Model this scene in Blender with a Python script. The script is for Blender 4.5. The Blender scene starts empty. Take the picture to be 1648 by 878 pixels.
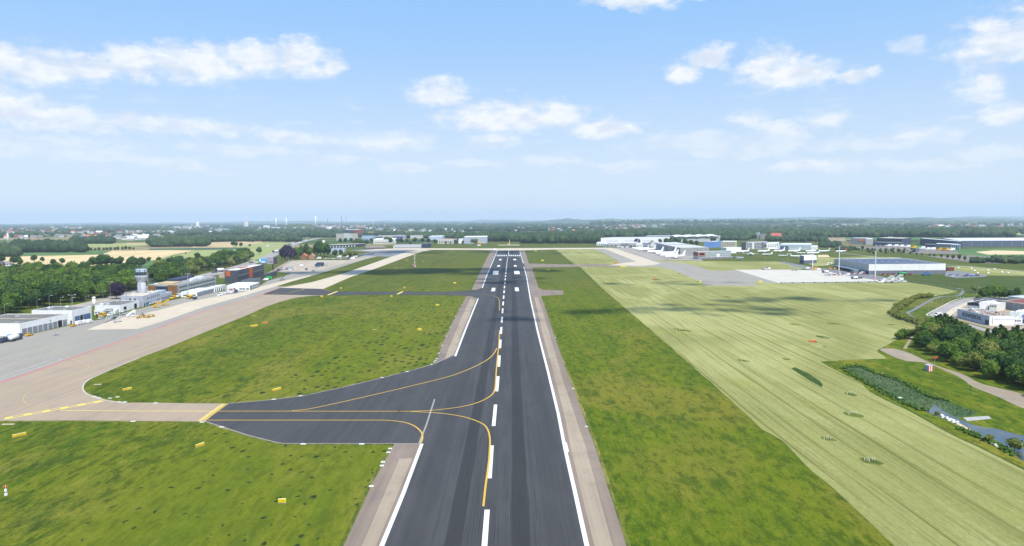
import bpy, math, random
import numpy as np
from mathutils import Vector, Matrix, noise
from mathutils.geometry import tessellate_polygon
R = math.radians
random.seed(7)
rng = np.random.default_rng(7)
scn = bpy.context.scene
COL = scn.collection

# ------------------------------------------------------------------ camera
CAM_Z, FPX = 70.0, 1190.0
cam_d = bpy.data.cameras.new("camera")
cam = bpy.data.objects.new("camera", cam_d); COL.objects.link(cam)
cam_d.sensor_width = 36.0
cam_d.lens = FPX / 1648 * 36.0
cam_d.clip_start = 1.0
cam_d.clip_end = 200000.0
PITCH, ROLL = math.atan(84.5 / FPX), R(0.30)
CM = Matrix.Translation((0, 0, CAM_Z)) @ Matrix.Rotation(math.pi/2 - PITCH, 4, 'X') @ Matrix.Rotation(-ROLL, 4, 'Z')
cam.matrix_world = CM
scn.camera = cam
CR = CM.to_3x3()

def ray(px, py):
    return (CR @ Vector(((px-824)/FPX, -(py-439)/FPX, -1))).normalized()
def at(px, py, z=0.0):
    """The point of the level z that stands at this place in the survey photo."""
    d = ray(px, py)
    t = (z - CAM_Z) / d.z
    return Vector((d.x*t, d.y*t, z))
def horizon(px):
    c = CR @ Vector(((px-824)/FPX, 0, -1)); u = CR @ Vector((0, 1/FPX, 0))
    return 439 - (-c.z / u.z)
def top_z(px, pyb, pyt):
    """height of a vertical edge whose foot and top are seen at pyb and pyt"""
    g = at(px, pyb); d = ray(px, pyt)
    t = math.hypot(g.x, g.y) / math.hypot(d.x, d.y)
    return CAM_Z + d.z*t

# ------------------------------------------------------------------ sun and sky
SUN_EL, SUN_AZ = R(56), R(28)     # azimuth: behind the viewer, turned to the right
SV = Vector((math.sin(SUN_AZ)*math.cos(SUN_EL), -math.cos(SUN_AZ)*math.cos(SUN_EL), math.sin(SUN_EL)))
sl = bpy.data.lights.new("sun", 'SUN'); sl.energy = 5.0; sl.angle = R(0.5); sl.color = (1.0, 0.95, 0.865)
sun = bpy.data.objects.new("sun", sl); COL.objects.link(sun)
sun.rotation_euler = SV.to_track_quat('Z', 'Y').to_euler()
scn.view_settings.view_transform = 'Standard'
scn.view_settings.look = 'None'
scn.view_settings.gamma = 1.0
scn.view_settings.exposure = 0.30
scn.view_settings.use_curve_mapping = False

world = bpy.data.worlds.new("World"); scn.world = world; world.use_nodes = True
NT = world.node_tree; NT.nodes.clear()
def wn(t, **k):
    n = NT.nodes.new(t)
    for a, b in k.items(): setattr(n, a, b)
    return n
def lk(a, b): NT.links.new(a, b)
wo = wn('ShaderNodeOutputWorld'); bg = wn('ShaderNodeBackground'); bg.inputs[1].default_value = 0.105
lk(bg.outputs[0], wo.inputs[0])
sky = wn('ShaderNodeTexSky', sky_type='NISHITA', sun_disc=False)
sky.sun_elevation = SUN_EL
sky.sun_rotation = math.atan2(SV.x, SV.y)
sky.altitude = 150; sky.air_density = 1.0; sky.dust_density = 0.9; sky.ozone_density = 2.5
def m2(op, a, b=None, c=None):
    n = wn('ShaderNodeMath', operation=op)
    for i, v in enumerate((a, b, c)):
        if v is None: continue
        if isinstance(v, (int, float)): n.inputs[i].default_value = v
        else: lk(v, n.inputs[i])
    return n.outputs[0]
tc = wn('ShaderNodeTexCoord')
sep = wn('ShaderNodeSeparateXYZ'); lk(tc.outputs['Generated'], sep.inputs[0])
az = m2('ARCTAN2', sep.outputs[0], sep.outputs[1])
el = m2('ARCSINE', sep.outputs[2])
cmb = wn('ShaderNodeCombineXYZ'); lk(az, cmb.inputs[0]); lk(el, cmb.inputs[1])
def nz(scale, detail, rough, src, sx=1, sy=1, off=0):
    mp = wn('ShaderNodeMapping'); mp.inputs['Scale'].default_value = (sx, sy, 1); mp.inputs['Location'].default_value = (off, off*.7, 0)
    lk(src, mp.inputs[0])
    n = wn('ShaderNodeTexNoise'); n.inputs['Scale'].default_value = scale; n.inputs['Detail'].default_value = detail; n.inputs['Roughness'].default_value = rough
    lk(mp.outputs[0], n.inputs['Vector']); return n
warp = nz(14, 6, .6, cmb.outputs[0], 1, 1.6)
def vm(op, a, b):
    n = wn('ShaderNodeVectorMath', operation=op)
    for i, v in enumerate((a, b)):
        if isinstance(v, tuple): n.inputs[i].default_value = v
        else: lk(v, n.inputs[i])
    return n
w1 = vm('SUBTRACT', warp.outputs['Color'], (.5, .5, .5))
w2 = vm('MULTIPLY', w1.outputs[0], (.055, .030, 0))
pos = vm('ADD', cmb.outputs[0], w2.outputs[0])
def azel(px, py):
    d = ray(px, py); return math.atan2(d.x, d.y), math.asin(d.z)
strong = [(35,102,90,30),(140,108,60,20),(225,100,75,24),(315,100,90,29),(410,92,75,26),(485,92,42,30),(530,104,26,18),
 (12,166,52,25),(60,182,50,16),(708,149,56,25),(815,188,120,26),(905,182,55,20),(970,204,58,16),
 (1145,92,34,22),(1105,118,34,18),(1228,105,40,30),(1272,118,80,25),(1365,124,42,10),(1618,62,66,46),(1578,142,38,19),(1615,182,40,16),(1030,-2,95,15)]
mid = [(100,192,95,19),(230,198,115,17),(335,202,72,13),(475,220,60,13),(1328,192,34,14),(1262,206,42,11),(620,228,70,12),(1300,264,60,9),(1480,216,50,12),(1200,190,36,10),(790,228,45,10)]
faint = [(475,220,75,16),(620,226,95,20),(790,228,55,14),(1210,190,45,14),(1328,192,40,16),(1130,228,150,18),(1262,212,50,14),
 (1230,235,90,12),(1380,228,90,14),(1480,218,62,18),(1000,266,65,11),(1330,265,95,13),(1590,245,60,13),(545,256,70,10),(655,270,50,9),
 (110,245,120,14),(240,262,100,10),(880,256,60,9),(1500,262,70,10),(1180,246,90,9),(60,228,90,14),(760,262,60,8),(1465,75,30,16),(390,240,110,12)]
def cloudfield(lst):
    cur = None
    for (x, y, a, b) in lst:
        A, E = azel(x, y)
        s = vm('SUBTRACT', pos.outputs[0], (A, E, 0))
        s = vm('MULTIPLY', s.outputs[0], (FPX/a, FPX/b, 0))
        l = wn('ShaderNodeVectorMath', operation='LENGTH'); lk(s.outputs[0], l.inputs[0])
        cur = l.outputs['Value'] if cur is None else m2('SMOOTH_MIN', cur, l.outputs['Value'], .16)
    return cur
det = nz(34, 7, .62, cmb.outputs[0], 1, 1.7, 3.1)
def smooth(v, a, b, lo, hi):
    n = wn('ShaderNodeMapRange', interpolation_type='SMOOTHSTEP')
    lk(v, n.inputs[0]); n.inputs[1].default_value = a; n.inputs[2].default_value = b; n.inputs[3].default_value = lo; n.inputs[4].default_value = hi
    return n.outputs[0]
dn = m2('MULTIPLY', m2('SUBTRACT', det.outputs['Fac'], .5), 2.1)
d1 = m2('ADD', cloudfield(strong), dn); d2 = m2('ADD', cloudfield(faint), dn); dm = m2('ADD', cloudfield(mid), dn)
puff = nz(26, 6, .65, cmb.outputs[0], 1, 1.5, 7.7)
a1 = m2('MULTIPLY', smooth(d1, 1.22, .30, 0, .92), smooth(puff.outputs['Fac'], .25, .55, .62, 1)); a2 = smooth(d2, 1.15, .45, 0, .42)
# a field of small far clouds low over the horizon
low = nz(60, 5, .6, cmb.outputs[0], .35, 1.6, 9.3)
a3 = m2('MULTIPLY', smooth(low.outputs['Fac'], .52, .70, 0, .30), m2('MULTIPLY', smooth(el, .03, .07, 0, 1), smooth(el, .19, .11, 0, 1)))
alpha = m2('MAXIMUM', m2('MAXIMUM', a1, a2), m2('MAXIMUM', a3, smooth(dm, 1.15, .35, 0, .68)))
# soft grey-blue undersides: compare the field with the same field a little higher up
shade = nz(22, 5, .55, cmb.outputs[0], 1, 2.2, 5.5)
ccol = wn('ShaderNodeMix', data_type='RGBA'); ccol.inputs['A'].default_value = (6.0, 6.5, 7.3, 1); ccol.inputs['B'].default_value = (7.75, 7.85, 8.05, 1)
lk(smooth(shade.outputs['Fac'], .36, .58, 0, 1), ccol.inputs['Factor'])
tint = wn('ShaderNodeMix', data_type='RGBA', blend_type='MULTIPLY'); tint.inputs['Factor'].default_value = 1
lk(sky.outputs[0], tint.inputs['A'])
tint.inputs['B'].default_value = (1.05, 1.08, 1.12, 1)
# bright thin haze: whitish low down, clear light blue above
grad = wn('ShaderNodeMix', data_type='RGBA')
lk(smooth(el, -.02, .30, 0, 1), grad.inputs['Factor'])
grad.inputs['A'].default_value = (6.0, 6.8, 7.6, 1); grad.inputs['B'].default_value = (2.55, 4.75, 8.0, 1)
thin = wn('ShaderNodeMix', data_type='RGBA'); thin.inputs['Factor'].default_value = 0.86
lk(tint.outputs['Result'], thin.inputs['A']); lk(grad.outputs['Result'], thin.inputs['B'])
mixc = wn('ShaderNodeMix', data_type='RGBA'); lk(alpha, mixc.inputs['Factor']); lk(thin.outputs['Result'], mixc.inputs['A']); lk(ccol.outputs['Result'], mixc.inputs['B'])
lk(mixc.outputs['Result'], bg.inputs[0])

scn.render.engine = 'CYCLES'
scn.cycles.use_denoising = True
scn.cycles.max_bounces = 5; scn.cycles.diffuse_bounces = 2; scn.cycles.glossy_bounces = 2; scn.cycles.transparent_max_bounces = 8
scn.cycles.volume_bounces = 1

# ------------------------------------------------------------------ materials
def lin(c):
    return tuple(((v/255)/12.92 if v/255 <= .04045 else ((v/255+.055)/1.055)**2.4) for v in c)
class NB:
    def __init__(s, name):
        s.m = bpy.data.materials.new(name); s.m.use_nodes = True
        s.t = s.m.node_tree; s.p = s.t.nodes['Principled BSDF']
    def n(s, t, **k):
        n = s.t.nodes.new(t)
        for a, b in k.items(): setattr(n, a, b)
        return n
    def put(s, sock, v):
        if isinstance(v, (int, float)): sock.default_value = v
        elif isinstance(v, tuple): sock.default_value = v if len(v) != 3 or sock.type == 'VECTOR' else (*v, 1)
        else: s.t.links.new(v, sock)
    def co(s, sc=(1, 1, 1), loc=(0, 0, 0), src='Object', rot=(0, 0, 0)):
        if src == 'World':
            g = s.n('ShaderNodeNewGeometry'); o = g.outputs['Position']
        else:
            o = s.n('ShaderNodeTexCoord').outputs[src]
        mp = s.n('ShaderNodeMapping'); mp.inputs['Scale'].default_value = sc; mp.inputs['Location'].default_value = loc; mp.inputs['Rotation'].default_value = rot
        s.t.links.new(o, mp.inputs[0]); return mp.outputs[0]
    def noise(s, vec, scale, detail=4, rough=.55, dist=0):
        n = s.n('ShaderNodeTexNoise'); n.inputs['Scale'].default_value = scale; n.inputs['Detail'].default_value = detail
        n.inputs['Roughness'].default_value = rough; n.inputs['Distortion'].default_value = dist
        s.t.links.new(vec, n.inputs['Vector']); return n.outputs['Fac']
    def vor(s, vec, scale, feature='F1', out='Distance', rnd=1):
        n = s.n('ShaderNodeTexVoronoi', feature=feature); n.inputs['Scale'].default_value = scale; n.inputs['Randomness'].default_value = rnd
        s.t.links.new(vec, n.inputs['Vector']); return n.outputs[out]
    def math(s, op, a, b=0., c=0.):
        n = s.n('ShaderNodeMath', operation=op)
        for i, v in enumerate((a, b, c)): s.put(n.inputs[i], v)
        return n.outputs[0]
    def mr(s, v, a, b, lo=0., hi=1., kind='SMOOTHSTEP'):
        n = s.n('ShaderNodeMapRange', interpolation_type=kind); s.put(n.inputs[0], v)
        for i, x in enumerate((a, b, lo, hi)): n.inputs[i+1].default_value = x
        return n.outputs[0]
    def mix(s, f, a, b, bt='MIX'):
        n = s.n('ShaderNodeMix', data_type='RGBA', blend_type=bt)
        s.put(n.inputs['Factor'], f); s.put(n.inputs['A'], a); s.put(n.inputs['B'], b); return n.outputs['Result']
    def sepx(s, src='World'):
        n = s.n('ShaderNodeSeparateXYZ')
        o = s.n('ShaderNodeNewGeometry').outputs['Position'] if src == 'World' else s.n('ShaderNodeTexCoord').outputs[src]
        s.t.links.new(o, n.inputs[0]); return n.outputs
    def out(s, col, rough=.8, bump=None, bs=.3, bd=.05, spec=.3, metal=0.):
        s.put(s.p.inputs['Base Color'], col); s.put(s.p.inputs['Roughness'], rough)
        s.p.inputs['Specular IOR Level'].default_value = spec; s.p.inputs['Metallic'].default_value = metal
        if bump is not None:
            b = s.n('ShaderNodeBump'); b.inputs['Strength'].default_value = bs; b.inputs['Distance'].default_value = bd
            s.t.links.new(bump, b.inputs['Height']); s.t.links.new(b.outputs[0], s.p.inputs['Normal'])
        return s.m

_mc = {}
def mat(key, c, rough=.7, var=.12, scale=.25, metal=0., spec=.3, name=None):
    """painted / plain surface: base colour with weathering and dirt noise. c = linear albedo"""
    if key in _mc: return _mc[key]
    b = NB(name or key)
    v = b.co(src='World')
    a = b.noise(v, scale, 5, .6); a2 = b.noise(b.co((1, 1, .15), src='World'), scale*6, 3, .6)
    f = b.math('MULTIPLY', b.math('ADD', a, a2), .5)
    lo = tuple(x*(1-var*1.6) for x in c); hi = tuple(min(1, x*(1+var)) for x in c)
    col = b.mix(b.mr(f, .35, .65), lo, hi)
    _mc[key] = b.out(col, rough, metal=metal, spec=spec)
    return _mc[key]

WHITE = mat('white_paint', (.74, .74, .74), var=.05); OFFW = mat('off_white', (.60, .59, .55), var=.06); LGREY = mat('light_grey_cladding', (.42, .43, .44), var=.07)
MGREY = mat('mid_grey', (.22, .235, .26)); DGREY = mat('dark_grey', (.075, .082, .10)); NAVY = mat('dark_navy_cladding', (.035, .05, .095))
BLACK = mat('black', (.015, .016, .02)); GLASS = mat('window_glass', (.035, .05, .07), .12, spec=.6); OPENING = mat('dark_interior', (.008, .009, .013))
YELLOW = mat('yellow_paint', (.62, .36, .015)); SIGNY = mat('sign_yellow', (.75, .60, .01)); ORANGE = mat('orange_panel', (.48, .11, .028)); RED = mat('red_paint', (.50, .035, .03))
BLUE = mat('blue_paint', (.05, .16, .42)); GREEN = mat('green_paint', (.03, .32, .08)); BROWN = mat('wood_brown', (.24, .12, .045)); BRICK = mat('brick', (.30, .13, .08), scale=1.2)
TILE = mat('orange_roof_tiles', (.48, .15, .07)); ROOFG = mat('grey_roof_felt', (.16, .155, .145), .9, .25, .12); ROOFD = mat('dark_roof', (.06, .062, .07), .9, .3, .15)
GRAVEL = mat('gravel_roof', (.30, .25, .215), .95, .35, .35); ROOFW = mat('white_roof', (.70, .71, .72)); ROOFB = mat('blue_grey_roof', (.12, .14, .19), .6, .15)
REDROOF = mat('red_brown_roof', (.20, .06, .05)); BEIGE = mat('beige_facade', (.50, .46, .36)); CONC = mat('cast_concrete', (.36, .35, .33)); STEEL = mat('galvanised_steel', (.42, .44, .46), .45, metal=.3)
RUBBER = mat('rubber', (.02, .02, .02), .9); PALEBLUE = mat('pale_blue_panel', (.38, .47, .58)); LBLUE = mat('blue_cladding', (.12, .24, .50)); TAN = mat('tan_cladding', (.34, .27, .20)); PINKW = mat('pinkish_white', (.66, .45, .44))
PLANEW = mat('aircraft_white', (.80, .81, .83), .3, .03, spec=.5); REDBRN = mat('burgundy', (.16, .03, .04))

# ------------------------------------------------------------------ mesh helpers
ROOT = {}
def tag(o, label=None, cat=None, group=None, kind=None):
    for k, v in (('label', label), ('category', cat), ('group', group), ('kind', kind)):
        if v: o[k] = v
    return o
def empty(name, loc, label, cat, group=None, rz=0):
    o = bpy.data.objects.new(name, None); COL.objects.link(o); o.location = loc; o.rotation_euler.z = rz
    ROOT[o.name] = Vector(loc); return tag(o, label, cat, group)
class MB:
    """collects shapes, then links them as ONE mesh object"""
    def __init__(s): s.v = []; s.f = []; s.mi = []; s.cur = 0
    def add(s, vs, fs):
        k = len(s.v); s.v += [Vector(p) for p in vs]; s.f += [tuple(i+k for i in f) for f in fs]; s.mi += [s.cur]*len(fs); return s
    def box(s, x0, x1, y0, y1, z0, z1):
        return s.add([(x, y, z) for z in (z0, z1) for y in (y0, y1) for x in (x0, x1)],
                     [(0,2,3,1),(4,5,7,6),(0,1,5,4),(2,6,7,3),(0,4,6,2),(1,3,7,5)])
    def prism(s, pts, z0, z1, zs=None):
        n = len(pts); a = sum(pts[i][0]*pts[(i+1)%n][1]-pts[(i+1)%n][0]*pts[i][1] for i in range(n))
        if a < 0: pts = pts[::-1]
        vs = [(p[0], p[1], z0) for p in pts]+[(p[0], p[1], z1) for p in pts]
        return s.add(vs, [tuple(range(n-1, -1, -1)), tuple(range(n, 2*n))]+[(i, (i+1)%n, n+(i+1)%n, n+i) for i in range(n)])
    def bar(s, a, b, w, h=None, n=6):
        """round or square bar from a to b; w radius at a, h radius at b"""
        a = Vector(a); b = Vector(b); d = (b-a); h = w if h is None else h
        q = d.to_track_quat('Z', 'Y'); vs = []
        for c, r in ((a, w), (b, h)):
            for i in range(n):
                t = 2*math.pi*(i+.5)/n; vs.append(c+q@Vector((r*math.cos(t), r*math.sin(t), 0)))
        return s.add(vs, [tuple(range(n-1, -1, -1)), tuple(range(n, 2*n))]+[(i, (i+1)%n, n+(i+1)%n, n+i) for i in range(n)])
    def lathe(s, prof, n=20, c=(0, 0, 0)):
        vs = []; fs = []
        for (r, z) in prof:
            for i in range(n):
                t = 2*math.pi*(i+.5)/n; vs.append((c[0]+r*math.cos(t), c[1]+r*math.sin(t), c[2]+z))
        for k in range(len(prof)-1):
            for i in range(n): fs.append((k*n+i, k*n+(i+1)%n, (k+1)*n+(i+1)%n, (k+1)*n+i))
        fs.append(tuple(range(n-1, -1, -1))); fs.append(tuple((len(prof)-1)*n+i for i in range(n)))
        return s.add(vs, fs)
    def tubex(s, prof, n=12):
        """body of revolution along x: prof = [(x, r, zc)]"""
        vs = []; fs = []
        for (x, r, zc) in prof:
            for i in range(n):
                t = 2*math.pi*i/n; vs.append((x, r*math.cos(t), zc+r*math.sin(t)))
        for k in range(len(prof)-1):
            for i in range(n): fs.append((k*n+i, (k+1)*n+i, (k+1)*n+(i+1)%n, k*n+(i+1)%n))
        fs.append(tuple(range(n))); fs.append(tuple((len(prof)-1)*n+i for i in range(n-1, -1, -1)))
        return s.add(vs, fs)
    def build(s, name, mats, parent=None, local=False, smooth=False):
        off = Vector((0, 0, 0))
        if parent is not None and not local:
            p = parent
            while p.parent: p = p.parent
            off = ROOT[p.name]
        me = bpy.data.meshes.new(name); me.from_pydata([tuple(v-off) for v in s.v], [], s.f)
        if not isinstance(mats, (list, tuple)): mats = [mats]
        for m in mats: me.materials.append(m)
        if len(mats) > 1: me.polygons.foreach_set('material_index', s.mi)
        if smooth: me.polygons.foreach_set('use_smooth', [True]*len(s.f))
        me.update()
        o = bpy.data.objects.new(name, me); COL.objects.link(o)
        if parent is not None: o.parent = parent
        return o
def copy_tree(o, parent=None):
    c = o.copy(); COL.objects.link(c); c.parent = parent
    for ch in o.children: copy_tree(ch, c)
    return c
def label_copy(o, label, loc, rz=0, sc=1.0, group=None, first=False):
    c = o if first else copy_tree(o)
    c.location = loc; c.rotation_euler.z = rz; c.scale = (sc, sc, sc) if not isinstance(sc, tuple) else sc
    c['label'] = label
    if group: c['group'] = group
    return c

# ---- ground sheets
def P(p, z=0.):
    if len(p) == 3: return Vector((p[0], p[1], z))
    g = at(p[0], p[1]); g.z = z; return g
def catmull(pts, k=6, closed=False):
    out = []; n = len(pts)
    rngi = range(n if closed else n-1)
    for i in rngi:
        g = lambda j: pts[j % n] if closed else pts[max(0, min(n-1, j))]
        p0, p1, p2, p3 = g(i-1), g(i), g(i+1), g(i+2)
        for j in range(k):
            t = j/k
            out.append(.5*((2*p1)+(p2-p0)*t+(2*p0-5*p1+4*p2-p3)*t*t+(3*p1-p0-3*p2+p3)*t**3))
    if not closed: out.append(pts[-1])
    return out
def sheet(name, pts, z, m, kind='structure', smooth=False, jag=0.):
    w = [P(p, z) for p in pts]
    if smooth: w = catmull(w, 5, True)
    if jag:
        w2 = []
        for i in range(len(w)):
            a, c = w[i], w[(i+1) % len(w)]; L = (c-a).length; n = max(1, min(120, int(L/5))); d = (c-a).normalized(); q = Vector((-d.y, d.x, 0))
            for j in range(n):
                p = a.lerp(c, j/n); w2.append(p+q*jag*(noise.noise(p*.05)*1.1+noise.noise(p*.3)*.6) if j else p)
        w = w2
    tr = tessellate_polygon([w]); b = MB()
    fs = []
    for t in tr:
        a, c, d = (w[i] for i in t)
        fs.append(tuple(t) if (c-a).cross(d-a).z > 0 else tuple(reversed(t)))
    b.add(w, fs)
    o = b.build(name, m); o['kind'] = kind
    return o
def strip_to(b, pts, width, z, smooth=True, k=6):
    w = [P(p, z) for p in pts]
    if smooth and len(w) > 2: w = catmull(w, k)
    vs = []; n = len(w)
    for i, p in enumerate(w):
        d = (w[min(n-1, i+1)]-w[max(0, i-1)]); d.z = 0; d.normalize()
        wd = width if not isinstance(width, (list, tuple)) else width[0]+(width[1]-width[0])*i/(n-1)
        s_ = Vector((-d.y, d.x, 0))*(wd/2); vs += [p+s_, p-s_]
    b.add(vs, [(2*i+1, 2*i+3, 2*i+2, 2*i) for i in range(n-1)]); return b
def dashes_to(b, pts, width, z, on, off, smooth=True):
    w = [P(p, z) for p in pts]
    if smooth and len(w) > 2: w = catmull(w, 8)
    L = [0.]
    for i in range(len(w)-1): L.append(L[-1]+(w[i+1]-w[i]).length)
    def pt(d):
        for i in range(len(w)-1):
            if d <= L[i+1] or i == len(w)-2: return w[i].lerp(w[i+1], (d-L[i])/max(1e-6, L[i+1]-L[i]))
    d = 0.
    while d < L[-1]:
        e = min(d+on, L[-1])
        if e-d > .2:
            q = [pt(d), pt((d+e)/2), pt(e)]
            strip_to(b, [(p.x, p.y, 0) for p in q], width, z, False)
        d += on+off
    return b
# ================================================================== ground materials
def m_country():
    b = NB('farmland'); v = b.co((1, .8, 1), src='World')
    w = b.noise(v, .0012, 3, .5)
    c1 = b.n('ShaderNodeTexVoronoi', feature='F1'); c1.inputs['Scale'].default_value = .0032; c1.inputs['Randomness'].default_value = .9
    b.t.links.new(b.co((.7, 1.3, 1), (3, 5, 0), src='World', rot=(0, 0, .35)), c1.inputs['Vector'])
    sp = b.n('ShaderNodeSeparateColor'); b.t.links.new(c1.outputs['Color'], sp.inputs[0])
    cr = b.n('ShaderNodeValToRGB'); cr.color_ramp.interpolation = 'CONSTANT'
    cols = [(0, (.075, .11, .025)), (.25, (.05, .085, .02)), (.42, (.13, .15, .05)), (.55, (.035, .06, .018)), (.7, (.28, .22, .12)), (.8, (.09, .13, .03)), (.92, (.20, .19, .08))]
    cr.color_ramp.elements[0].position = 0; cr.color_ramp.elements[0].color = (*cols[0][1], 1)
    cr.color_ramp.elements[1].position = cols[1][0]; cr.color_ramp.elements[1].color = (*cols[1][1], 1)
    for p_, c_ in cols[2:]:
        e = cr.color_ramp.elements.new(p_); e.color = (*c_, 1)
    b.t.links.new(sp.outputs[0], cr.inputs[0])
    n2 = b.noise(b.co(src='World'), .02, 5, .6)
    col = b.mix(b.mr(n2, .35, .65, 0, .35), cr.outputs[0], (.03, .05, .015))
    return b.out(col, .95, spec=.1)
def m_grass(name, base, alt, dry, dark, stripe=.35, spots=0.0, spot_lo=-105, spot_hi=-34, seed=0., tall=None):
    """airfield grass: mowing stripes along the runway, dry patches, clumps and dark weed tufts"""
    b = NB(name); s = b.sepx()
    fine = b.noise(b.co((1, .55, 1), (seed, 0, 0), src='World'), 1.6, 6, .7)
    mid = b.noise(b.co((1, .45, 1), (seed*3, 0, 0), src='World'), .11, 5, .62, .6)
    big = b.noise(b.co((1, .6, 1), (seed*7, 0, 0), src='World'), .018, 4, .6, .8)
    st = b.noise(b.co((1, .012, 1), (seed, 0, 0), src='World'), .075, 4, .6)
    st2 = b.noise(b.co((1, .02, 1), (seed*2, 0, 0), src='World'), .5, 3, .6)
    col = b.mix(b.mr(st, .42, .58, 0, 1), base, alt)
    col = b.mix(b.mr(st2, .40, .62, 0, stripe), col, tuple(x*.72 for x in alt))
    col = b.mix(b.mr(big, .47, .66, 0, .85), col, dry)
    col = b.mix(b.mr(mid, .50, .66, 0, .75), col, dark)
    m3 = b.noise(b.co((1, .30, 1), (seed*5, 2, 0), src='World'), .45, 6, .72, .3)
    col = b.mix(b.mr(m3, .49, .62, 0, .70), col, tuple(x*.72 for x in dark)); col = b.mix(b.mr(m3, .48, .34, 0, .55), col, tuple(x*1.1 for x in dry))
    col = b.mix(b.mr(mid, .42, .28, 0, .5), col, tuple(x*1.18 for x in dry))
    col = b.mix(b.mr(fine, .45, .70, 0, .55), col, tuple(x*.45 for x in dark))
    col = b.mix(b.mr(fine, .42, .25, 0, .40), col, tuple(min(1, x*1.6) for x in dry))
    if spots:
        vv = b.co((1, .72, 1), (seed, 0, 0), src='World')
        wn_ = b.n('ShaderNodeVectorMath', operation='ADD'); b.t.links.new(vv, wn_.inputs[0])
        nn = b.n('ShaderNodeTexNoise'); nn.inputs['Scale'].default_value = .5; nn.inputs['Detail'].default_value = 5; b.t.links.new(vv, nn.inputs['Vector'])
        sc_ = b.n('ShaderNodeVectorMath', operation='SCALE'); sc_.inputs['Scale'].default_value = 2.6; b.t.links.new(nn.outputs['Color'], sc_.inputs[0])
        b.t.links.new(sc_.outputs[0], wn_.inputs[1])
        v1 = b.n('ShaderNodeTexVoronoi', feature='F1', voronoi_dimensions='2D'); v1.inputs['Scale'].default_value = .25; b.t.links.new(wn_.outputs[0], v1.inputs['Vector'])
        sp = b.n('ShaderNodeSeparateColor'); b.t.links.new(v1.outputs['Color'], sp.inputs[0])
        rad = b.math('MULTIPLY', b.mr(sp.outputs[0], .34, 1.0, .0, .27, 'LINEAR'), b.mr(s[1], 190, 340, .75, 1.5))
        ins = b.mr(b.math('SUBTRACT', v1.outputs['Distance'], rad), .03, -.10, 0, 1)
        jx = b.math('ADD', s[0], b.math('MULTIPLY', big, 50))
        msk = b.math('MULTIPLY', b.mr(jx, spot_lo+22, spot_lo+36), b.mr(jx, spot_hi+34, spot_hi+22))
        col = b.mix(b.math('MULTIPLY', msk, .42*min(1, spots*1.1)), col, (.125, .150, .010))
        col = b.mix(b.math('MULTIPLY', b.math('MULTIPLY', ins, msk), spots), col, (.012, .028, .012))
    col = b.mix(b.mr(s[1], 520, 1000, 0, .5), col, (.070, .082, .018))  # far grass browner: own variation plus cloud shade put into the colour
    h = b.math('ADD', fine, b.math('MULTIPLY', mid, 1.5))
    return b.out(col, .95, h, .55, .5, spec=.08)
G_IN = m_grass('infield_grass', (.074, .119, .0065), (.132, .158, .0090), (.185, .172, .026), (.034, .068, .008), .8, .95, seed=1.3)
G_RT = m_grass('strip_grass', (.076, .122, .005), (.120, .152, .0065), (.180, .160, .022), (.036, .072, .006), .4, .28, 26, 84, seed=4.1)
G_BASE = m_grass('rough_grass', (.075, .11, .010), (.10, .14, .014), (.17, .16, .035), (.04, .075, .01), .2, seed=8.7)
G_DEEP = m_grass('lush_grass', (.045, .085, .015), (.06, .10, .018), (.09, .11, .03), (.03, .06, .012), .2, seed=2.9)
G_BRIGHT = m_grass('bank_grass', (.080, .125, .005), (.115, .145, .008), (.24, .20, .03), (.045, .085, .006), .1, seed=5.5)

def m_meadow(name='mown_hay', k=1.0, rot=0.):
    b = NB(name); s = b.sepx()
    wob = b.noise(b.co((1, .25, 1), src='World'), .012, 3, .5)
    xx = b.math('ADD', s[0], b.math('MULTIPLY', wob, 9))
    cx = b.n('ShaderNodeCombineXYZ'); b.t.links.new(xx, cx.inputs[0]); b.t.links.new(b.math('MULTIPLY', s[1], .006), cx.inputs[1])
    st = b.noise(cx.outputs[0], .16, 5, .72)
    cx2 = b.n('ShaderNodeCombineXYZ'); b.t.links.new(xx, cx2.inputs[0]); b.t.links.new(b.math('MULTIPLY', s[1], .02), cx2.inputs[1])
    tr = b.noise(cx2.outputs[0], .85, 3, .6)
    fine = b.noise(b.co((1, .3, 1), src='World'), 1.3, 5, .7)
    big = b.noise(b.co((1, .5, 1), src='World'), .012, 4, .6, 1)
    mid = b.noise(b.co((1, .3, 1), src='World'), .07, 4, .6, .5)
    A = tuple(x*k for x in (.230, .233, .078)); B = tuple(x*k for x in (.322, .315, .125)); D = tuple(x*k for x in (.130, .135, .034))
    col = b.mix(b.mr(big, .4, .62), A, B)
    col = b.mix(b.mr(st, .52, .66, 0, .5), col, D)
    col = b.mix(b.mr(tr, .52, .64, 0, .42), col, tuple(x*.8 for x in D))
    col = b.mix(b.mr(mid, .55, .72, 0, .45), col, (.27*k, .27*k, .06*k))
    col = b.mix(b.mr(fine, .50, .72, 0, .45), col, tuple(x*.8 for x in D))
    col = b.mix(b.mr(fine, .45, .28, 0, .35), col, (.50*k, .50*k, .26*k))
    swn = b.noise(b.co((.09, .006, 1), (2, 2, 0), src='World'), 1., 3, .6)
    for per, wd, am, of in ((8.7, .065, 1., 0.), (4.35, .07, .5, 1.3)):
        fr = b.math('ABSOLUTE', b.math('SUBTRACT', b.math('FRACT', b.math('DIVIDE', b.math('ADD', xx, of), per)), .5))
        col = b.mix(b.math('MULTIPLY', b.mr(fr, wd, .0), b.math('MULTIPLY', b.mr(swn, .35, .6), am)), col, tuple(x*.75 for x in D))
    return b.out(col, .95, b.math('ADD', fine, st), .5, .4, spec=.08)
HAY = m_meadow()

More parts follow.
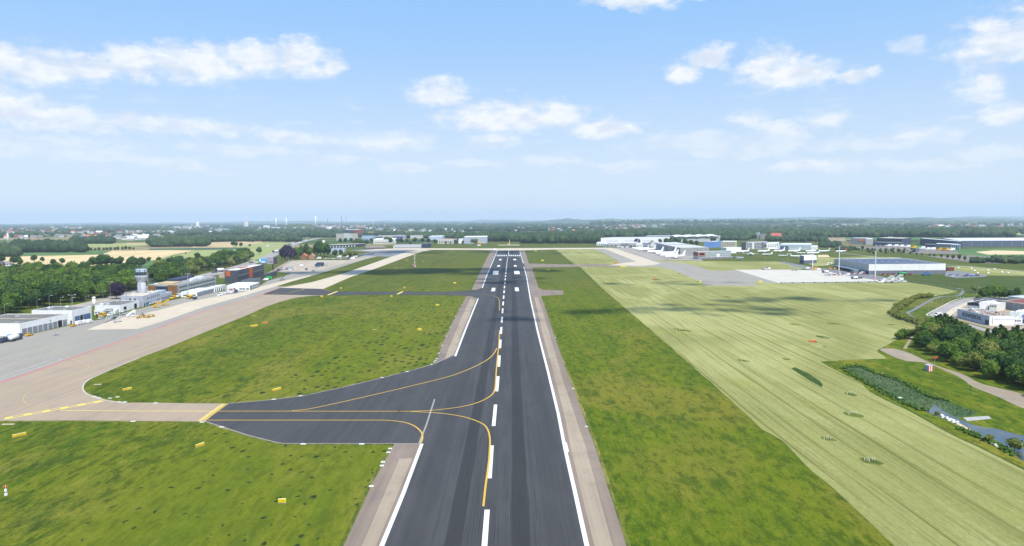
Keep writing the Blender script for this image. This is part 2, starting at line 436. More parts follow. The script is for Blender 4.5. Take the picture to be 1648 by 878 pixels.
def m_asphalt(name, c, bands=False, joints=0., jrot=0., dark=.6, light=1.35, streak=.5, seams=True, dirt=(.12, .10, .08), df=.0):
    b = NB(name); s = b.sepx()
    fine = b.noise(b.co(src='World'), 3.5, 5, .7)
    lg = b.noise(b.co((1, .012, 1), src='World'), .55, 6, .7)
    bl = b.noise(b.co((1, .3, 1), src='World'), .05, 5, .65, .5)
    col = b.mix(b.mr(lg, .3, .7, 0, 1), tuple(x*(1-streak*.35) for x in c), tuple(x*(1+streak*.35) for x in c))
    col = b.mix(b.mr(bl, .4, .65, 0, .5), col, tuple(x*light for x in c))
    if df: col = b.mix(b.mr(b.noise(b.co(src='World'), .09, 5, .7), .5, .68, 0, df), col, dirt)
    if joints:
        jn = b.n('ShaderNodeSeparateXYZ'); b.t.links.new(b.co((1, 1, 1), src='World', rot=(0, 0, jrot)), jn.inputs[0])
        for q_ in (0, 1):
            fr = b.math('ABSOLUTE', b.math('SUBTRACT', b.math('FRACT', b.math('DIVIDE', jn.outputs[q_], joints)), .5))
            col = b.mix(b.mr(fr, .035, .0, 0, .5), col, tuple(x*.6 for x in c))
        bk = b.n('ShaderNodeTexVoronoi', feature='F1', distance='CHEBYCHEV', voronoi_dimensions='2D'); bk.inputs['Randomness'].default_value = 0; bk.inputs['Scale'].default_value = 1/joints
        b.t.links.new(b.co((1, 1, 1), src='World', rot=(0, 0, jrot)), bk.inputs['Vector']); sb = b.n('ShaderNodeSeparateColor'); b.t.links.new(bk.outputs['Color'], sb.inputs[0])
        col = b.mix(b.mr(sb.outputs[0], 0, 1, 0, .28, 'LINEAR'), col, tuple(x*.7 for x in c))
    if bands:
        tm = b.noise(b.co((1, .009, 1), (3, 9, 0), src='World'), 2.6, 5, .75)
        tmk = b.math('MULTIPLY', b.mr(s[0], -22, -8), b.mr(s[0], 13, 3))
        col = b.mix(b.math('MULTIPLY', b.mr(tm, .52, .66, 0, .85), tmk), col, tuple(x*.38 for x in c))
        pt = b.noise(b.co((.35, .05, 1), (1, 4, 0), src='World'), .5, 2, .4)
        col = b.mix(b.mr(pt, .56, .60, 0, .22), col, tuple(x*1.5 for x in c))
        xw = b.math('ADD', s[0], b.math('MULTIPLY', b.math('SUBTRACT', b.noise(b.co((.1, 1, 1), src='World'), .02, 3, .6), .5), .7))
        for (x0, x1, k, soft) in ((-14.9, -11.4, .70, .35), (-.2, 3.5, .74, .5), (-24, -20, .25, 2.5), (9, 12, .2, 2.), (-7.5, -4.5, .16, 1.2)):
            msk = b.math('MULTIPLY', b.mr(xw, x0-soft, x0+soft*.3), b.mr(xw, x1+soft, x1-soft*.3))
            msk = b.math('MULTIPLY', msk, b.math('MULTIPLY', b.mr(lg, .2, .7, .75, 1), k))
            col = b.mix(msk, col, tuple(x*.42 for x in c))
        # rubber laid down in the landing zone
        z = b.math('MULTIPLY', b.mr(s[1], 500, 900), b.mr(s[1], 1600, 1350))
        z = b.math('MULTIPLY', z, b.math('MULTIPLY', b.mr(s[0], -22, -10), b.mr(s[0], 13, 4)))
        col = b.mix(b.math('MULTIPLY', z, .6), col, tuple(x*.5 for x in c))
        # paving lane joints
        for x in (-17.8, -9.2, 7.6, 12.1):
            j = b.mr(b.math('ABSOLUTE', b.math('SUBTRACT', s[0], x)), .16, .05)
            col = b.mix(b.math('MULTIPLY', j, .45), col, tuple(x_*.55 for x_ in c))
    col = b.mix(b.mr(fine, .5, .75, 0, .4), col, tuple(x*dark for x in c))
    return b.out(col, .82, fine, .3, .02, spec=.25)
ASPH = m_asphalt('runway_asphalt', (.049, .048, .0495), True)
ASPH2 = m_asphalt('exit_asphalt', (.050, .049, .0505), streak=.35)
SHOULD = m_asphalt('shoulder_old_asphalt', (.195, .150, .118), streak=.5, df=.35, dirt=(.12, .11, .115))
SHOULDL = m_asphalt('shoulder_light', (.29, .232, .17), streak=.35, df=.3)
TAXI = m_asphalt('taxiway_old_asphalt', (.31, .24, .172), streak=.35, light=1.15, df=.35, dirt=(.22, .18, .16))
APRG = m_asphalt('apron_grey_asphalt', (.265, .242, .205), streak=.3, light=1.12)
APRG2 = m_asphalt('grey_asphalt', (.17, .17, .18), streak=.3, light=1.12)
PALEC = m_asphalt('pale_concrete', (.51, .43, .325), joints=7.5, jrot=.5, streak=.2, light=1.08, df=.2, dirt=(.40, .35, .28))
APRE = m_asphalt('east_apron_concrete', (.50, .465, .40), joints=7.5, streak=.3, light=1.06)
ROADM = m_asphalt('road_asphalt', (.27, .245, .225), streak=.3)
PATHM = m_asphalt('gravel_track', (.26, .21, .155), streak=.3, df=.75, dirt=(.20, .18, .10))
LOTM = m_asphalt('dirt_lot', (.36, .30, .235), streak=.3, df=.5, dirt=(.24, .15, .09))
KERB = mat('kerb_concrete', (.46, .42, .36), .9)
def m_paint(name, c, wear=.35):
    b = NB(name); f = b.noise(b.co((1, .6, 1), src='World'), 2.2, 5, .75)
    g = b.noise(b.co((1, .05, 1), src='World'), 4, 4, .7)
    col = b.mix(b.mr(b.math('ADD', f, g), 1.02, 1.35, 0, wear), c, tuple(x*.45 for x in c))
    return b.out(col, .6, spec=.3)
PW = m_paint('white_marking', (.66, .66, .64), .6); PY = m_paint('yellow_marking', (.56, .34, .04)); PYB = m_paint('bright_yellow_marking', (.76, .56, .10))
PR = m_paint('red_marking', (.52, .12, .13)); PWF = m_paint('faded_white_marking', (.46, .46, .45), .6); PYF = m_paint('faded_yellow_marking', (.42, .33, .13), .7)
PBE = m_paint('worn_edge_line', (.30, .265, .24), .6)
def m_field(name, c, c2, sc=.02):
    b = NB(name); n1 = b.noise(b.co((1, .3, 1), src='World', rot=(0, 0, .5)), sc, 5, .65); n2 = b.noise(b.co((.06, 1, 1), src='World', rot=(0, 0, .3)), .12, 4, .6)
    col = b.mix(b.mr(n1, .38, .64), c, c2); col = b.mix(b.mr(n2, .5, .7, 0, .4), col, tuple(x*.7 for x in c))
    return b.out(col, .95, spec=.08)
WHEAT = m_field('ripe_wheat', (.50, .38, .20), (.60, .46, .26)); WHEAT2 = m_field('tan_stubble', (.38, .28, .16), (.47, .37, .2))
PALEG = m_field('pale_green_crop', (.24, .28, .10), (.30, .31, .12)); GRCROP = m_field('green_crop', (.07, .14, .045), (.10, .17, .055)); DKCROP = m_field('dark_green_crop', (.045, .10, .06), (.06, .12, .06))
SOIL = m_field('bare_ground', (.30, .235, .16), (.24, .20, .13)); SAND = m_field('sand', (.62, .46, .28), (.52, .40, .25)); DIRT = m_field('grey_dirt', (.17, .15, .14), (.22, .19, .16), .04)

# ================================================================== the ground
b = MB(); b.add([(-35000, -800, -.12), (35000, -800, -.12), (35000, 34000, -.12), (-35000, 34000, -.12)], [(0, 1, 2, 3)])
g = b.build('ground', m_country()); g['kind'] = 'structure'
sheet('airfield_ground', [(-330, -300, 0), (700, -300, 0), (1500, 500, 0), (1250, 1900, 0), (820, 2650, 0), (-60, 2650, 0), (-420, 2050, 0), (-700, 1500, 0), (-760, 900, 0), (-560, 500, 0)], -.06, G_BASE)
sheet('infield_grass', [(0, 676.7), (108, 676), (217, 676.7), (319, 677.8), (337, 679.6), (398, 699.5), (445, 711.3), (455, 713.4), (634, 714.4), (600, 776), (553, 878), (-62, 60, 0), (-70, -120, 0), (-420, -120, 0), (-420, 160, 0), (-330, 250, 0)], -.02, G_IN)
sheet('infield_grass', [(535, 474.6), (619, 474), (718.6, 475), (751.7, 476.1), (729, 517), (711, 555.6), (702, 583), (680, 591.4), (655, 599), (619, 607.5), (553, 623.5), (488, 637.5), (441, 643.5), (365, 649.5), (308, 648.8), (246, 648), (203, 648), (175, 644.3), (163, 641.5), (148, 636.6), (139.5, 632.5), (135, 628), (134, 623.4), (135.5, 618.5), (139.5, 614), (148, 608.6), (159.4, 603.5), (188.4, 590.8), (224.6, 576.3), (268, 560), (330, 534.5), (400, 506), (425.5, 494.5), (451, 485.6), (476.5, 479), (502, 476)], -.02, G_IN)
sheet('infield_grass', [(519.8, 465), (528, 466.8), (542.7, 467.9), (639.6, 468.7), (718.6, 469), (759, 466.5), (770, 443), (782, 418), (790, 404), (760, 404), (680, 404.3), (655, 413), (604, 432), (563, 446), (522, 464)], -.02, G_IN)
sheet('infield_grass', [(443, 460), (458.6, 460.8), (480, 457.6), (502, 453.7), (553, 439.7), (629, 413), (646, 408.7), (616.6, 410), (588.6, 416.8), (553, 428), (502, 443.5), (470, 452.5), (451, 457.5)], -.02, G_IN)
sheet('strip_grass', [(851, 423.6), (848, 413), (844.5, 402.8), (870, 401.5), (893.5, 400.8), (925.5, 425), (888, 424.4)], -.02, G_RT)
sheet('strip_grass', [(858, 430), (933.5, 429), (951, 446), (969.6, 464), (1036.6, 521.6), (1067.7, 548), (1125, 598), (1150, 620), (1226.5, 690.5), (1258, 708), (1309.5, 760), (1370, 812), (1440, 878), (81, 60, 0), (80, -200, 0), (30, -200, 0), (1008, 878), (955.8, 714), (912, 598), (893, 543), (874, 485.6), (871.5, 477), (866.7, 463)], -.02, G_RT)
sheet('hay_meadow', [(933.5, 429), (1000.7, 429), (1058, 429), (1065, 429.7), (1077, 432.3), (1089, 436.6), (1115.5, 447.4), (1138, 459.3), (1222, 459.4), (1209, 453.6), (1255.4, 455.8), (1360, 454.3), (1459, 453.5), (1499, 459.5), (1541, 468), (1530, 471.5), (1500, 476.4), (1475, 477.6), (1463, 481), (1452, 485.6), (1441, 492), (1436.5, 497), (1433, 501.5), (1434, 506), (1443, 511), (1457, 515), (1475, 522), (1483, 527.7), (1480, 532), (1470.6, 535.7), (1455, 541), (1443, 546), (1425, 556), (1411, 564), (1427, 576.6), (1375, 578), (1320, 581.6), (1356, 601), (1388, 617), (1400, 630.6), (1429, 645), (1466, 662.5), (1525, 695.5), (1570.6, 717), (1648, 756), (330, -60, 0), (330, -200, 0), (80, -200, 0), (81, 60, 0), (1440, 878), (1370, 812), (1309.5, 760), (1258, 708), (1226.5, 690.5), (1150, 620), (1125, 598), (1067.7, 548), (1036.6, 521.6), (969.6, 464), (951, 446)], -.012, HAY, jag=.45)
sheet('hay_meadow', [(893.5, 400.8), (955, 400), (968, 405.5), (986, 414.8), (994, 419.2), (997.6, 422.8), (990, 424.6), (978.6, 425), (925.5, 425)], -.02, HAY)
sheet('hay_meadow', [(1048.5, 417.7), (1140, 420), (1251, 420.6), (1262, 422.4), (1300, 430), (1290, 432.6), (1277, 433.3), (1183, 433.9), (1175, 435.6), (1143, 435.3), (1118, 427), (1089, 422), (1065, 420.3)], -.02, HAY)
sheet('hay_meadow', [(1523, 441), (1524, 428), (1560, 427.5), (1600, 432), (1660, 438), (1660, 443.5), (1600, 443), (1560, 441)], -.02, HAY)
sheet('hay_meadow', [(1290, 414), (1345, 414), (1345, 423), (1330, 427), (1312, 428), (1290, 420)], -.015, HAY)
sheet('hay_meadow', [(1392, 412.5), (1440, 413.5), (1480, 418), (1400, 415.8), (1340, 414)], -.015, HAY)
sheet('lush_grass', [(1425, 444), (1525, 441.5), (1560, 443), (1680, 446), (1700, 476), (1648, 478), (1549, 470), (1541, 468), (1499, 459.5), (1459, 453.5)], -.02, G_DEEP)
# dry, thin grass along the pavement edges
VERGE = m_grass('dry_verge', (.14, .15, .030), (.10, .13, .015), (.25, .21, .07), (.06, .09, .012), .1, seed=7.7)
b = MB()
for pts, w_ in (([(-37, -120, 0), (-36.8, 60, 0), (552, 878), (599, 776), (634, 715)], 1.8), ([(25.2, -120, 0), (25.2, 60, 0), (1009.5, 878), (957, 714), (913, 598), (894, 543), (875, 486)], 1.6), ([(701, 583), (710, 555.6), (728, 517), (750, 477)], 2.2),
                ([(762, 464), (769, 443), (781, 418), (789, 404)], 2.5), ([(365, 648.6), (441, 641.6), (553, 621.5), (655, 595), (697, 584)], 1.6), ([(334, 680), (398, 701), (445, 713), (460, 714.5), (560, 715), (634, 715)], 1.3), ([(0, 678), (108, 677.3), (217, 678), (319, 679)], 1.4), ([(140, 631), (150, 636.5), (175, 643.6), (205, 647.4), (308, 648.2)], 1.4), ([(859, 431), (868, 463), (906, 466)], 2.)):
    strip_to(b, pts, w_, -.008)
o = b.build('dry_verge', VERGE); o['kind'] = 'structure'
# runway and exits
sheet('runway', [(612, 880), (680, 713), (455.7, 713), (445, 711.3), (398.6, 699.5), (337, 679.6), (331, 677.4), (363.6, 649.4), (400, 646.6), (441, 643), (488, 637), (553, 623), (619, 607), (662, 596), (698, 586), (720, 576), (731, 571.3), (768, 480.5), (764, 477.5), (757, 476), (739, 475.2), (718.6, 474.6), (619, 473.6), (529, 475), (500, 474.6), (464, 474.2), (422, 473.6), (436, 468), (450, 462.7), (517.6, 464.5), (528, 467.4), (543, 468.5), (580, 469.3), (639.5, 469), (718.5, 469.5), (757, 467), (768, 465.7), (774.3, 463.2), (781.3, 444.5), (795.6, 411.7), (799.4, 403), (837.3, 403), (839.6, 411), (843.3, 425), (848.6, 444.5), (854.8, 480.9), (866.7, 533.5), (883.5, 598), (900.4, 666.5), (911.5, 721), (927.3, 790), (947.9, 878), (16.4, 60, 0), (16.4, -250, 0), (-28, -250, 0), (-28, 60, 0)], .02, ASPH)
sheet('runway_shoulder', [(680, 713.4), (612, 880), (-28, 60, 0), (-28, -250, 0), (-36.2, -250, 0), (-36, 60, 0), (553, 878), (600, 776), (635, 713.4)], .0, SHOULD)
sheet('shoulder_paving', [(664, 737), (606, 876), (-29.6, 60, 0), (-29.6, -250, 0), (-33.2, -250, 0), (-33.2, 60, 0), (588, 866), (643, 738)], .008, SHOULDL)
sheet('runway_shoulder', [(767, 480), (731, 572.5), (700, 586), (702, 580), (711, 555.6), (729, 517), (751.7, 475.8), (760, 477)], .0, SHOULD)
sheet('shoulder_paving', [(764, 484), (730, 570), (716, 577.6), (722, 560), (741, 515), (757, 480)], .008, SHOULDL)
sheet('runway_shoulder', [(774.5, 462.8), (781.5, 444), (795.8, 411), (799.6, 402.6), (790, 404), (782, 418), (770, 443), (759, 466.5), (767, 466)], .0, SHOULD)
sheet('runway_shoulder', [(16.2, -250, 0), (24.5, -250, 0), (24.5, 60, 0), (1008, 878), (955.8, 714), (912, 598), (893, 543), (874, 485.6), (870.6, 476), (907.4, 473.7), (906, 467), (890, 466.5), (874, 466), (866.7, 463), (857, 433), (858, 430), (933.7, 428.8), (1000.7, 428.8), (981.6, 425), (933.7, 425.2), (888, 424.6), (851, 423.6), (848, 413), (844.5, 402.8), (836.8, 402.6), (839.4, 411), (843, 425), (848.4, 444.5), (854.6, 480.9), (866.5, 533.5), (883.3, 598), (900.2, 666.5), (911.3, 723.5), (927.1, 790), (947.7, 878), (16.2, 60, 0)], .0, SHOULD)
sheet('shoulder_paving', [(17.6, -250, 0), (21.2, -250, 0), (21.2, 60, 0), (986, 878), (943, 720), (902, 598), (884, 535), (866, 478), (860, 478), (873, 535), (890.5, 598), (908, 666), (919, 723), (935, 790), (957, 878), (17.6, 60, 0)], .008, SHOULDL)
# west taxiway, apron
sheet('taxiway', [(0, 676.9), (108.7, 676.2), (217, 676.9), (319, 678), (331, 678), (365, 649), (308, 648.6), (246, 647.8), (203, 647.8), (175, 644), (163, 641.3), (148, 636.3), (139, 632.3), (134.6, 628), (133.6, 623.4), (135, 618.4), (139, 613.8), (147.6, 608.4), (159, 603.3), (188, 590.6), (224.2, 576), (267.6, 559.8), (330, 534.2), (400, 505.8), (425.5, 494.2), (451, 485.3), (476.5, 478.7), (502, 475.6), (529, 474.8), (540, 468.6), (528, 467), (520, 464.8), (540, 456), (563, 446), (604, 432), (655, 413), (680, 404.3), (694, 402.3), (676, 401.6), (655, 405), (629, 413), (553, 439.7), (502, 453.7), (458.6, 460.8), (450.7, 463), (390, 483.7), (327.7, 500.7), (250.7, 529), (159.5, 560), (79.7, 588.7), (0, 615), (-380, 300, 0), (-420, 200, 0), (-330, 250, 0)], .004, TAXI)
sheet('concrete_taxiway', [(450, 462.9), (520, 464.6), (563, 446), (604, 432), (655, 413), (680, 404.2), (694, 402.3), (676, 401.6), (655, 405), (629, 413), (553, 439.7), (502, 453.7), (470, 460)], .010, PALEC)
sheet('apron', [(0, 615), (79.7, 588.7), (159.5, 560), (250.7, 529), (327.7, 500.7), (390, 483.7), (450.7, 463), (458.6, 460.8), (443, 460), (451, 457.5), (470, 452.5), (502, 443.5), (553, 428), (588.6, 416.8), (616, 410.2), (598, 407.5), (560, 418), (520, 430), (470, 440), (430, 452), (415, 462), (365, 468), (340, 471), (280, 482), (230, 495), (160, 514), (110, 524), (34, 541), (-380, 455, 0), (-520, 455, 0), (-520, 300, 0)], .0, APRG)
sheet('apron_concrete', [(139.4, 530.3), (221, 529), (268, 515), (327.7, 493.8), (390, 476.3), (452, 458), (470, 452.5), (502, 443.5), (497, 443), (452, 452.5), (420, 460.8), (402, 467), (380, 472.5), (345, 476), (300, 486), (283, 490), (253.6, 499.5), (205, 508), (170, 519)], .008, PALEC)
sheet('grey_lane', [(240, 497), (300, 481), (345, 473), (352, 476), (300, 486.2), (268, 495.5), (215, 508), (228, 499)], .012, APRG)
sheet('dirt_lot', [(447, 437), (452, 430), (470, 418.5), (530, 418.3), (560, 418), (600, 412), (585, 417), (553, 424), (520, 433), (490, 437), (470, 440)], .006, LOTM)
sheet('airport_yard', [(560, 402.5), (584, 401), (660, 399.5), (690, 401.8), (676, 402), (655, 405), (629, 413), (600, 412), (575, 410), (600, 405)], .002, APRG2)
sheet('perimeter_road', [(575, 404), (610, 400), (660, 399), (760, 399.5), (831, 399), (900, 398.7), (985, 398.2), (985, 400.3), (900, 400.9), (844, 402.4), (798, 402.6), (760, 401.6), (690, 401.6), (640, 401.6)], .006, PALEC)
# east pavements
sheet('east_taxiway', [(955, 400), (968, 405.3), (986, 414.6), (994, 419), (997.8, 422.8), (990, 424.8), (978, 425.3), (981.6, 425), (1000.7, 429), (1058, 429.2), (1065, 429.9), (1077, 432.5), (1089, 436.8), (1115.5, 447.6), (1138, 459.5), (1222, 459.6), (1209, 453.6), (1255.4, 455.8), (1182.6, 433.8), (1175, 435.4), (1143, 435.1), (1118, 426.8), (1089, 421.9), (1065, 420.1), (1048.5, 417.5), (1130, 419.2), (1116, 412), (1090, 404), (1060, 399.5), (1010, 398), (960, 398.2)], -.005, APRG)
sheet('plane_parking', [(1048.5, 417.4), (1132, 419.4), (1120, 411), (1090, 402), (1060, 398.5), (1013, 398.6), (1000, 400), (1030, 409)], .003, m_asphalt('brown_parking', (.28, .245, .215), streak=.2, df=.4))
sheet('pale_lane', [(972, 399.5), (990, 399.5), (1063, 423.5), (1052, 425.8), (1031, 427.5), (981, 426.6), (990, 424.8), (1010, 422), (1024, 420.5)], .004, PALEC)
sheet('east_apron', [(1182.6, 433.7), (1255.4, 455.8), (1360, 454.3), (1459, 453.5), (1440, 449.5), (1400, 443.5), (1398, 441), (1342, 431), (1319, 432), (1300, 434.3), (1277, 433.5)], .0, APRE)
sheet('hangar_forecourt', [(1310, 433), (1342, 430.5), (1398, 440.5), (1410, 443), (1445, 450), (1436, 453.4), (1400, 449), (1370, 444.5), (1340, 438)], .006, APRG2)
sheet('service_road', [(1251, 420.7), (1262, 421), (1318, 431.6), (1300, 433.4)], .004, APRG2)
sheet('parking_lane', [(1521, 437.5), (1540, 435), (1590, 443), (1586, 445), (1540, 447), (1521, 444)], .003, APRG2)
# right side
sheet('bank_grass', [(1320, 581.6), (1375, 578), (1427, 576.6), (1411, 564), (1443, 546), (1470, 535.7), (1483, 528), (1495, 548), (1540, 580), (1660, 620), (1760, 640), (420, 60, 0), (330, -60, 0), (1648, 756), (1570.6, 717), (1525, 695.5), (1466, 662.5), (1429, 645), (1400, 630.6), (1388, 617), (1356, 601)], -.015, G_BRIGHT)
sheet('gravel_track', [(1416, 561.2), (1440, 561), (1466, 569), (1509, 588.5), (1547.8, 601), (1577, 616), (1616, 626), (1648, 634), (1720, 655), (1720, 680), (1648, 657), (1604.7, 637.6), (1566, 622), (1548, 609), (1525, 597.6), (1488.6, 583.5), (1456.7, 580), (1430, 570)], .0, PATHM, smooth=True)
b = MB(); strip_to(b, [(1400, 628), (1429, 644), (1466, 661.5), (1525, 694.5), (1570.6, 716), (1648, 754), (1720, 792)], .8, .01)
o = b.build('field_ditch_line', G_DEEP); o['kind'] = 'structure'
wat = NB('pond_water'); wf = wat.noise(wat.co(src='World'), 1.2, 4, .6)
WATER = wat.out(wat.mix(wat.mr(wat.noise(wat.co(src='World'), .12, 4, .6), .4, .65), (.030, .050, .070), (.085, .090, .070)), .22, wf, .25, .08, spec=.45)
sheet('water', [(1493, 648), (1504, 650.5), (1516, 658), (1536.4, 670.6), (1570.6, 684.3), (1604.7, 690), (1634.3, 697.8), (1660, 704), (1720, 722), (1740, 790), (1648, 742), (1630, 729), (1593, 711), (1570.6, 700), (1552.3, 689), (1520.5, 673.8), (1493, 663), (1488, 656)], .0, WATER, smooth=True)
sheet('water', [(1404, 603), (1414, 604.5), (1424, 611), (1412, 609.5)], .0, WATER)
sheet('sand_bank', [(1545, 681), (1572, 697), (1590, 709), (1578, 707), (1556, 692), (1540, 683.5)], .006, SAND)
sheet('concrete_slab', [(1550, 671.6), (1591, 669.1), (1596, 673.6), (1557, 677.5)], .03, CONC)
sheet('yard', [(1532, 512), (1535, 500), (1556, 489), (1580, 484), (1760, 484), (1760, 560), (1650, 541), (1592, 528), (1560, 520)], -.004, SHOULDL)
b = MB(); strip_to(b, [(1760, 478.4), (1648, 478.8), (1600, 479.3), (1575, 480), (1556, 482.5), (1537, 489), (1517, 499), (1506, 508)], 9.5, .006); o = b.build('road', ROADM); o['kind'] = 'structure'
b = MB(); strip_to(b, [(1573, 482.6), (1560, 486), (1545, 493), (1530, 503), (1520, 512)], 4.5, .004); o = b.build('cycle_path', PALEC); o['kind'] = 'structure'
b = MB(); strip_to(b, [(1575, 477.4), (1556, 479.4), (1537, 482.5), (1515, 493), (1492, 505.5), (1500, 508)], 1.3, .03); strip_to(b, [(1575, 482), (1560, 484.8), (1543, 490.6), (1527, 500.5), (1515, 510)], .8, .03); o = b.build('road_kerb', KERB); o['kind'] = 'structure'
b = MB(); dashes_to(b, [(1575, 480), (1556, 482.5), (1537, 489), (1517, 499), (1506, 508)], .25, .03, 3, 5); o = b.build('road_centre_marking', PW); o['kind'] = 'structure'
b = MB(); strip_to(b, [(1550.5, 467.6), (1547, 472), (1543.7, 474.8), (1530, 476.4), (1515.8, 477), (1502, 480.7), (1487.8, 488), (1472, 497.5), (1463, 501.5), (1461, 504), (1463, 506.5), (1472, 510.4), (1484, 513)], 2.6, .01); o = b.build('asphalt_path', APRG2); o['kind'] = 'structure'
b = MB(); strip_to(b, [(1468, 541), (1462, 551), (1456, 561)], 1.6, .004); o = b.build('foot_path', PATHM); o['kind'] = 'structure'
sheet('access_road', [(1560, 521), (1592, 530), (1615, 536), (1615, 541), (1590, 535), (1556, 524)], .01, ROADM)
# tufts left standing in the meadow (unmown grass islands)
TUFT = m_grass('unmown_grass', (.10, .135, .025), (.12, .15, .03), (.22, .21, .06), (.06, .09, .018), .1, seed=6.1)
for (x, y, w, h, sk) in ((1093, 530, 9, 2.2, 3), (1106, 532, 5, 1.2, 2), (1195, 580, 8, 2, 4), (1264, 577.5, 5, 1.6, 3), (1278, 521.5, 7, 1.5, 3), (1323, 542, 10, 2.4, 4), (1340, 520.5, 10, 1.6, 4), (1327, 557, 3, 1, 1), (1308, 549.5, 8, 1.6, 2),
    (1368, 634, 9, 3, 3), (1371, 667, 14, 4.5, 6), (1332, 706, 11, 3.5, 4), (1399, 742, 17, 5.5, 7), (1056, 449.5, 7, 1, 2), (1093, 440, 3, .8, 1), (1170, 477, 5, .9, 2), (1126, 453, 4, .9, 1), (1133, 461, 3, .7, 1), (1433, 522, 6, 1, 3), (1503, 473, 9, .7, 2)):
    sheet('unmown_grass', [(x-w, y-h), (x-w*.2, y-h*.9), (x+w*.4+sk, y-h*.2), (x+w+sk, y+h*.6), (x+w*.5+sk, y+h), (x-w*.1, y+h*.6), (x-w*.8, y-h*.1)], .003, TUFT, smooth=True, jag=.9)
sheet('unmown_grass', [(1273, 592.5), (1279, 590.5), (1300, 600), (1319, 612), (1324, 618), (1322.5, 623), (1300, 610)], .003, G_DEEP)
# reeds bed base
sheet('reed_bed', [(1358, 594), (1370, 589), (1390, 592), (1411, 601), (1440, 610), (1462, 620), (1488.6, 634), (1536.4, 650), (1572, 664), (1560, 669), (1536, 670.5), (1516, 659), (1503, 651), (1493, 660), (1456.7, 649.7), (1411, 626), (1374, 605)], .002, m_field('reeds', (.045, .095, .035), (.10, .125, .065), .12), smooth=True)

# ---- farmland sheets beyond
def field(pts, m, z=.0): return sheet('field', pts, z, m)
field([(-40, 414), (8, 413), (47, 411.8), (164, 409.4), (169, 407), (181, 403), (260, 402.3), (313, 402.6), (284, 408.4), (249, 418), (229, 420.4), (134, 428.3), (42.6, 428.3), (8, 421), (-40, 419)], WHEAT)
field([(52, 428.3), (134, 429), (118, 433), (79, 439.4), (63, 437.8)], PALEG)
field([(229, 420.4), (259, 417.3), (272, 425), (262, 430), (229, 430)], GRCROP)
field([(249, 418), (284, 410), (316, 402.6), (351, 402), (346, 411.4), (307, 414), (269, 416)], PALEG)
field([(42, 405.5), (170, 403.5), (181, 403), (170, 406.8), (164, 409), (47, 411.5), (20, 411)], GRCROP, -.005)
field([(240, 399.7), (342, 398.3), (400, 398.3), (396, 401), (240, 402.2)], DKCROP)
field([(333, 390), (386, 388), (429, 390), (371, 397.5), (310, 398.2), (310, 395.3)], WHEAT2)
field([(410, 385), (473, 385), (458, 388.8), (409, 388.8)], WHEAT2)
field([(386, 388), (405, 389), (470, 390), (445, 404), (425, 415), (404, 420), (350, 402), (371, 397.7), (429, 390)], PALEG, -.01)
field([(135, 391.5), (260, 391.5), (260, 393.5), (200, 397), (145, 398)], PALEG); field([(205, 390.5), (248, 390.5), (240, 393), (200, 393)], WHEAT2, .01)
field([(1546, 383.2), (1660, 384), (1660, 389), (1548, 388)], WHEAT); field([(1500, 363.6), (1535, 363), (1525, 366), (1497, 366)], WHEAT2); field([(1626, 374), (1660, 374), (1660, 377), (1618, 377.6)], PALEG)
field([(1190, 370.2), (1262, 369.4), (1255, 372), (1200, 372.6)], WHEAT); field([(1625, 365), (1660, 365), (1660, 372), (1630, 372)], DKCROP)
field([(1290, 384), (1360, 383), (1362, 388), (1310, 389)], SOIL); field([(1320, 389), (1362, 388.5), (1420, 396), (1345, 397.5), (1318, 396)], m_field('brown_scrub', (.13, .12, .05), (.17, .15, .07)), .02); field([(1528, 382), (1360, 381), (1360, 384), (1480, 385.5)], GRCROP)
field([(1345, 395), (1372, 392.5), (1400, 393.5), (1500, 400), (1540, 405), (1545, 408.5), (1470, 407.5), (1400, 401), (1345, 398)], DIRT)
field([(1490, 412), (1560, 410.5), (1640, 416), (1615, 424), (1575, 423)], DIRT, .01)
field([(1570, 405), (1600, 402.6), (1660, 404), (1660, 409), (1590, 409.5)], SAND, .01); field([(1316, 410), (1332, 409.6), (1336, 413.4), (1316, 413.6)], SAND, .01)
field([(870, 389.4), (915, 389.2), (913, 391.2), (872, 391.4)], WHEAT, .01)
field([(1500, 401), (1660, 399), (1660, 425), (1640, 425), (1640, 416), (1560, 410.5)], GRCROP, -.01)
# motorway
b = MB(); strip_to(b, [(560, 374), (530, 379.5), (508, 383.7), (485, 389), (470, 394), (455, 401), (442, 407.7), (427, 415), (404, 423), (380, 430.5), (349, 438.5), (300, 450), (240, 463), (180, 480), (130, 493), (60, 500)], 24, .02); o = b.build('motorway', ROADM); o['kind'] = 'structure'
b = MB(); strip_to(b, [(485, 387), (455, 391.5), (440, 394.5), (413, 399.5), (395, 401)], 12, .015); strip_to(b, [(470, 418), (446, 432), (432, 441)], 7, .018); strip_to(b, [(300, 446), (352, 440), (360, 447)], 10, .018); o = b.build('slip_road', PATHM); o['kind'] = 'structure'
b = MB(); strip_to(b, [(120, 492), (150, 486), (205, 477)], 9, .03); o = b.build('side_road', LOTM); o['kind'] = 'structure'
b = MB(); strip_to(b, [(1345, 406), (1400, 412), (1470, 421), (1540, 427), (1660, 437)], 6, .02); o = b.build('country_road', ROADM); o['kind'] = 'structure'

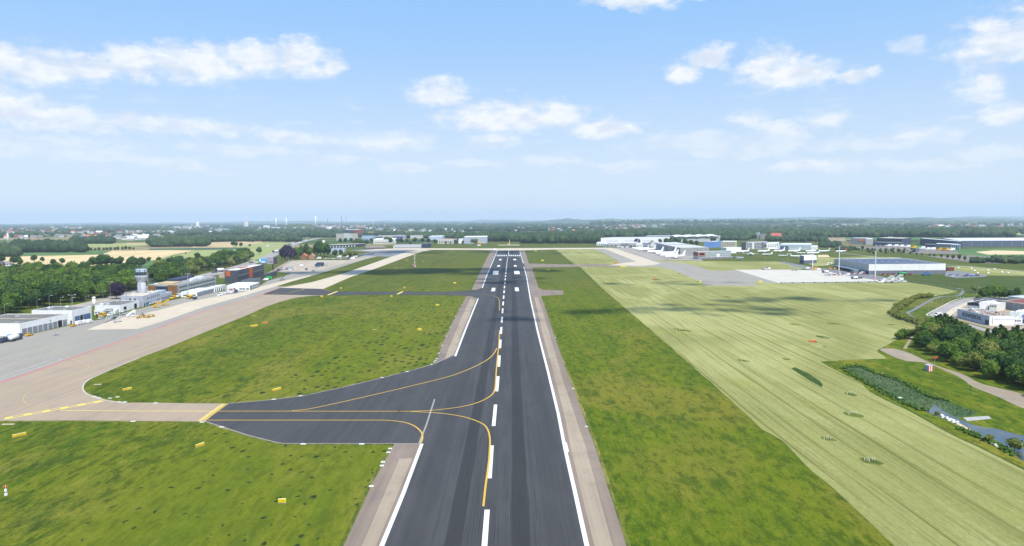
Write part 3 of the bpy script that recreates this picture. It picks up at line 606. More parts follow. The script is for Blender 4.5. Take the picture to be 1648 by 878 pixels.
# ================================================================== markings
Z1 = .045
def edge(pts): return [P(p) for p in pts]
b = MB()
def band(pts, w, off):
    strip_to(b, pts, w, Z1, False)
strip_to(b, [(-27.4, -250, 0), (-27.4, 60, 0), (614.5, 878), (649, 794), (679, 714)], 1.05, Z1, False)
strip_to(b, [(732.6, 573), (750, 528), (769.5, 480)], 1.05, Z1, False)
strip_to(b, [(776, 463), (782.6, 445), (796.8, 411.7), (800.2, 403)], 1.1, Z1, False)
strip_to(b, [(15.9, -250, 0), (15.9, 60, 0), (944.5, 878), (925, 790), (909.2, 721), (898.6, 666.5), (882, 598), (865.4, 533.5), (853.6, 480.9), (847.4, 444.5), (843, 429.5)], 1.05, Z1, False)
strip_to(b, [(912.2, 727), (908.7, 712)], 1.35, Z1+.002, False)
strip_to(b, [(842.2, 423.3), (838.4, 411), (836.5, 403)], 1.1, Z1, False)
cl = [P((780, 878)), P((790.6, 726)), P((797, 657)), P((801.4, 609.5)), P((805.5, 547)), P((808.8, 500)), P((812, 460)), P((815, 430)), P((817.2, 412))]
cl = [Vector((cl[0].x-.6, -200, 0))]+cl
def cx(Y):
    for i in range(len(cl)-1):
        if cl[i].y <= Y <= cl[i+1].y: return cl[i].x+(cl[i+1].x-cl[i].x)*(Y-cl[i].y)/(cl[i+1].y-cl[i].y)
    return cl[-1].x
y = 174.9-51.4*7
while y < 1440:
    y0 = max(y-29.5, -199)
    if y > -190: strip_to(b, [(cx(y0), y0, 0), (cx(y), y, 0)], 1.25, Z1, False)
    y += 51.4
strip_to(b, [(818.4, 409), (818.8, 403)], 1.6, Z1, False)
for i in range(12):
    xa = 797.6+i*3.42+(1.0 if i > 5 else 0)
    b.add([P((xa-.9, 411.9), Z1), P((xa+1.0, 411.9), Z1), P((xa+.95, 409.9), Z1), P((xa-.8, 409.9), Z1)], [(0, 1, 2, 3)])
for q in (((803, 418.6), (806.9, 418.6), (807.2, 416.5), (803.6, 416.5)), ((826.2, 418.4), (830.9, 418.4), (830.2, 416.4), (825.8, 416.4)),
          ((799.8, 428.8), (804.3, 428.8), (805, 426.5), (800.7, 426.5)), ((827.2, 428.6), (831.8, 428.6), (831.2, 426.4), (826.8, 426.4)),
          ((792.8, 441.5), (801.6, 441.5), (802.8, 435.6), (794.2, 435.6)), ((828, 440.8), (836.6, 440.8), (835.6, 435.6), (827.2, 435.6)),
          ((790.4, 468.4), (796.4, 468.4), (797.5, 463), (791.8, 463)), ((829, 468.2), (835.4, 468.2), (834.3, 462.3), (828.4, 462.3))):
    b.add([P(p, Z1) for p in q], [(0, 1, 2, 3)])
o = b.build('runway_markings', PW); o['kind'] = 'structure'
b = MB()
for pts in ([(350.7, 661.4), (500, 661.5), (600, 661.6), (662, 661.6), (693, 660.2), (720, 657.5), (745, 653.8), (769, 647.5), (788, 638), (795.5, 629), (797.8, 614), (798.6, 598), (800.6, 575), (802.8, 555), (804, 531)],
            [(640, 661.8), (662, 662), (686.7, 663.3), (718, 665.8), (750, 671.5), (775.3, 681), (784.6, 690.5), (788.3, 704.5), (788.3, 720), (787, 740), (784.6, 760), (781.7, 780), (777.9, 814.7)],
            [(334.4, 675.9), (450, 675.9), (560, 675.9), (607.7, 675.9), (625, 676.3), (640, 677.7), (653, 680), (662, 683), (669, 686.6), (674.7, 691.3), (678.8, 696.5), (680, 702), (679.4, 707), (677.3, 712.6)],
            [(469.4, 660.8), (485, 659.4), (502.8, 656.8), (553.4, 646), (607.7, 633.6), (662, 620.8), (720, 606.3), (742, 599), (764, 589.6), (783, 579.5), (791, 573), (796, 567), (799.5, 560)]):
    strip_to(b, pts, .55, .048)
strip_to(b, [(422, 475), (480, 467.4), (489, 464.4)], .6, .05); strip_to(b, [(640, 471.3), (720, 472), (770, 473), (795, 476), (803, 482), (804, 500)], .4, .05)
o = b.build('taxi_line_markings', PY); o['kind'] = 'structure'
b = MB()
strip_to(b, [(97, 660.2), (200, 661), (350, 661.4)], .5, .03); 
for k, w in ((0, 0),):
    strip_to(b, [(7, 674.6), (90, 659.6), (168.5, 645)], .6, .03, False); strip_to(b, [(8, 671.8), (90, 657.3), (166.5, 643.5)], .5, .03, False)
dashes_to(b, [(7.5, 673.2), (90, 658.5), (167.5, 644.3)], 1.5, .034, 2.6, 3.4, False)
for dx in (0, 3.2, 6.4): strip_to(b, [(319.5+dx, 677.4), (358+dx, 649.8)], .42, .05, False)
dashes_to(b, [(327, 677.3), (365.5, 649.8)], 1.1, .05, .9, .9, False)
for (p, q) in (((527.6, 474.6), (543, 468.4)), ((639.6, 473.2), (648, 468.9))):
    strip_to(b, [p, q], 2.2, .055, False)
strip_to(b, [(422, 473.4), (423, 473.1)], .5, .055, False)
o = b.build('holding_position_markings', PYB); o['kind'] = 'structure'
b = MB()
strip_to(b, [(76.6, 560), (111.6, 575), (134, 584.6), (140, 587), (142.5, 590), (138.8, 594.3), (128, 599), (111.6, 604.7), (85, 614), (63.8, 622), (48, 629.6), (40.5, 635), (37.5, 641.3), (41.5, 649), (54, 654), (72, 657.4), (96, 660)], .32, .03)
strip_to(b, [(142, 591.5), (170, 582.5), (200, 572.8), (300, 537), (390, 497.5), (430, 482), (480, 467.5), (560, 444.5), (620, 423.5), (665, 406.5)], .3, .03)
strip_to(b, [(59.4, 551.5), (79, 561.5)], .35, .03)
for (x, y) in ((1134, 439), (1164, 449), (1185, 457), (1285, 438.8), (1328, 446.6)): strip_to(b, [(x-5, y), (x+5, y)], 2.6, .03, False)
strip_to(b, [(930, 425.4), (934, 428.6)], 1.2, .03, False)
o = b.build('apron_guide_lines', PYF); o['kind'] = 'structure'
b = MB()
strip_to(b, [(-10, 618.4), (79.7, 588.7), (159.5, 560), (250.7, 529), (327.7, 500.7), (390, 483.7), (450.7, 463)], 1.05, .032)
dashes_to(b, [(0, 580.6), (75, 580.6)], .4, .032, 2.2, 2.2, False)
o = b.build('apron_boundary_line', PR); o['kind'] = 'structure'
b = MB()
strip_to(b, [(0, 612.8), (60, 592.7), (97, 579.8), (98, 577.6), (92, 577.2)], .3, .034, False); strip_to(b, [(0, 607.6), (40, 594), (72, 582.6), (75, 580.6)], .35, .034, False)
dashes_to(b, [(0, 577.2), (92, 577.2)], .4, .034, 2.2, 2.2, False)
strip_to(b, [(98, 579), (159, 557.5), (250, 526.5), (327, 498)], .16, .034)
strip_to(b, [(393, 475), (394, 480)], .4, .034, False); strip_to(b, [(1120, 417), (1150, 428)], .3, .034, False)
o = b.build('apron_white_lines', PWF); o['kind'] = 'structure'
b = MB()
strip_to(b, [(674.5, 713), (686, 684), (699.5, 642)], .55, .044, False)
for pts in ([(331, 677.8), (337, 680), (398.6, 700), (445, 711.7), (455.7, 713.3), (560, 713.4), (680, 713.6)], [(365, 649.2), (400, 646.4), (441, 642.8), (488, 636.8), (553, 622.8), (619, 606.8), (662, 595.8), (698, 585.8), (719, 576.3), (729, 571.5)]):
    strip_to(b, pts, .5, .042, False)
o = b.build('asphalt_edge_strip', PBE); o['kind'] = 'structure'
b = MB(); strip_to(b, [(203, 648.4), (175, 644.6), (163, 641.8), (148, 636.8), (139, 632.6), (134.4, 628), (133.4, 623.4), (135, 618), (139, 613.6), (147.6, 608.2), (159, 603), (188, 590.4), (224.2, 575.8)], .6, .02)
o = b.build('taxiway_edge_kerb', KERB); o['kind'] = 'structure'
# ================================================================== haze, clouds overhead, hills, far woods
hb = MB(); hb.box(-36000, 36000, -900, 34500, -1.5, 420)
hz = bpy.data.materials.new('haze_air'); hz.use_nodes = True; hz.node_tree.nodes.clear()
ho = hz.node_tree.nodes.new('ShaderNodeOutputMaterial'); hv = hz.node_tree.nodes.new('ShaderNodeVolumePrincipled')
hv.inputs['Color'].default_value = (.66, .80, 1.0, 1); hv.inputs['Density'].default_value = 5.0e-5; hv.inputs['Anisotropy'].default_value = 0.0
hz.node_tree.links.new(hv.outputs[0], ho.inputs['Volume'])
haze = hb.build('haze', hz); haze['kind'] = 'stuff'

def icosphere(n):
    import bmesh
    bm = bmesh.new(); bmesh.ops.create_icosphere(bm, subdivisions=n, radius=1)
    v = np.array([p.co[:] for p in bm.verts]); f = np.array([[q.index for q in x.verts] for x in bm.faces]); bm.free(); return v, f
ICO1, ICO2, ICO3 = icosphere(1), icosphere(2), icosphere(3)
def mesh_np(name, V, F, mats, attr=None, smooth=False, mi=None):
    me = bpy.data.meshes.new(name); n = len(V); m = len(F); k = F.shape[1]
    me.vertices.add(n); me.vertices.foreach_set('co', np.asarray(V, np.float32).ravel())
    me.loops.add(m*k); me.loops.foreach_set('vertex_index', F.astype(np.int32).ravel())
    me.polygons.add(m); me.polygons.foreach_set('loop_start', (np.arange(m)*k).astype(np.int32))
    me.update(calc_edges=True)
    if attr is not None:
        a = me.attributes.new('shade', 'FLOAT', 'FACE'); a.data.foreach_set('value', np.asarray(attr, np.float32))
    if smooth: me.polygons.foreach_set('use_smooth', np.ones(m, bool))
    for x in (mats if isinstance(mats, list) else [mats]): me.materials.append(x)
    if mi is not None: me.polygons.foreach_set('material_index', mi.astype(np.int32))
    return me
def m_leaf(name, a, b_, c, rough=.8, trans=.0):
    b = NB(name); at_ = b.n('ShaderNodeAttribute'); at_.attribute_name = 'shade'
    oi = b.n('ShaderNodeObjectInfo')
    f = b.math('ADD', b.math('MULTIPLY', at_.outputs['Fac'], .62), b.math('MULTIPLY', oi.outputs['Random'], .38))
    cr = b.n('ShaderNodeValToRGB'); b.t.links.new(f, cr.inputs[0])
    cr.color_ramp.elements[0].position = .05; cr.color_ramp.elements[0].color = (*a, 1)
    cr.color_ramp.elements[1].position = .95; cr.color_ramp.elements[1].color = (*c, 1)
    e = cr.color_ramp.elements.new(.5); e.color = (*b_, 1)
    return b.out(cr.outputs[0], rough, spec=.15)
LEAF = m_leaf('green_leaves', (.016, .044, .006), (.058, .115, .012), (.15, .205, .028))
LEAFD = m_leaf('dark_leaves', (.010, .034, .009), (.033, .076, .016), (.08, .135, .030))
LEAFO = m_leaf('olive_leaves', (.08, .10, .02), (.14, .165, .03), (.22, .23, .055))
LEAFP = m_leaf('purple_leaves', (.014, .008, .024), (.030, .015, .046), (.065, .03, .085))
LEAFF = m_leaf('far_leaves', (.014, .034, .013), (.030, .058, .020), (.072, .095, .034))
REEDM = m_leaf('reed_leaves', (.05, .10, .035), (.10, .15, .06), (.20, .21, .10))
BARK = mat('bark', (.11, .085, .06), .95)

def blobs(name, items, m, kind='stuff', detail=1):
    """many lumpy crowns (x, y, radius, height) as one far wood"""
    iv, jf = (ICO1, ICO2)[detail-1]
    N = len(items); nv = len(iv)
    it = np.array(items)
    V = np.repeat(iv[None], N, 0).copy()
    V *= (1+rng.uniform(-.28, .30, (N, nv, 1)))
    V[:, :, 0] *= it[:, 2, None]; V[:, :, 1] *= it[:, 2, None]; V[:, :, 2] *= it[:, 3, None]*.55
    V[:, :, 0] += it[:, 0, None]; V[:, :, 1] += it[:, 1, None]; V[:, :, 2] += it[:, 3, None]*.48
    F = (jf[None]+(np.arange(N)*nv)[:, None, None]).reshape(-1, 3)
    sh = np.clip(np.repeat(rng.uniform(0, 1, N), len(jf))*.7+rng.uniform(0, .3, N*len(jf)), 0, 1)
    me = mesh_np(name, V.reshape(-1, 3), F, m, sh)
    o = bpy.data.objects.new(name, me); COL.objects.link(o)
    if kind: o['kind'] = kind
    return o
def wood(x0, x1, y0, y1, n, r, h, m=None, name='far_wood'):
    """a wood whose trees stand between these lines of sight; y1 is its near edge"""
    it = []
    for i in range(n):
        px = random.uniform(x0, x1); py = y1-(y1-y0)*random.random()**1.5
        g = at(px, py); k = random.uniform(.75, 1.3)
        it.append((g.x, g.y, r*k, h*random.uniform(.75, 1.2)))
    return blobs(name, it, m or LEAFF)
# nearer far woods, as the photo shows them
for a in ((20, 136, 398, 406, 220, 11, 23), (-30, 30, 400, 413, 90, 10, 18), (118, 182, 387, 392, 110, 13, 18), (240, 335, 388, 396.5, 200, 12, 22), (300, 482, 383, 388.5, 300, 12, 16), (245, 275, 392, 397, 40, 10, 12),
          (735, 850, 381, 388.5, 260, 13, 24), (840, 968, 382, 391.5, 300, 12, 24), (960, 1115, 377, 383, 260, 15, 26), (1105, 1300, 376, 383.5, 360, 14, 22), (1160, 1205, 383, 386.5, 60, 10, 14), (1255, 1330, 384, 389, 90, 9, 13), (1320, 1352, 390, 398, 50, 7, 8), (1100, 1130, 385, 387, 40, 9, 13), (1300, 1630, 375, 381.5, 560, 14, 24),
          (640, 740, 376, 383, 180, 13, 18), (1080, 1150, 383, 388, 60, 9, 16), (485, 545, 376, 382, 100, 13, 16), (560, 650, 372, 377, 140, 16, 16), (1235, 1280, 383, 388, 60, 9, 14), (1345, 1380, 398, 403, 30, 5, 5), (1600, 1720, 419, 424, 60, 7, 9), (1560, 1600, 420, 423, 24, 5, 7)):
    wood(*a)
D = 3300.0; k = 0
while D < 21000:
    it = []; wid = D*1.55; r = max(12, D*.0042); n = int(min(900, wid/(r*.9)))
    for i in range(n):
        x = -wid/2+wid*(i+random.random())/n
        c = noise.noise(Vector((x*.0011, D*.003, 3.3)))+.35*noise.noise(Vector((x*.006, D*.01, 1)))
        if c < (-.02 if x < 0 else -.12): continue
        for j in range(2 if c > .15 else 1):
            it.append((x+random.uniform(-r, r), D+random.uniform(-.04, .05)*D, r*random.uniform(.7, 1.3), (15+r*.22)*random.uniform(.7, 1.25)))
    blobs('far_wood', it, LEAFF)
    D *= 1.105; k += 1
# rolling hills on the skyline
HILLM = NB('wooded_hill'); hn = HILLM.noise(HILLM.co((1, 1, 1), src='World'), .0016, 6, .7)
HILLM = HILLM.out(HILLM.mix(HILLM.mr(hn, .46, .56), (.035, .065, .022), (.11, .13, .05)), .95, spec=.05)
def hill(px0, px1, Y, h, depth, seed):
    x0 = at(px0, 440); x1 = at(px1, 440); X0 = x0.x/x0.y*Y; X1 = x1.x/x1.y*Y; nx, ny = 90, 14; vs = []; fs = []
    for j in range(ny+1):
        for i in range(nx+1):
            u, v = i/nx, j/ny
            e = min(1, 5*u, 5*(1-u))**.7*math.sin(math.pi*min(1, max(0, v)))
            z = h*e*(.72+.55*noise.noise(Vector((u*9+seed, v*1.5, seed)))+.2*noise.noise(Vector((u*34, v*5, seed))))
            vs.append((X0+(X1-X0)*u, Y+depth*v, z-1.2))
    for j in range(ny):
        for i in range(nx): a = j*(nx+1)+i; fs.append((a, a+1, a+nx+2, a+nx+1))
    b = MB(); b.add(vs, fs); o = b.build('hill', HILLM, smooth=True); o['kind'] = 'structure'
for a in ((940, 1400, 8200, 62, 2600, 1), (820, 1200, 14500, 105, 4000, 2), (1150, 1760, 12500, 98, 4000, 3), (-200, 700, 24000, 92, 6000, 4), (500, 1000, 26000, 112, 6000, 5), (900, 1850, 22000, 135, 6000, 6), (1380, 1760, 7600, 40, 1800, 7)):
    hill(*a)
it = []
for i in range(420):      # woods on the near hill sides
    px = random.uniform(950, 1400); Y = random.uniform(8600, 9300); g = at(px, 440); it.append((g.x/g.y*Y, Y, 30, 50+random.uniform(-8, 16)))
blobs('far_wood', it, LEAFF)

# clouds that drift over the field and shade parts of it
cm = bpy.data.materials.new('cloud_white'); cm.use_nodes = True; t_ = cm.node_tree; t_.nodes.clear()
co = t_.nodes.new('ShaderNodeOutputMaterial'); cd = t_.nodes.new('ShaderNodeBsdfDiffuse'); ct = t_.nodes.new('ShaderNodeBsdfTransparent'); cx_ = t_.nodes.new('ShaderNodeMixShader')
cn = t_.nodes.new('ShaderNodeTexNoise'); cn.inputs['Scale'].default_value = .014; cn.inputs['Detail'].default_value = 5
cr_ = t_.nodes.new('ShaderNodeMapRange'); cr_.inputs[1].default_value = .38; cr_.inputs[2].default_value = .62; cr_.inputs[3].default_value = .14; cr_.inputs[4].default_value = .58
g_ = t_.nodes.new('ShaderNodeNewGeometry'); t_.links.new(g_.outputs['Position'], cn.inputs['Vector']); t_.links.new(cn.outputs['Fac'], cr_.inputs[0])
cd.inputs[0].default_value = (.9, .9, .9, 1)
t_.links.new(cr_.outputs[0], cx_.inputs[0]); t_.links.new(ct.outputs[0], cx_.inputs[1]); t_.links.new(cd.outputs[0], cx_.inputs[2]); t_.links.new(cx_.outputs[0], co.inputs[0])
CH = 1200.
def cloud(px, py, hw, hl, n, seed):
    """cloud whose shadow centre lies at this spot of the field; hw across, hl along (metres)"""
    g = at(px, py); c = g+SV*(CH/SV.z); rs = random.Random(seed); Vs = []; Fs = []; nv = len(ICO3[0])
    for i in range(n):
        a = rs.uniform(0, 6.28); q = rs.random()**.5
        x = c.x+math.cos(a)*q*hw; y = c.y+math.sin(a)*q*hl; r = rs.uniform(.18, .36)*min(hw, hl*2)*(1.15-q*.7)
        v = ICO3[0].copy(); v *= 1+.22*np.array([[noise.noise(Vector(p)*1.7+Vector((i*3, seed, 0)))] for p in v])
        v *= r; v[:, 2] *= .45; v += (x, y, CH+r*.3); Vs.append(v); Fs.append(ICO3[1]+i*nv)
    me = mesh_np('cloud', np.concatenate(Vs), np.concatenate(Fs), cm, smooth=True)
    o = bpy.data.objects.new('cloud', me); COL.objects.link(o); o['kind'] = 'stuff'
for a in ((690, 437, 190, 62, 60, 1), (815, 455, 50, 30, 8, 21), (820, 450, 45, 60, 10, 11), (720, 405.5, 190, 70, 26, 2), (1085, 456, 80, 26, 14, 3), (1280, 482, 95, 26, 18, 4), (1120, 497, 75, 30, 14, 5), (830, 512, 60, 16, 9, 6), (950, 500, 70, 22, 10, 9), (905, 408, 60, 50, 8, 7), (600, 409, 60, 40, 8, 8), (1230, 505, 60, 16, 8, 12)):
    cloud(*a)
# ================================================================== trees
def crown_mesh(name, m, seed, W, H, base, leaves=900, lsz=.75, lumps=9, conic=False):
    """crown = lumpy clumps covered with leaf-sprig faces; W width, H top height, base = height where the crown starts"""
    rs = np.random.default_rng(seed); cs = []
    for i in range(lumps):
        if conic:
            t = (i+.5)/lumps; z = base+(H-base)*t; r = W/2*(1.08-t)*.9+.25; cs.append((rs.uniform(-.12, .12)*W, rs.uniform(-.12, .12)*W, z, r, r*1.3))
        else:
            a = rs.uniform(0, 6.28); q = rs.random()**.6; z = base+(H-base)*(.30+.42*rs.random())*(1-.22*q)+(H-base)*.08
            r = W*rs.uniform(.20, .30); cs.append((math.cos(a)*q*W*.27, math.sin(a)*q*W*.27, z, r, r*.92))
    if not conic: cs.append((0, 0, base+(H-base)*.52, W*.33, (H-base)*.44))
    V = []; F = []; S = []; k = 0
    iv, jf = ICO2
    for c in cs:
        v = iv*(1+rs.uniform(-.16, .12, (len(iv), 1)))*np.array([c[3], c[3], c[4]])*.86+np.array(c[:3])
        V.append(v); F.append(jf+k); k += len(iv); S.append(rs.uniform(.05, .45, len(jf)))  # core lumps toned darker: shade of the crown gaps put into the colour
    per = leaves//len(cs)
    for c in cs:
        tone = rs.uniform(-.18, .22)
        d = rs.normal(size=(per, 3)); d /= np.linalg.norm(d, axis=1)[:, None]
        p = np.array(c[:3])+d*np.array([c[3], c[3], c[4]])*rs.uniform(.86, 1.16, (per, 1))
        nrm = d+rs.normal(size=(per, 3))*.55; nrm /= np.linalg.norm(nrm, axis=1)[:, None]
        u = np.cross(nrm, rs.normal(size=(per, 3))); u /= np.linalg.norm(u, axis=1)[:, None]; w = np.cross(nrm, u)
        sz = lsz*rs.uniform(.5, 1.15, (per, 1))
        q = np.stack([p-u*sz, p-w*sz*.7, p+u*sz, p+w*sz*.7], 1).reshape(-1, 3)
        V.append(q); idx = np.arange(per)*4+k
        F.append(np.stack([idx, idx+1, idx+2], 1)); F.append(np.stack([idx, idx+2, idx+3], 1)); k += per*4
        s = np.clip(rs.uniform(.2, 1, per)+tone, 0, 1); S += [s, s]
    return mesh_np(name, np.concatenate(V), np.concatenate(F), m, np.concatenate(S))
def make_tree(name, m, seed, W, H, base, leaves, lsz, lumps=9, conic=False, trunk_r=.35):
    root = empty(name, (0, 0, 0), 'tree', 'tree')
    b = MB(); b.bar((0, 0, -.3), (0, 0, base+.3*(H-base)), trunk_r, trunk_r*.6, 8)
    rs = random.Random(seed)
    if not conic:
        for i in range(5):
            a = i*1.256+rs.random(); b.bar((0, 0, base*.8+rs.random()), (math.cos(a)*W*.24, math.sin(a)*W*.24, base+(H-base)*.45), trunk_r*.45, trunk_r*.15, 5)
    b.build('trunk', BARK, root, local=True)
    c = bpy.data.objects.new('crown', crown_mesh('crown', m, seed, W, H, base, leaves, lsz, lumps, conic)); COL.objects.link(c); c.parent = root
    return root
PR_ = {}
def tree(kind, label, px, py, sc=1.0, group=None, cat='tree', z=0, name=None):
    pr, used = PR_[kind]
    g = at(px, py); o = pr if not used else copy_tree(pr)
    PR_[kind] = (pr, True)
    o.location = (g.x, g.y, z); o.rotation_euler.z = random.uniform(0, 6.28)
    s = sc if isinstance(sc, tuple) else (sc*random.uniform(.93, 1.07), sc*random.uniform(.93, 1.07), sc)
    o.scale = s; o['label'] = label; o['category'] = cat
    if group: o['group'] = group
    elif 'group' in o: del o['group']
    return o
PR_['leafy'] = (make_tree('broad_green_tree', LEAF, 11, 17, 18, 3, 1500, .85, 11), False)  # broadleaf names only mark form and tone, species unknown
PR_['leafy2'] = (make_tree('tall_green_tree', LEAF, 12, 15, 20, 3, 1500, .85, 12), False)
PR_['dark'] = (make_tree('dark_green_tree', LEAFD, 13, 16, 19, 3, 1500, .85, 11), False)
PR_['olive'] = (make_tree('olive_green_tree', LEAFO, 14, 15, 16, 2, 1400, .8, 10), False)
PR_['small'] = (make_tree('small_green_tree', LEAF, 15, 9, 9, 1.2, 1500, .48, 11, trunk_r=.2), False)
PR_['small2'] = (make_tree('small_dark_tree', LEAFD, 16, 8, 10, 1.2, 1500, .46, 11, trunk_r=.2), False)
PR_['small3'] = (make_tree('small_olive_tree', LEAFO, 17, 8.5, 8.5, 1.0, 1400, .45, 10, trunk_r=.2), False)
PR_['conic'] = (make_tree('conifer_tree', LEAFD, 18, 6, 11, .8, 1400, .42, 9, True, .22), False)
PR_['poplar'] = (make_tree('poplar_tree', LEAFD, 19, 11, 22, 2, 1600, .8, 13, False, .35), False)
PR_['purple'] = (make_tree('copper_beech_tree', LEAFP, 20, 16, 17, 2, 1700, .8, 12), False)
PR_['lone'] = (make_tree('field_tree', LEAFD, 21, 13, 15, 3.5, 900, .9, 8), False)
PR_['sap'] = (make_tree('young_tree', LEAFD, 22, 7, 9, 1.5, 400, .7, 6, trunk_r=.18), False)
PR_['bush'] = (make_tree('bush', LEAFO, 23, 4.2, 3.2, .2, 500, .34, 7, trunk_r=.08), False)
PR_['bushg'] = (make_tree('willow_bush', LEAF, 24, 6, 4.6, .3, 800, .38, 8, trunk_r=.12), False)

def inside(p, poly):
    x, y = p; c = False; n = len(poly)
    for i in range(n):
        a, b_ = poly[i], poly[(i+1) % n]
        if (a[1] > y) != (b_[1] > y) and x < (b_[0]-a[0])*(y-a[1])/(b_[1]-a[1])+a[0]: c = not c
    return c
def plant(poly_px, spacing, kinds, labels, group, smin=.8, smax=1.2, seed=1):
    W_ = [at(*p) for p in poly_px]; poly = [(w.x, w.y) for w in W_]
    xs = [p[0] for p in poly]; ys = [p[1] for p in poly]; rs = random.Random(seed); n = 0
    y = min(ys); row = 0
    while y < max(ys):
        x = min(xs)+(row % 2)*spacing/2
        while x < max(xs):
            q = (x+rs.uniform(-.32, .32)*spacing, y+rs.uniform(-.32, .32)*spacing)
            if inside(q, poly):
                k = rs.choices(kinds, [w for _, w in labels])[0] if False else rs.choices(range(len(kinds)), [l[1] for l in labels])[0]
                pr, used = PR_[kinds[k]]; o = pr if not used else copy_tree(pr); PR_[kinds[k]] = (pr, True)
                s = rs.uniform(smin, smax); o.location = (q[0], q[1], 0); o.rotation_euler.z = rs.uniform(0, 6.28); o.scale = (s*rs.uniform(.9, 1.1), s*rs.uniform(.9, 1.1), s*rs.uniform(.9, 1.08))
                o['label'] = labels[k][0]; o['category'] = 'tree'; o['group'] = group; n += 1
            x += spacing
        y += spacing*.87; row += 1
    return n
n1 = plant([(-60, 449), (0, 447), (60, 443.5), (140, 447), (215, 452), (226, 466), (200, 474), (160, 481), (128, 488), (50, 500), (0, 510), (-70, 520)], 14.5, ['leafy', 'leafy2', 'dark', 'olive'],
   [('big round green tree in the dense wood behind the hangars', 4), ('tall pale green tree in the dense wood behind the hangars', 3), ('dark green tree in the dense wood behind the hangars', 3), ('olive tinted tree in the dense wood behind the hangars', 1)], 'trees of the wood behind the hangars', .62, 1.22, 3)
n2 = plant([(236, 449), (262, 437), (300, 432), (340, 427), (352, 418), (395, 412), (404, 418), (385, 426), (350, 433), (320, 441), (285, 452), (255, 462), (240, 462)], 14, ['leafy', 'dark', 'olive'],
   [('green tree in the belt between terminal and motorway', 3), ('dark green tree in the belt between terminal and motorway', 3), ('olive green tree in the belt between terminal and motorway', 2)], 'trees between the terminal and the motorway', .55, 1.15, 5)
n3 = plant([(1482, 546), (1500, 541), (1530, 545), (1556, 552), (1580, 557), (1605, 561), (1660, 561), (1730, 561), (1740, 655), (1690, 644), (1648, 628), (1605, 613.5), (1559.5, 597), (1511.6, 579), (1490, 567), (1476, 553)], 6.3, ['small', 'small2', 'small3', 'conic'],
   [('bushy light green tree in the wood by the gravel track', 5), ('darker green tree in the wood by the gravel track', 3), ('olive toned tree in the wood by the gravel track', 2), ('pointed dark conifer in the wood by the gravel track', .8)], 'trees of the wood beside the gravel track', .62, 1.3, 9)
for (x, y, s) in ((1497, 538, .9), (1505, 538, 1.0), (1513, 539, 1.15), (1521, 540, 1.2), (1529, 542, 1.1), (1537, 545, 1.05), (1545, 549, 1.0), (1553, 553, .9), (1590, 558, .9), (1600, 557, .95), (1609, 556, 1.05), (1618, 557, .9), (1628, 557, .95), (1638, 557, 1.05), (1647, 558, .9), (1509, 542, 1), (1523, 545, 1)):
    tree('conic', 'tall dark conifer in the row along the warehouse edge of the wood', x, y, s, 'conifers facing the lettered warehouse')
print('trees', n1, n2, n3)
# single trees
tree('purple', 'dark purple copper beech beside the control tower', 188, 481, 1.0)
for (x, y, s) in ((458, 418.6, 1.5), (468, 419, 1.4), (463, 416, 1.7)): tree('purple', 'large dark purple beech clump at the edge of the dirt lot', x, y, s, 'purple beeches by the dirt lot')
for i, (x, y, s) in enumerate(((478, 417, 1.0), (485, 415.5, .95), (493, 414, 1.05), (500, 414, .9), (511, 414, 1.15), (516, 412, 1.2), (522, 412.5, 1.25), (528, 413, 1.0), (468, 418.8, .55), (474, 418.8, .5), (480, 419, .45))):
    tree('poplar' if i % 3 else 'leafy', 'tall green tree in the row behind the two small orange houses', x, y, s*1.3, 'tall trees behind the orange houses')
for (x, y, s) in ((162, 477, .8), (152, 479, .7)): tree('leafy', 'round green tree standing by the side road near the white cabin', x, y, s, 'trees by the side road')
for (x, y, s) in ((556, 415.5, .8), (564, 415, .9), (572, 414, .8), (540, 413, .8), (548, 411, .7)): tree('olive' if x > 550 else 'dark', 'bushy tree beside the parked white vans at the lot corner', x, y, s, 'trees beside the white vans')
for (x, y, s, t) in ((22, 427, 1.0, 'broad field tree closest to the small white farmhouse'), (30, 425.5, .95, 'narrow field tree next to the farmhouse garden'), (55, 422.5, .95, 'tall lone tree with bare trunk in the tan wheat field'), (68, 422.5, .7, 'small round bush-like tree in the tan wheat field'),
                     (86, 428, .8, 'lone round tree at the lower edge of the wheat field, nearer the farmhouse'), (100.5, 426.5, .8, 'lone round tree at the lower edge of the wheat field, nearer the tower'), (33, 428.5, .8, 'dark tree in the farmhouse hedge'), (4, 424, .9, 'pale tree beside the farmhouse at the picture edge')):
    tree('lone', t, x, y, s)
for (x, y, s) in ((143, 431, .85), (150, 430, 1.05), (157, 430, 1.1), (164, 430.5, 1.3), (172, 430, 1.25), (179, 429.5, 1.2), (187, 428.5, 1.0), (194, 428.5, 1.0), (210, 430, .95), (217, 430, .85), (224, 430, .9), (228, 429, .95), (240, 422, .6), (256, 422, .6), (275, 423.5, .7), (290, 424, .85), (306, 426, .8), (318, 419, .9), (214, 428, 1.)):
    tree('lone' if x % 2 else 'dark', 'green tree of the clumps along the far edge of the wood', x, y, s*.9, 'field edge tree clumps')
for (x, y, s) in ((376, 397.5, 1.3), (380, 397.8, 1.0), (388, 397.6, .9), (402, 397.4, .6), (417, 409.5, 1.1), (299, 409, .3)): tree('lone', 'rounded lone tree standing in the far fields by the motorway', x, y, s, 'lone trees in the far fields')
for i in range(14): tree('sap', 'small tree in the straight hedgerow line of the far green field', 136+i*6.1+random.uniform(-1, 1), 404.3-i*.12, 1.15*random.uniform(.8, 1.3), 'hedgerow trees of the far green field')
for i in range(22):
    t = i/21; x = 1368+t*205; y = 401+t*t*7+t*14.5
    tree('sap', 'small roadside tree in the diagonal row behind the big hangar', x+random.uniform(-2, 2), y, random.uniform(.65, 1.2), 'roadside trees behind the hangar')
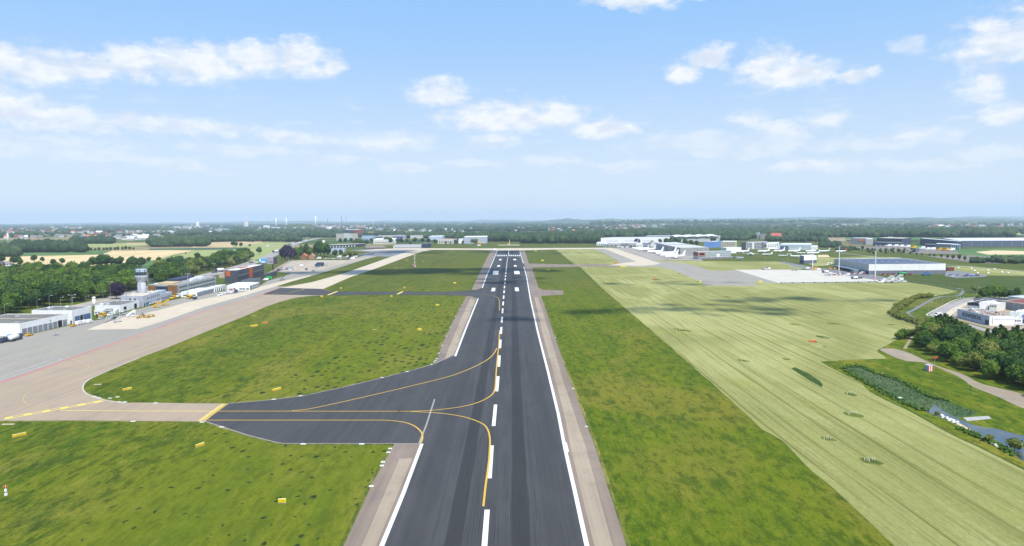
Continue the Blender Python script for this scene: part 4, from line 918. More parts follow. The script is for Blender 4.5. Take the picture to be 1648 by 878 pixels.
for i in range(26): tree('sap', 'bushy little tree in the hedge behind the hangar road', random.uniform(1395, 1480), random.uniform(402, 410), random.uniform(.5, .95), 'bushes behind the hangar road')
for (x, y, s) in ((1585, 481, 1.15), (1592, 480.5, 1.35), (1600, 480, 1.45), (1608, 480, 1.35), (1616, 480.5, 1.1), (1626, 481, .8), (1632, 481, .75), (1637, 476, .8), (1574, 482, .5)):
    tree('small2' if x > 1620 else 'small', 'green tree behind the long dark shed roof', x, y, s, 'trees behind the lettered warehouse')
tree('small3', 'bare looking brownish tree alone in the green field beyond the road', 1569, 470, .9)
for (x, y, s) in ((1447, 546, 1.0), (1455, 545, 1.25), (1463, 544, 1.1), (1470, 541, .9)): tree('bushg', 'rounded willow bush at the meadow corner beside the foot path', x, y, s, 'willow bushes at the meadow corner')
hedge = [(1500, 477.5), (1488, 478.5), (1475, 481), (1465, 485), (1457, 490), (1447, 495.5), (1438.7, 501.5), (1440, 506.5), (1446, 511), (1456, 514), (1468, 518), (1480, 521), (1491, 521)]
hw = catmull([P(p) for p in hedge], 5)
for i, p in enumerate(hw):
    for j in range(2):
        pr, used = PR_['bush']; o = pr if not used else copy_tree(pr); PR_['bush'] = (pr, True)
        o.location = (p.x+random.uniform(-2.4, 2.4), p.y+random.uniform(-3, 3), 0); s = random.uniform(.75, 1.25); o.scale = (s, s, s); o.rotation_euler.z = random.uniform(0, 6)
        o['label'] = 'low yellowish bush in the hedge curving round the asphalt path'; o['category'] = 'bush'; o['group'] = 'hedge bushes by the asphalt path'
for i in range(30):
    x = 1483+i*1.2; y = 523+i*.15; tree('bush', 'low bush in the green corner between hedge and road end', random.uniform(1478, 1520), random.uniform(520, 530), random.uniform(.7, 1.2), 'bushes by the road end', 'bush')
tree('bush', 'round grey green bush standing in the pond', 1633, 724, 1.15, None, 'bush'); tree('bush', 'small bright bush on the pond bank by the white stones', 1592, 710, .7, None, 'bush')
tree('bush', 'tiny bush beside the rocks of the weir', 1508, 668.5, .5, None, 'bush')
for (x, y, s) in ((735, 392.5, .8), (745, 391.5, .6), (760, 391.6, 1.15), (766, 391.6, 1.1), (775, 391, .9), (718, 392, .6), (725, 393, .5)): tree('olive', 'olive tree in front of the pale blue sheds beyond the field', x, y, s*.9, 'trees by the pale blue sheds')
for (x, y, s) in ((1062, 392, .8), (1072, 393, 1), (1080, 393.5, 1.1), (1092, 394, 1.1), (1102, 395, 1.0), (1112, 395.5, .9), (1121, 395.5, .8), (1146, 389, .8), (1150, 389, .8)): tree('dark', 'dark green tree between the aircraft hangars and the white roofed hall', x, y, s, 'trees behind the aircraft hangars')
for (x, y, s) in ((1226, 399.5, .7), (1230, 400, .6), (1264, 400.5, .55), (1280.5, 400.5, .5), (1288, 401.5, .5), (1295, 401, .4)): tree('dark', 'dark tree in front of the parked row of airliners near the offices', x, y, s, 'trees by the offices')
tree('purple', 'small purple tree beside the white hall near the offices', 1248, 398.5, .75)
for (x, y, s) in ((571, 395, .9), (577, 395.4, 1.1), (583, 395.5, 1), (590, 394.6, .9), (622, 391.6, 1.2), (628, 392, 1.1), (640, 391.8, .9), (646, 392, .9), (655, 391.4, .8), (668, 391, 1), (680, 390.6, .9), (690, 391.5, .9), (700, 392.5, .8), (660, 394.5, .6), (598, 390, .8), (606, 389, .9), (548, 391, .9), (556, 390.6, .9), (565, 390.4, .9), (574, 390.2, .8)): tree('dark', 'green tree between the low halls of the business park', x, y, s, 'trees of the business park')
# reeds
Vr = []; Fr = []; Sr = []; k = 0
poly = [(1358, 594), (1370, 589), (1390, 592), (1411, 601), (1440, 610), (1462, 620), (1488.6, 634), (1536.4, 650), (1572, 664), (1560, 669), (1536, 669), (1516, 658), (1503, 651), (1493, 660), (1456.7, 649.7), (1411, 626), (1374, 605)]
WP = [(at(*p).x, at(*p).y) for p in poly]; xs = [p[0] for p in WP]; ys = [p[1] for p in WP]
for i in range(3200):
    q = (random.uniform(min(xs), max(xs)), random.uniform(min(ys), max(ys)))
    if not inside(q, WP): continue
    h = random.uniform(.15, .5); a = random.uniform(0, 6.28); w = random.uniform(.10, .32); c, s_ = math.cos(a)*w, math.sin(a)*w; l = random.uniform(-.4, .4)
    Vr += [(q[0]-c, q[1]-s_, 0), (q[0]+c, q[1]+s_, 0), (q[0]+c*.4+l, q[1]+s_*.4, h), (q[0]-c*.4+l, q[1]-s_*.4, h)]; Fr += [(k, k+1, k+2), (k, k+2, k+3)]; k += 4; t_s = random.random(); Sr += [t_s, t_s]
me = mesh_np('reeds', np.array(Vr), np.array(Fr), REEDM, np.array(Sr)); o = bpy.data.objects.new('reeds', me); COL.objects.link(o); o['kind'] = 'stuff'

# rough growth along both rims of the ditch
it = []
for rim in ([(1358, 594), (1370, 589), (1390, 592), (1411, 601), (1440, 610), (1462, 620), (1488, 634), (1520, 645)], [(1362, 597), (1380, 607), (1411, 625), (1440, 641), (1466, 653), (1488, 661)], [(1548, 690), (1575, 703), (1600, 714), (1630, 731)]):
    for p in catmull([P(q) for q in rim], 14):
        for j in range(3):
            it.append((p.x+random.uniform(-1.6, 1.6), p.y+random.uniform(-1.6, 1.6), random.uniform(.25, .8), random.uniform(.25, 1.1)))
blobs('rank_growth', it, LEAF)
# ================================================================== buildings
def xy(p): return Vector((p.x, p.y, 0))
class Block:
    """box building on a parallelogram: A - B is the wall that looks at the viewer's side, B - C the other seen wall"""
    def __init__(s, name, label, cat, A, B, C, h, wm, rm, group=None, para=.35, z0=0, D=None, rh=None, stripe=None):
        s.A, s.B, s.C = (xy(P(p)) for p in (A, B, C)); s.D = s.A+s.C-s.B if D is None else xy(P(D)); s.h = h; s.z0 = z0
        s.c = (s.A+s.B+s.C+s.D)/4
        s.root = empty(name, (s.c.x, s.c.y, 0), label, cat, group)
        b = MB(); b.prism([s.A, s.B, s.C, s.D], z0-.3 if z0 == 0 else z0, h); s.wall = b.build('wall', wm, s.root)
        if rm is not None:
            b = MB(); ins = lambda p: s.c+(p-s.c)*(1-para/max(3., (p-s.c).length))
            b.prism([ins(p) for p in (s.A, s.B, s.C, s.D)], h, h+(rh or .10)); s.roof = b.build('roof', rm, s.root)
            if para:
                b = MB()
                pts = [s.A, s.B, s.C, s.D]
                for i in range(4): 
                    p, q = pts[i], pts[(i+1) % 4]; n = s.nrm(p, q); w = .22
                    b.prism([p+n*.02, q+n*.02, q-n*w, p-n*w], h+.01, h+.38)
                b.build('parapet', wm if stripe is None else stripe, s.root)
    def nrm(s, p, q):
        d = (q-p).normalized(); n = Vector((d.y, -d.x, 0))
        return n if n.dot((p+q)/2-s.c) > 0 else -n
    def side(s, w): return {'AB': (s.A, s.B), 'BC': (s.B, s.C), 'CD': (s.C, s.D), 'DA': (s.D, s.A)}[w]
    def panel(s, w, u0, u1, z0, z1, m, name='panel', proud=.08, parent=None, mb=None):
        p, q = s.side(w); n = s.nrm(p, q); a = p.lerp(q, u0); c = p.lerp(q, u1)
        b = mb or MB(); b.prism([a+n*(-.05), c+n*(-.05), c+n*proud, a+n*proud], z0, z1)
        return b if mb else b.build(name, m, parent or s.root)
    def windows(s, w, n, rows, u0=.04, u1=.96, fill=.6, m=None, name='window', frame=True):
        m = m or GLASS
        for (z0, z1) in rows:
            for i in range(n):
                a = u0+(u1-u0)*(i+.5-fill/2)/n; c = u0+(u1-u0)*(i+.5+fill/2)/n
                s.panel(w, a, c, z0, z1, m, name, .06)
    def top(s, u, v, du, dv, h, m, name='roof_unit', z=None):
        """a unit on the roof at fractions u (along A-B) and v (along B-C)"""
        z = s.h+.08 if z is None else z
        o = s.A; ex = s.B-s.A; ey = s.C-s.B
        b = MB(); b.prism([o+ex*a+ey*c for a, c in ((u, v), (u+du, v), (u+du, v+dv), (u, v+dv))], z, z+h); return b.build(name, m, s.root)
def clutter(bl, n, seed, ms=None):
    rs = random.Random(seed); L1 = (bl.B-bl.A).length; L2 = (bl.C-bl.B).length
    for i in range(n):
        w, d = rs.uniform(.8, 3), rs.uniform(.8, 2.5); u, v = rs.uniform(.05, .85), rs.uniform(.05, .85)
        bl.top(u, v, min(.12, w/L1), min(.12, d/L2), rs.uniform(.4, 1.3), rs.choice(ms or [LGREY, STEEL, WHITE]), 'vent_unit')

# --- west side of the field
h1 = Block('hangar', 'long low white hangar with grey folding doors, closest to the camera on the apron', 'hangar', (-75, 541), (32.8, 540.7), (110, 522.8), 7.6, WHITE, ROOFG)
for i in range(9):
    if i != 7: h1.panel('BC', .03+i*.105, .03+i*.105+.098, .05, 4.3, MGREY, 'door', .10)
h1.panel('BC', .03+7*.105, .03+7*.105+.098, .05, 4.5, OPENING, 'door_opening', .03)
for i in range(10): h1.panel('BC', .027+i*.105-.004, .027+i*.105+.002, .05, 4.6, WHITE, 'door_post', .22)
for v in (.03, .5, .97): h1.top(.0, v*.97, 1.0, .012, .35, mat('beige_ridge', (.5, .42, .3)), 'roof_ridge')
h1.panel('BC', .60, .62, 5.2, 6.0, DGREY, 'wall_lamp'); clutter(h1, 6, 4)
h2 = Block('hangar', 'taller white hangar with blue sliding doors behind the vans', 'hangar', (52, 521), (117.3, 521), (147.9, 513), 9.2, WHITE, ROOFG)
for (a, c, m, nm) in ((.10, .36, mat('blue_door', (.10, .15, .27)), 'door'), (.38, .52, OPENING, 'door_opening'), (.54, .93, mat('blue_door', (.10, .15, .27)), 'door')): h2.panel('BC', a, c, .05, 4.8, m, nm, .08)
h2.panel('AB', .94, .98, .05, 2.4, DGREY, 'side_door'); clutter(h2, 7, 8)
s3 = Block('workshop_building', 'low flat white workshop with two dark door openings next to the tower building', 'building', (153, 502.3), (193.8, 502.3), (224.4, 494.2), 5.3, WHITE, ROOFG)
s3.panel('BC', .17, .31, .05, 3.6, OPENING, 'door_opening', .05); s3.panel('BC', .72, .86, .05, 4.0, OPENING, 'door_opening', .05); s3.panel('AB', .86, .93, .05, 2.6, DGREY, 'door'); clutter(s3, 3, 2)
c4 = Block('white_cabin', 'white rounded cabin between the blue doored hangar and the workshop', 'cabin', (151.8, 506.6), (166.5, 506.8), (170, 505.3), 3.4, WHITE, LGREY, para=.1); c4.windows('AB', 3, [(1.3, 2.3)])
c5 = Block('open_shelter', 'small shelter with dark roof against the white workshop', 'shelter', (168, 505.6), (180.5, 504.6), (182, 503.2), 3.2, LGREY, ROOFD, para=.05, rh=.25)
c5.panel('AB', .05, .95, .05, 2.4, OPENING, 'opening', .03)
for u in (.02, .33, .66, .96): c5.panel('AB', u, u+.03, .05, 2.9, WHITE, 'post', .3)
c6 = Block('white_container', 'small white container with a grey door beside the open shelter', 'container', (182, 504.4), (188.6, 504), (190, 503), 2.9, WHITE, OFFW, para=.05); c6.panel('AB', .62, .9, .1, 2.3, DGREY, 'door')
r = empty('storage_silo', P((151.6, 494)), 'slim white silo with flat cap behind the blue doored hangar', 'silo')
g = P((151.6, 494)); MB().lathe([(1.2, 0), (1.2, 7.4)], 16, g).build('tank', WHITE, r, smooth=True); MB().lathe([(1.2, 7.4), (1.55, 7.8), (1.5, 8.3), (.4, 8.8)], 16, g).build('cap', WHITE, r)
t1 = Block('tower_offices', 'two storey pale office block at the foot of the control tower', 'building', (195, 492.5), (230.6, 493.4), (258.5, 484), 8.6, mat('pale_lilac_render', (.47, .49, .55)), mat('beige_roof', (.52, .46, .36)))
t1.windows('BC', 7, [(1.2, 2.9), (5.0, 6.9)], .22, .98, .42); t1.panel('BC', .05, .10, .05, 2.6, OPENING, 'door'); t1.panel('BC', .15, .25, .4, 2.6, BLUE, 'blue_door'); t1.windows('AB', 3, [(5.0, 6.9)], .3, .98, .3)
t1.panel('AB', .80, .985, .05, 8.9, mat('lilac_panel', (.40, .39, .46)), 'stair_tower', .35); clutter(t1, 9, 5)
t2 = Block('office_annex', 'lower pale annex with roof terrace beyond the tower offices', 'building', (240, 484.5), (258.6, 484), (277, 478.3), 5.2, mat('pale_lilac_render', (.47, .49, .55)), PALEC)
t2.windows('BC', 6, [(1.2, 2.8)], .05, .95, .5); t2.top(.1, .1, .8, .5, 3.2, PALEBLUE, 'penthouse')
# control tower
tp = P((229, 487)); r = empty('control_tower', tp, 'grey white round control tower with glazed cab', 'tower')
CT = mat('tower_concrete', (.38, .40, .45), var=.07, scale=.5)
MB().lathe([(3.35, 0), (3.3, 18.6)], 28, tp).build('shaft', CT, r, smooth=True)
MB().lathe([(3.5, 18.4), (3.9, 19.2), (5.25, 22.6), (5.3, 23.9), (5.0, 24.1)], 28, tp).build('gallery', CT, r)
MB().lathe([(4.3, 24.0), (4.55, 24.3), (4.75, 27.2)], 14, tp).build('cab_glazing', GLASS, r)
b = MB()
for i in range(14):
    a = 2*math.pi*(i+.5)/14; b.bar((tp.x+4.38*math.cos(a), tp.y+4.38*math.sin(a), 24.1), (tp.x+4.82*math.cos(a), tp.y+4.82*math.sin(a), 27.2), .09, n=4)
b.build('cab_frame', CT, r)
MB().lathe([(4.8, 27.2), (4.75, 29.3), (4.2, 29.5)], 14, tp).build('cab_roof', PALEBLUE, r)
for i in range(7):
    a = 2*math.pi*(i*2+1)/14; c = Vector((math.cos(a), math.sin(a), 0)); t = Vector((-c.y, c.x, 0)); b = MB(); b.prism([xy(tp)+c*4.72+t*s_+c*o_ for s_, o_ in ((-.6, 0), (.6, 0), (.6, .12), (-.6, .12))], 27.9, 28.8); b.build('upper_window', GLASS, r)
b = MB()
for i in range(20):
    a = 2*math.pi*i/20; a2 = a+2*math.pi/20; b.bar((tp.x+4.5*math.cos(a), tp.y+4.5*math.sin(a), 29.4), (tp.x+4.5*math.cos(a), tp.y+4.5*math.sin(a), 30.4), .04, n=4); b.bar((tp.x+4.5*math.cos(a), tp.y+4.5*math.sin(a), 30.4), (tp.x+4.5*math.cos(a2), tp.y+4.5*math.sin(a2), 30.4), .04, n=4)
b.build('roof_railing', STEEL, r)
for (dx, dy, h_) in ((-3, 0, 4), (1, 1, 2.6), (2.8, -.6, 3)): MB().bar(tp+Vector((dx, dy, 29.4)), tp+Vector((dx, dy, 29.4+h_)), .06, n=5).build('aerial', STEEL, r)
for z in (5.5, 11.5, 21.5):
    c = Vector((math.sin(.25), -math.cos(.25), 0)); b = MB(); rr = 3.3 if z < 20 else 5.0; t = Vector((-c.y, c.x, 0)); b.prism([xy(tp)+c*rr+t*s_+c*o_ for s_, o_ in ((-.35, -.2), (.35, -.2), (.35, .12), (-.35, .12))], z, z+.8); b.build('shaft_window', DGREY, r)
MB().prism([xy(tp)+Vector(q+(0,)) for q in ((-.9, -3.75), (.9, -3.75), (.9, -3.2), (-.9, -3.2))], 0, 19).build('shaft_rib', CT, r)
# terminal
tm = Block('terminal_building', 'long two storey grey terminal with rows of windows and brown clad entrance end', 'building', (238.5, 473.6), (286.5, 474), (348, 458.5), 9.2, mat('terminal_grey', (.40, .42, .43)), mat('roof_lilac_grey', (.30, .29, .31), .9, .3))
tm.panel('AB', .0, .27, .6, 8.9, BROWN, 'brown_cladding', .35); tm.panel('AB', .27, .68, .4, 8.2, NAVY, 'glazed_front', .2); tm.panel('AB', .68, .995, .2, 9.3, BROWN, 'brown_cladding', .5)
for i in range(4): tm.panel('AB', .32+i*.085, .385+i*.085, 4.2, 6.8, GLASS, 'window', .28)
tm.windows('BC', 24, [(2.0, 3.6), (5.9, 7.6)], .03, .97, .62); clutter(tm, 22, 11, [LGREY, WHITE, STEEL, OFFW])
tm.top(.1, .35, .35, .45, 2.6, NAVY, 'plant_room'); tm.top(.25, .05, .5, .22, 1.4, mat('yellow_beige_roof', (.5, .38, .2)), 'skylight'); tm.top(.55, .6, .12, .3, 1.6, WHITE, 'duct')
g1 = Block('gate_building', 'low white gate hall with grey side wall beside the parked yellow truck', 'building', (291, 477.8), (317, 477.6), (344.6, 470.3), 4.4, WHITE, ROOFW)
g1.panel('AB', .15, .42, 1.2, 2.3, GLASS, 'window'); g1.panel('AB', .52, .92, 1.2, 2.3, GLASS, 'window'); g1.panel('BC', .02, .99, .1, 4.0, MGREY, 'side_cladding', .06); g1.top(.1, .3, .8, .3, .8, ROOFW, 'raised_roof')
g2 = Block('gate_building', 'white canopied hall with open bays between two gate halls', 'building', (333, 470.8), (345.2, 470.2), (363.6, 465.6), 4.9, ROOFW, ROOFW)
for i in range(6): g2.panel('BC', .03+i*.16, .145+i*.16, .1, 3.1, OPENING, 'bay_opening', .05)
for i in range(7): g2.panel('BC', .015+i*.16, .03+i*.16, .1, 3.2, WHITE, 'post', .5)
g3 = Block('gate_building', 'white hall with three dark windows in front of the dark hotel', 'building', (365, 467.2), (402, 467.1), (417.6, 461.6), 4.9, WHITE, ROOFW)
for (a, c) in ((.28, .38), (.55, .66), (.68, .79), (.84, .97)): g3.panel('AB', a, c, 1.0, 2.2, GLASS, 'window')
g3.panel('BC', .02, .98, .1, 4.4, MGREY, 'side_cladding', .06); g3.panel('BC', .2, .85, 1.6, 2.8, LGREY, 'window_band', .1); g3.top(.1, .2, .5, .4, 1.0, ROOFW, 'raised_roof')
# dark hotel
ho_ = Block('hotel', 'large dark grey hotel with two orange panels and rows of small windows', 'hotel', (361.8, 455.8), (382, 455.6), (425, 443.5), 14.6, mat('anthracite_cladding', (.065, .07, .09)), ROOFW)
ho_.panel('AB', .08, .46, 8.2, 13.9, ORANGE, 'orange_panel', .2); ho_.panel('BC', .42, .54, 2.5, 14.9, ORANGE, 'orange_stair_panel', .5)
for (u0, u1, n) in ((.03, .40, 9), (.57, .97, 10)):
    for (z0, z1, m) in ((11.3, 12.5, GLASS), (7.9, 9.3, mat('pale_blind', (.30, .31, .31))), (4.6, 5.8, GLASS)): ho_.windows('BC', n, [(z0, z1)], u0, u1, .42, m)
clutter(ho_, 14, 3, [WHITE, ROOFW, LGREY]); ho_.top(.35, .3, .3, .25, .9, ORANGE, 'orange_roof_box')
hx = Block('hotel_annex', 'low dark annex of the hotel stretching to the green van', 'building', (418, 452), (428, 449.6), (446, 443), 6.0, mat('anthracite_cladding', (.065, .07, .09)), mat('slate_blue_roof', (.14, .17, .23)))
hy = Block('hotel_entrance', 'grey glass roofed entrance hall in front of the dark hotel', 'building', (388, 459.4), (408, 458.8), (420.5, 454.6), 5.4, mat('smoky_glass', (.12, .15, .16), .25, spec=.5), DGREY)
hy.windows('BC', 5, [(.8, 4.4)], .05, .95, .8)
# billboard
g = P((439.5, 434.8)); r = empty('advertising_pillar', g, 'huge grey box sign on a single black pole beside the car park', 'billboard')
MB().bar(g, g+Vector((0, 0, 9.5)), .75, n=8).build('pole', BLACK, r)
b = MB(); b.prism([xy(g)+Vector(q+(0,)) for q in ((-8.3, -1), (1.2, -1.8), (5.8, 1.4), (-3.2, 3.2))], 9.3, 19.2); bx = b.build('sign_box', mat('sign_lilac_grey', (.33, .32, .38)), r)
b = MB(); b.prism([xy(g)+Vector(q+(0,)) for q in ((1.25, -1.85), (1.32, -1.95), (5.9, 1.25), (5.83, 1.38))], 9.3, 19.2); b.build('dark_side', mat('sign_dark', (.05, .04, .06)), r)
for i in range(4):
    b = MB(); b.prism([xy(g)+Vector((q0, -1-.08*(q0+8.3)-yo, 0)) for q0, yo in ((-5.8+i*1.5, 0.0), (-5.1+i*1.5, .0), (-5.1+i*1.5, .12), (-5.8+i*1.5, .12))], 11.2, 13.2); b.build('small_symbol', DGREY, r)
for (px, py, w, h, m, t) in ((424.5, 428, 7.5, 7.5, mat('sign_bright_blue', (.10, .38, .72)), 'bright blue and white sign cube beside the huge grey box sign'), (419.5, 426, 3.4, 7, WHITE, 'small white sign panel next to the blue sign cube'), (414, 424, 5, 4, GREEN, 'small green sign panel beside the motorway'), (521, 396.5, 7, 13, WHITE, 'white square sign on a mast near the low halls')):
    g = P((px, py)); r = empty('roadside_sign', g, t, 'sign'); MB().bar(g, g+Vector((0, 0, h)), .35, n=6).build('post', STEEL, r)
    b = MB(); b.prism([xy(g)+Vector(q+(0,)) for q in ((-w/2, -w*.2), (w/2, -w*.2), (w/2, w*.3), (-w/2, w*.3))], h-w*.35, h+w*.65); b.build('sign_panel', m, r)
    b = MB(); b.prism([xy(g)+Vector(q+(0,)) for q in ((-w*.42, -w*.2-.1), (w*.42, -w*.2-.1), (w*.42, -w*.19), (-w*.42, -w*.19))], h-w*.22, h+w*.05); b.build('white_band', WHITE, r)
def house(px, py, L, W, hw_, hr, wm, rm, label, rz=0., name='house', group=None, chim=True):
    g = P((px, py)); r = empty(name, g, label, 'house', group); q = Matrix.Rotation(rz, 4, 'Z')
    T = lambda p: g+q@Vector(p)
    b = MB(); b.add([T(p) for p in ((-L/2, -W/2, -.2), (L/2, -W/2, -.2), (L/2, W/2, -.2), (-L/2, W/2, -.2), (-L/2, -W/2, hw_), (L/2, -W/2, hw_), (L/2, W/2, hw_), (-L/2, W/2, hw_), (-L/2, 0, hw_+hr), (L/2, 0, hw_+hr))],
                    [(0, 1, 5, 4), (2, 3, 7, 6), (1, 2, 6, 9, 5), (3, 0, 4, 8, 7), (0, 3, 2, 1), (4, 5, 9, 8), (6, 7, 8, 9)]); b.build('wall', wm, r)
    b = MB(); e = .35; k = hr/(W/2)
    for s_ in (-1, 1):
        y1 = s_*(W/2+e); z1 = hw_-e*k
        b.add([T(p) for p in ((-L/2-e, y1, z1+.06), (L/2+e, y1, z1+.06), (L/2+e, 0, hw_+hr+.06), (-L/2-e, 0, hw_+hr+.06), (-L/2-e, y1, z1+.28), (L/2+e, y1, z1+.28), (L/2+e, 0, hw_+hr+.28), (-L/2-e, 0, hw_+hr+.28))],
              [(0, 1, 2, 3), (4, 5, 6, 7), (0, 1, 5, 4), (1, 2, 6, 5), (3, 0, 4, 7)])
    rf = b.build('roof', rm, r)
    if chim:
        b = MB(); c0 = T((L*.3, 0, 0)); b.box(c0.x-.45, c0.x+.45, c0.y-.45, c0.y+.45, hw_+hr*.4, hw_+hr+1.1); b.build('chimney', BRICK, rf)
    for i in range(3):
        for s_, zz in ((-1, 0),):
            a = T((-L/2+L*(.16+.27*i), -W/2-.06, 1)); c = T((-L/2+L*(.32+.27*i), -W/2+.02, 2.3))
            b = MB(); b.add([T(p) for x in (-.5,) for p in ((-L/2+L*(.16+.27*i), -W/2-.05, 1.), (-L/2+L*(.3+.27*i), -W/2-.05, 1.), (-L/2+L*(.3+.27*i), -W/2-.05, 2.3), (-L/2+L*(.16+.27*i), -W/2-.05, 2.3))], [(0, 1, 2, 3)]); b.build('window', GLASS, r)
    return r
house(247, 454, 15, 9, 5.5, 5.5, WHITE, mat('brown_tile_roof', (.20, .16, .14)), 'white gabled house with brown roof behind the control tower', .2)
house(490, 417.3, 9, 9, 6.5, 5, BRICK, TILE, 'small orange brick house between the tall trees, nearer the purple beeches', 1.45)
house(502.5, 416.6, 9, 9, 5.5, 5, mat('orange_brick', (.42, .22, .13)), mat('tan_tiles', (.42, .24, .14)), 'small tan orange house among tall trees, nearer the white vans', 1.5)
house(386, 412.5, 16, 10, 3, 4.5, BRICK, TILE, 'house with bright orange roof among the trees by the motorway', .1)
house(312, 421.5, 32, 10, 3.4, 3.6, BRICK, mat('grey_tiles', (.2, .19, .2)), 'long brick farmhouse with grey roof below the pale green field', 0)
house(330, 420, 26, 10, 3.2, 3.4, BRICK, mat('grey_tiles', (.2, .19, .2)), 'second long brick barn beside the brick farmhouse', 0)
house(10, 427.5, 13, 9, 3, 4, WHITE, mat('grey_tiles', (.2, .19, .2)), 'white farmhouse with grey roof at the wheat field corner', .3)
house(1, 428, 10, 8, 3, 4, BRICK, DGREY, 'dark roofed barn beside the white farmhouse', .2)

# business park far behind the west side
def far(name, label, A, B, C, h, wm, rm, rows=(), n=0, side='AB', gm=None, group=None, cat='building', fill=.6, para=.4, u0=.04, u1=.96):
    bl = Block(name, label, cat, A, B, C, h, wm, rm, group, para)
    if n: bl.windows(side, n, rows, u0, u1, fill, gm)
    return bl
q = far('office_tower', 'tall pale office slab with many window bands beyond the business park', (541, 387), (552, 387), (576, 386.3), 25, mat('beige_grey_slab', (.42, .40, .36)), ROOFG, [(3+i*4.2, 4.6+i*4.2) for i in range(5)], 9, 'BC', mat('pinkish_glass', (.26, .17, .18)), u0=.45)
q.panel('BC', .02, .40, 2, 27.5, LGREY, 'taller_wing', 3); q.panel('BC', .40, .55, 2, 20, PALEBLUE, 'blue_glazing', 3.4)
q = far('red_hall', 'dark and red office complex behind the pale slab', (552, 378), (577, 378.4), (584, 377.4), 27, mat('red_cladding', (.42, .07, .06)), ROOFW); q.panel('AB', .0, .72, 1, 26, DGREY, 'dark_front', 3)
q = far('curved_roof_hall', 'long low hall with curved white roof behind the parked vans', (527, 398.4), (575, 396.5), (588, 395.4), 6.5, NAVY, mat('cream_roof', (.62, .58, .48)), [(.5, 4)], 9, 'AB', WHITE, fill=.3); q.top(-.02, -.06, 1.04, 1.12, .6, mat('cream_roof', (.62, .58, .48)), 'canopy_roof', 6.9)
far('grey_hall', 'grey hall with lilac roof beside the bushy trees at the lot corner', (532, 408), (554, 407.6), (557, 404.8), 9, PALEBLUE, mat('lilac_roof', (.25, .25, .30)), [(1, 3)], 5)
far('low_shed', 'low brown roofed shed with dark windows along the yard edge', (589, 401), (620.5, 400.4), (618, 399.2), 5, mat('shed_brown', (.20, .18, .17)), mat('shed_roof', (.32, .29, .26)), [(1, 3.4)], 10, 'AB', OPENING)
far('white_showroom', 'long white two storey showroom with a row of dark windows', (601, 392), (636.5, 391.6), (639, 389), 13, OFFW, ROOFW, [(3, 6)], 12)
q = far('purple_front_hall', 'dark purple and white hall with a green square behind the showroom', (604, 386.8), (650, 386), (654, 384), 15, LGREY, mat('roof_lilac_grey', (.30, .29, .31)), [(2, 6)], 8); q.panel('AB', .02, .26, 1, 14, NAVY, 'dark_front', .6); q.panel('AB', .52, .60, 5, 15, mat('lime_green', (.30, .52, .12)), 'green_square', .7); q.panel('AB', .6, .98, 6, 14, mat('purple_front', (.09, .06, .20)), 'purple_front', .6)
far('slate_hall', 'blue grey hall with pitched roof beyond the pale office slab', (582, 386), (601, 386), (604, 384), 14, PALEBLUE, ROOFB, [(2, 5)], 5)
far('yellow_hall', 'small bright yellow box building far behind the slate hall', (592, 378), (600, 378), (601, 377), 15, YELLOW, ROOFG)
far('low_grey_hall', 'long low grey hall with white strip at the end of the yard', (633, 399.6), (678, 399.2), (680, 397.4), 7.5, LGREY, mat('shed_roof2', (.33, .33, .35)), [(1, 3)], 9, 'AB', DGREY)
far('navy_hall', 'navy blue hall behind the low grey hall', (679, 399.3), (693.5, 398), (694, 396.4), 11, NAVY, ROOFG)
q = far('red_roof_office', 'white office with a red roof band and square windows by the far field edge', (704.8, 392), (730, 392), (736, 391.2), 14, OFFW, mat('red_flat_roof', (.42, .07, .06)), [(1.5, 4.5), (6, 9)], 8, 'AB', GLASS, fill=.5); q.panel('BC', .05, .95, .5, 12, NAVY, 'dark_end', .5)
q = far('pale_blue_shed', 'large pale blue grey shed behind the olive trees', (746.5, 391.8), (784, 391.4), (784.8, 389), 20, mat('pale_blue_shed', (.33, .38, .46)), ROOFW); q.panel('AB', .52, .82, .2, 3.5, YELLOW, 'yellow_strip', 1.2)
far('white_hall', 'flat white hall behind the red banded office', (690, 386), (712, 385.6), (716, 384), 13, PALEBLUE, ROOFW)
far('white_hall', 'narrow white hall at the edge of the business park trees', (738, 391.6), (746, 391.4), (747, 390), 13, WHITE, LGREY)
far('white_hall', 'far white gabled hall left over among the business park roofs', (660, 383.5), (684, 383), (686, 382), 12, LGREY, ROOFW)
far('white_hall', 'small white hall right beside the far red tiled roofs', (687, 382), (694, 381.8), (695, 381), 12, WHITE, ROOFW)

# industry on the skyline, far off
def stack(px, pyb, pyt, r, m=None, label=''):
    g = P((px, pyb)); h = top_z(px, pyb, pyt); rt = empty('factory_chimney', g, label, 'chimney'); MB().lathe([(r, 0), (r*.7, h*.96)], 12, g).build('shaft', m or WHITE, rt, smooth=True); MB().lathe([(r*.78, h*.96), (r*.75, h)], 12, g).build('rim', DGREY, rt)
for (x, yt, r_, m, t) in ((444.5, 348.5, 5, None, 'slim white factory chimney directly above the square white works hall'), (461, 348.5, 5, None, 'slim white factory chimney nearer the grassy heap'), (508.3, 345, 9, OFFW, 'tallest and thickest white factory chimney over the works'),
                    (527.5, 352, 5, MGREY, 'short grey factory stack beyond the tallest white chimney'), (550, 347.2, 5, MGREY, 'dark slender stack pair, the thicker one'), (557.3, 348, 3, MGREY, 'dark slender stack pair, the thinner one'), (396, 344.5, 3, PINKW, 'faint thin mast behind the cream cooling tower'), (13, 371, 8, OFFW, 'pale chimney above the white plant in the far wood'), (600.5, 351, 3, OFFW, 'thin mast over the far town')):
    stack(x, 368 if x > 20 else 391.5, yt if x > 20 else 373.5, r_ if x > 20 else 3.0, m, t+' on the horizon' if x > 20 else t)
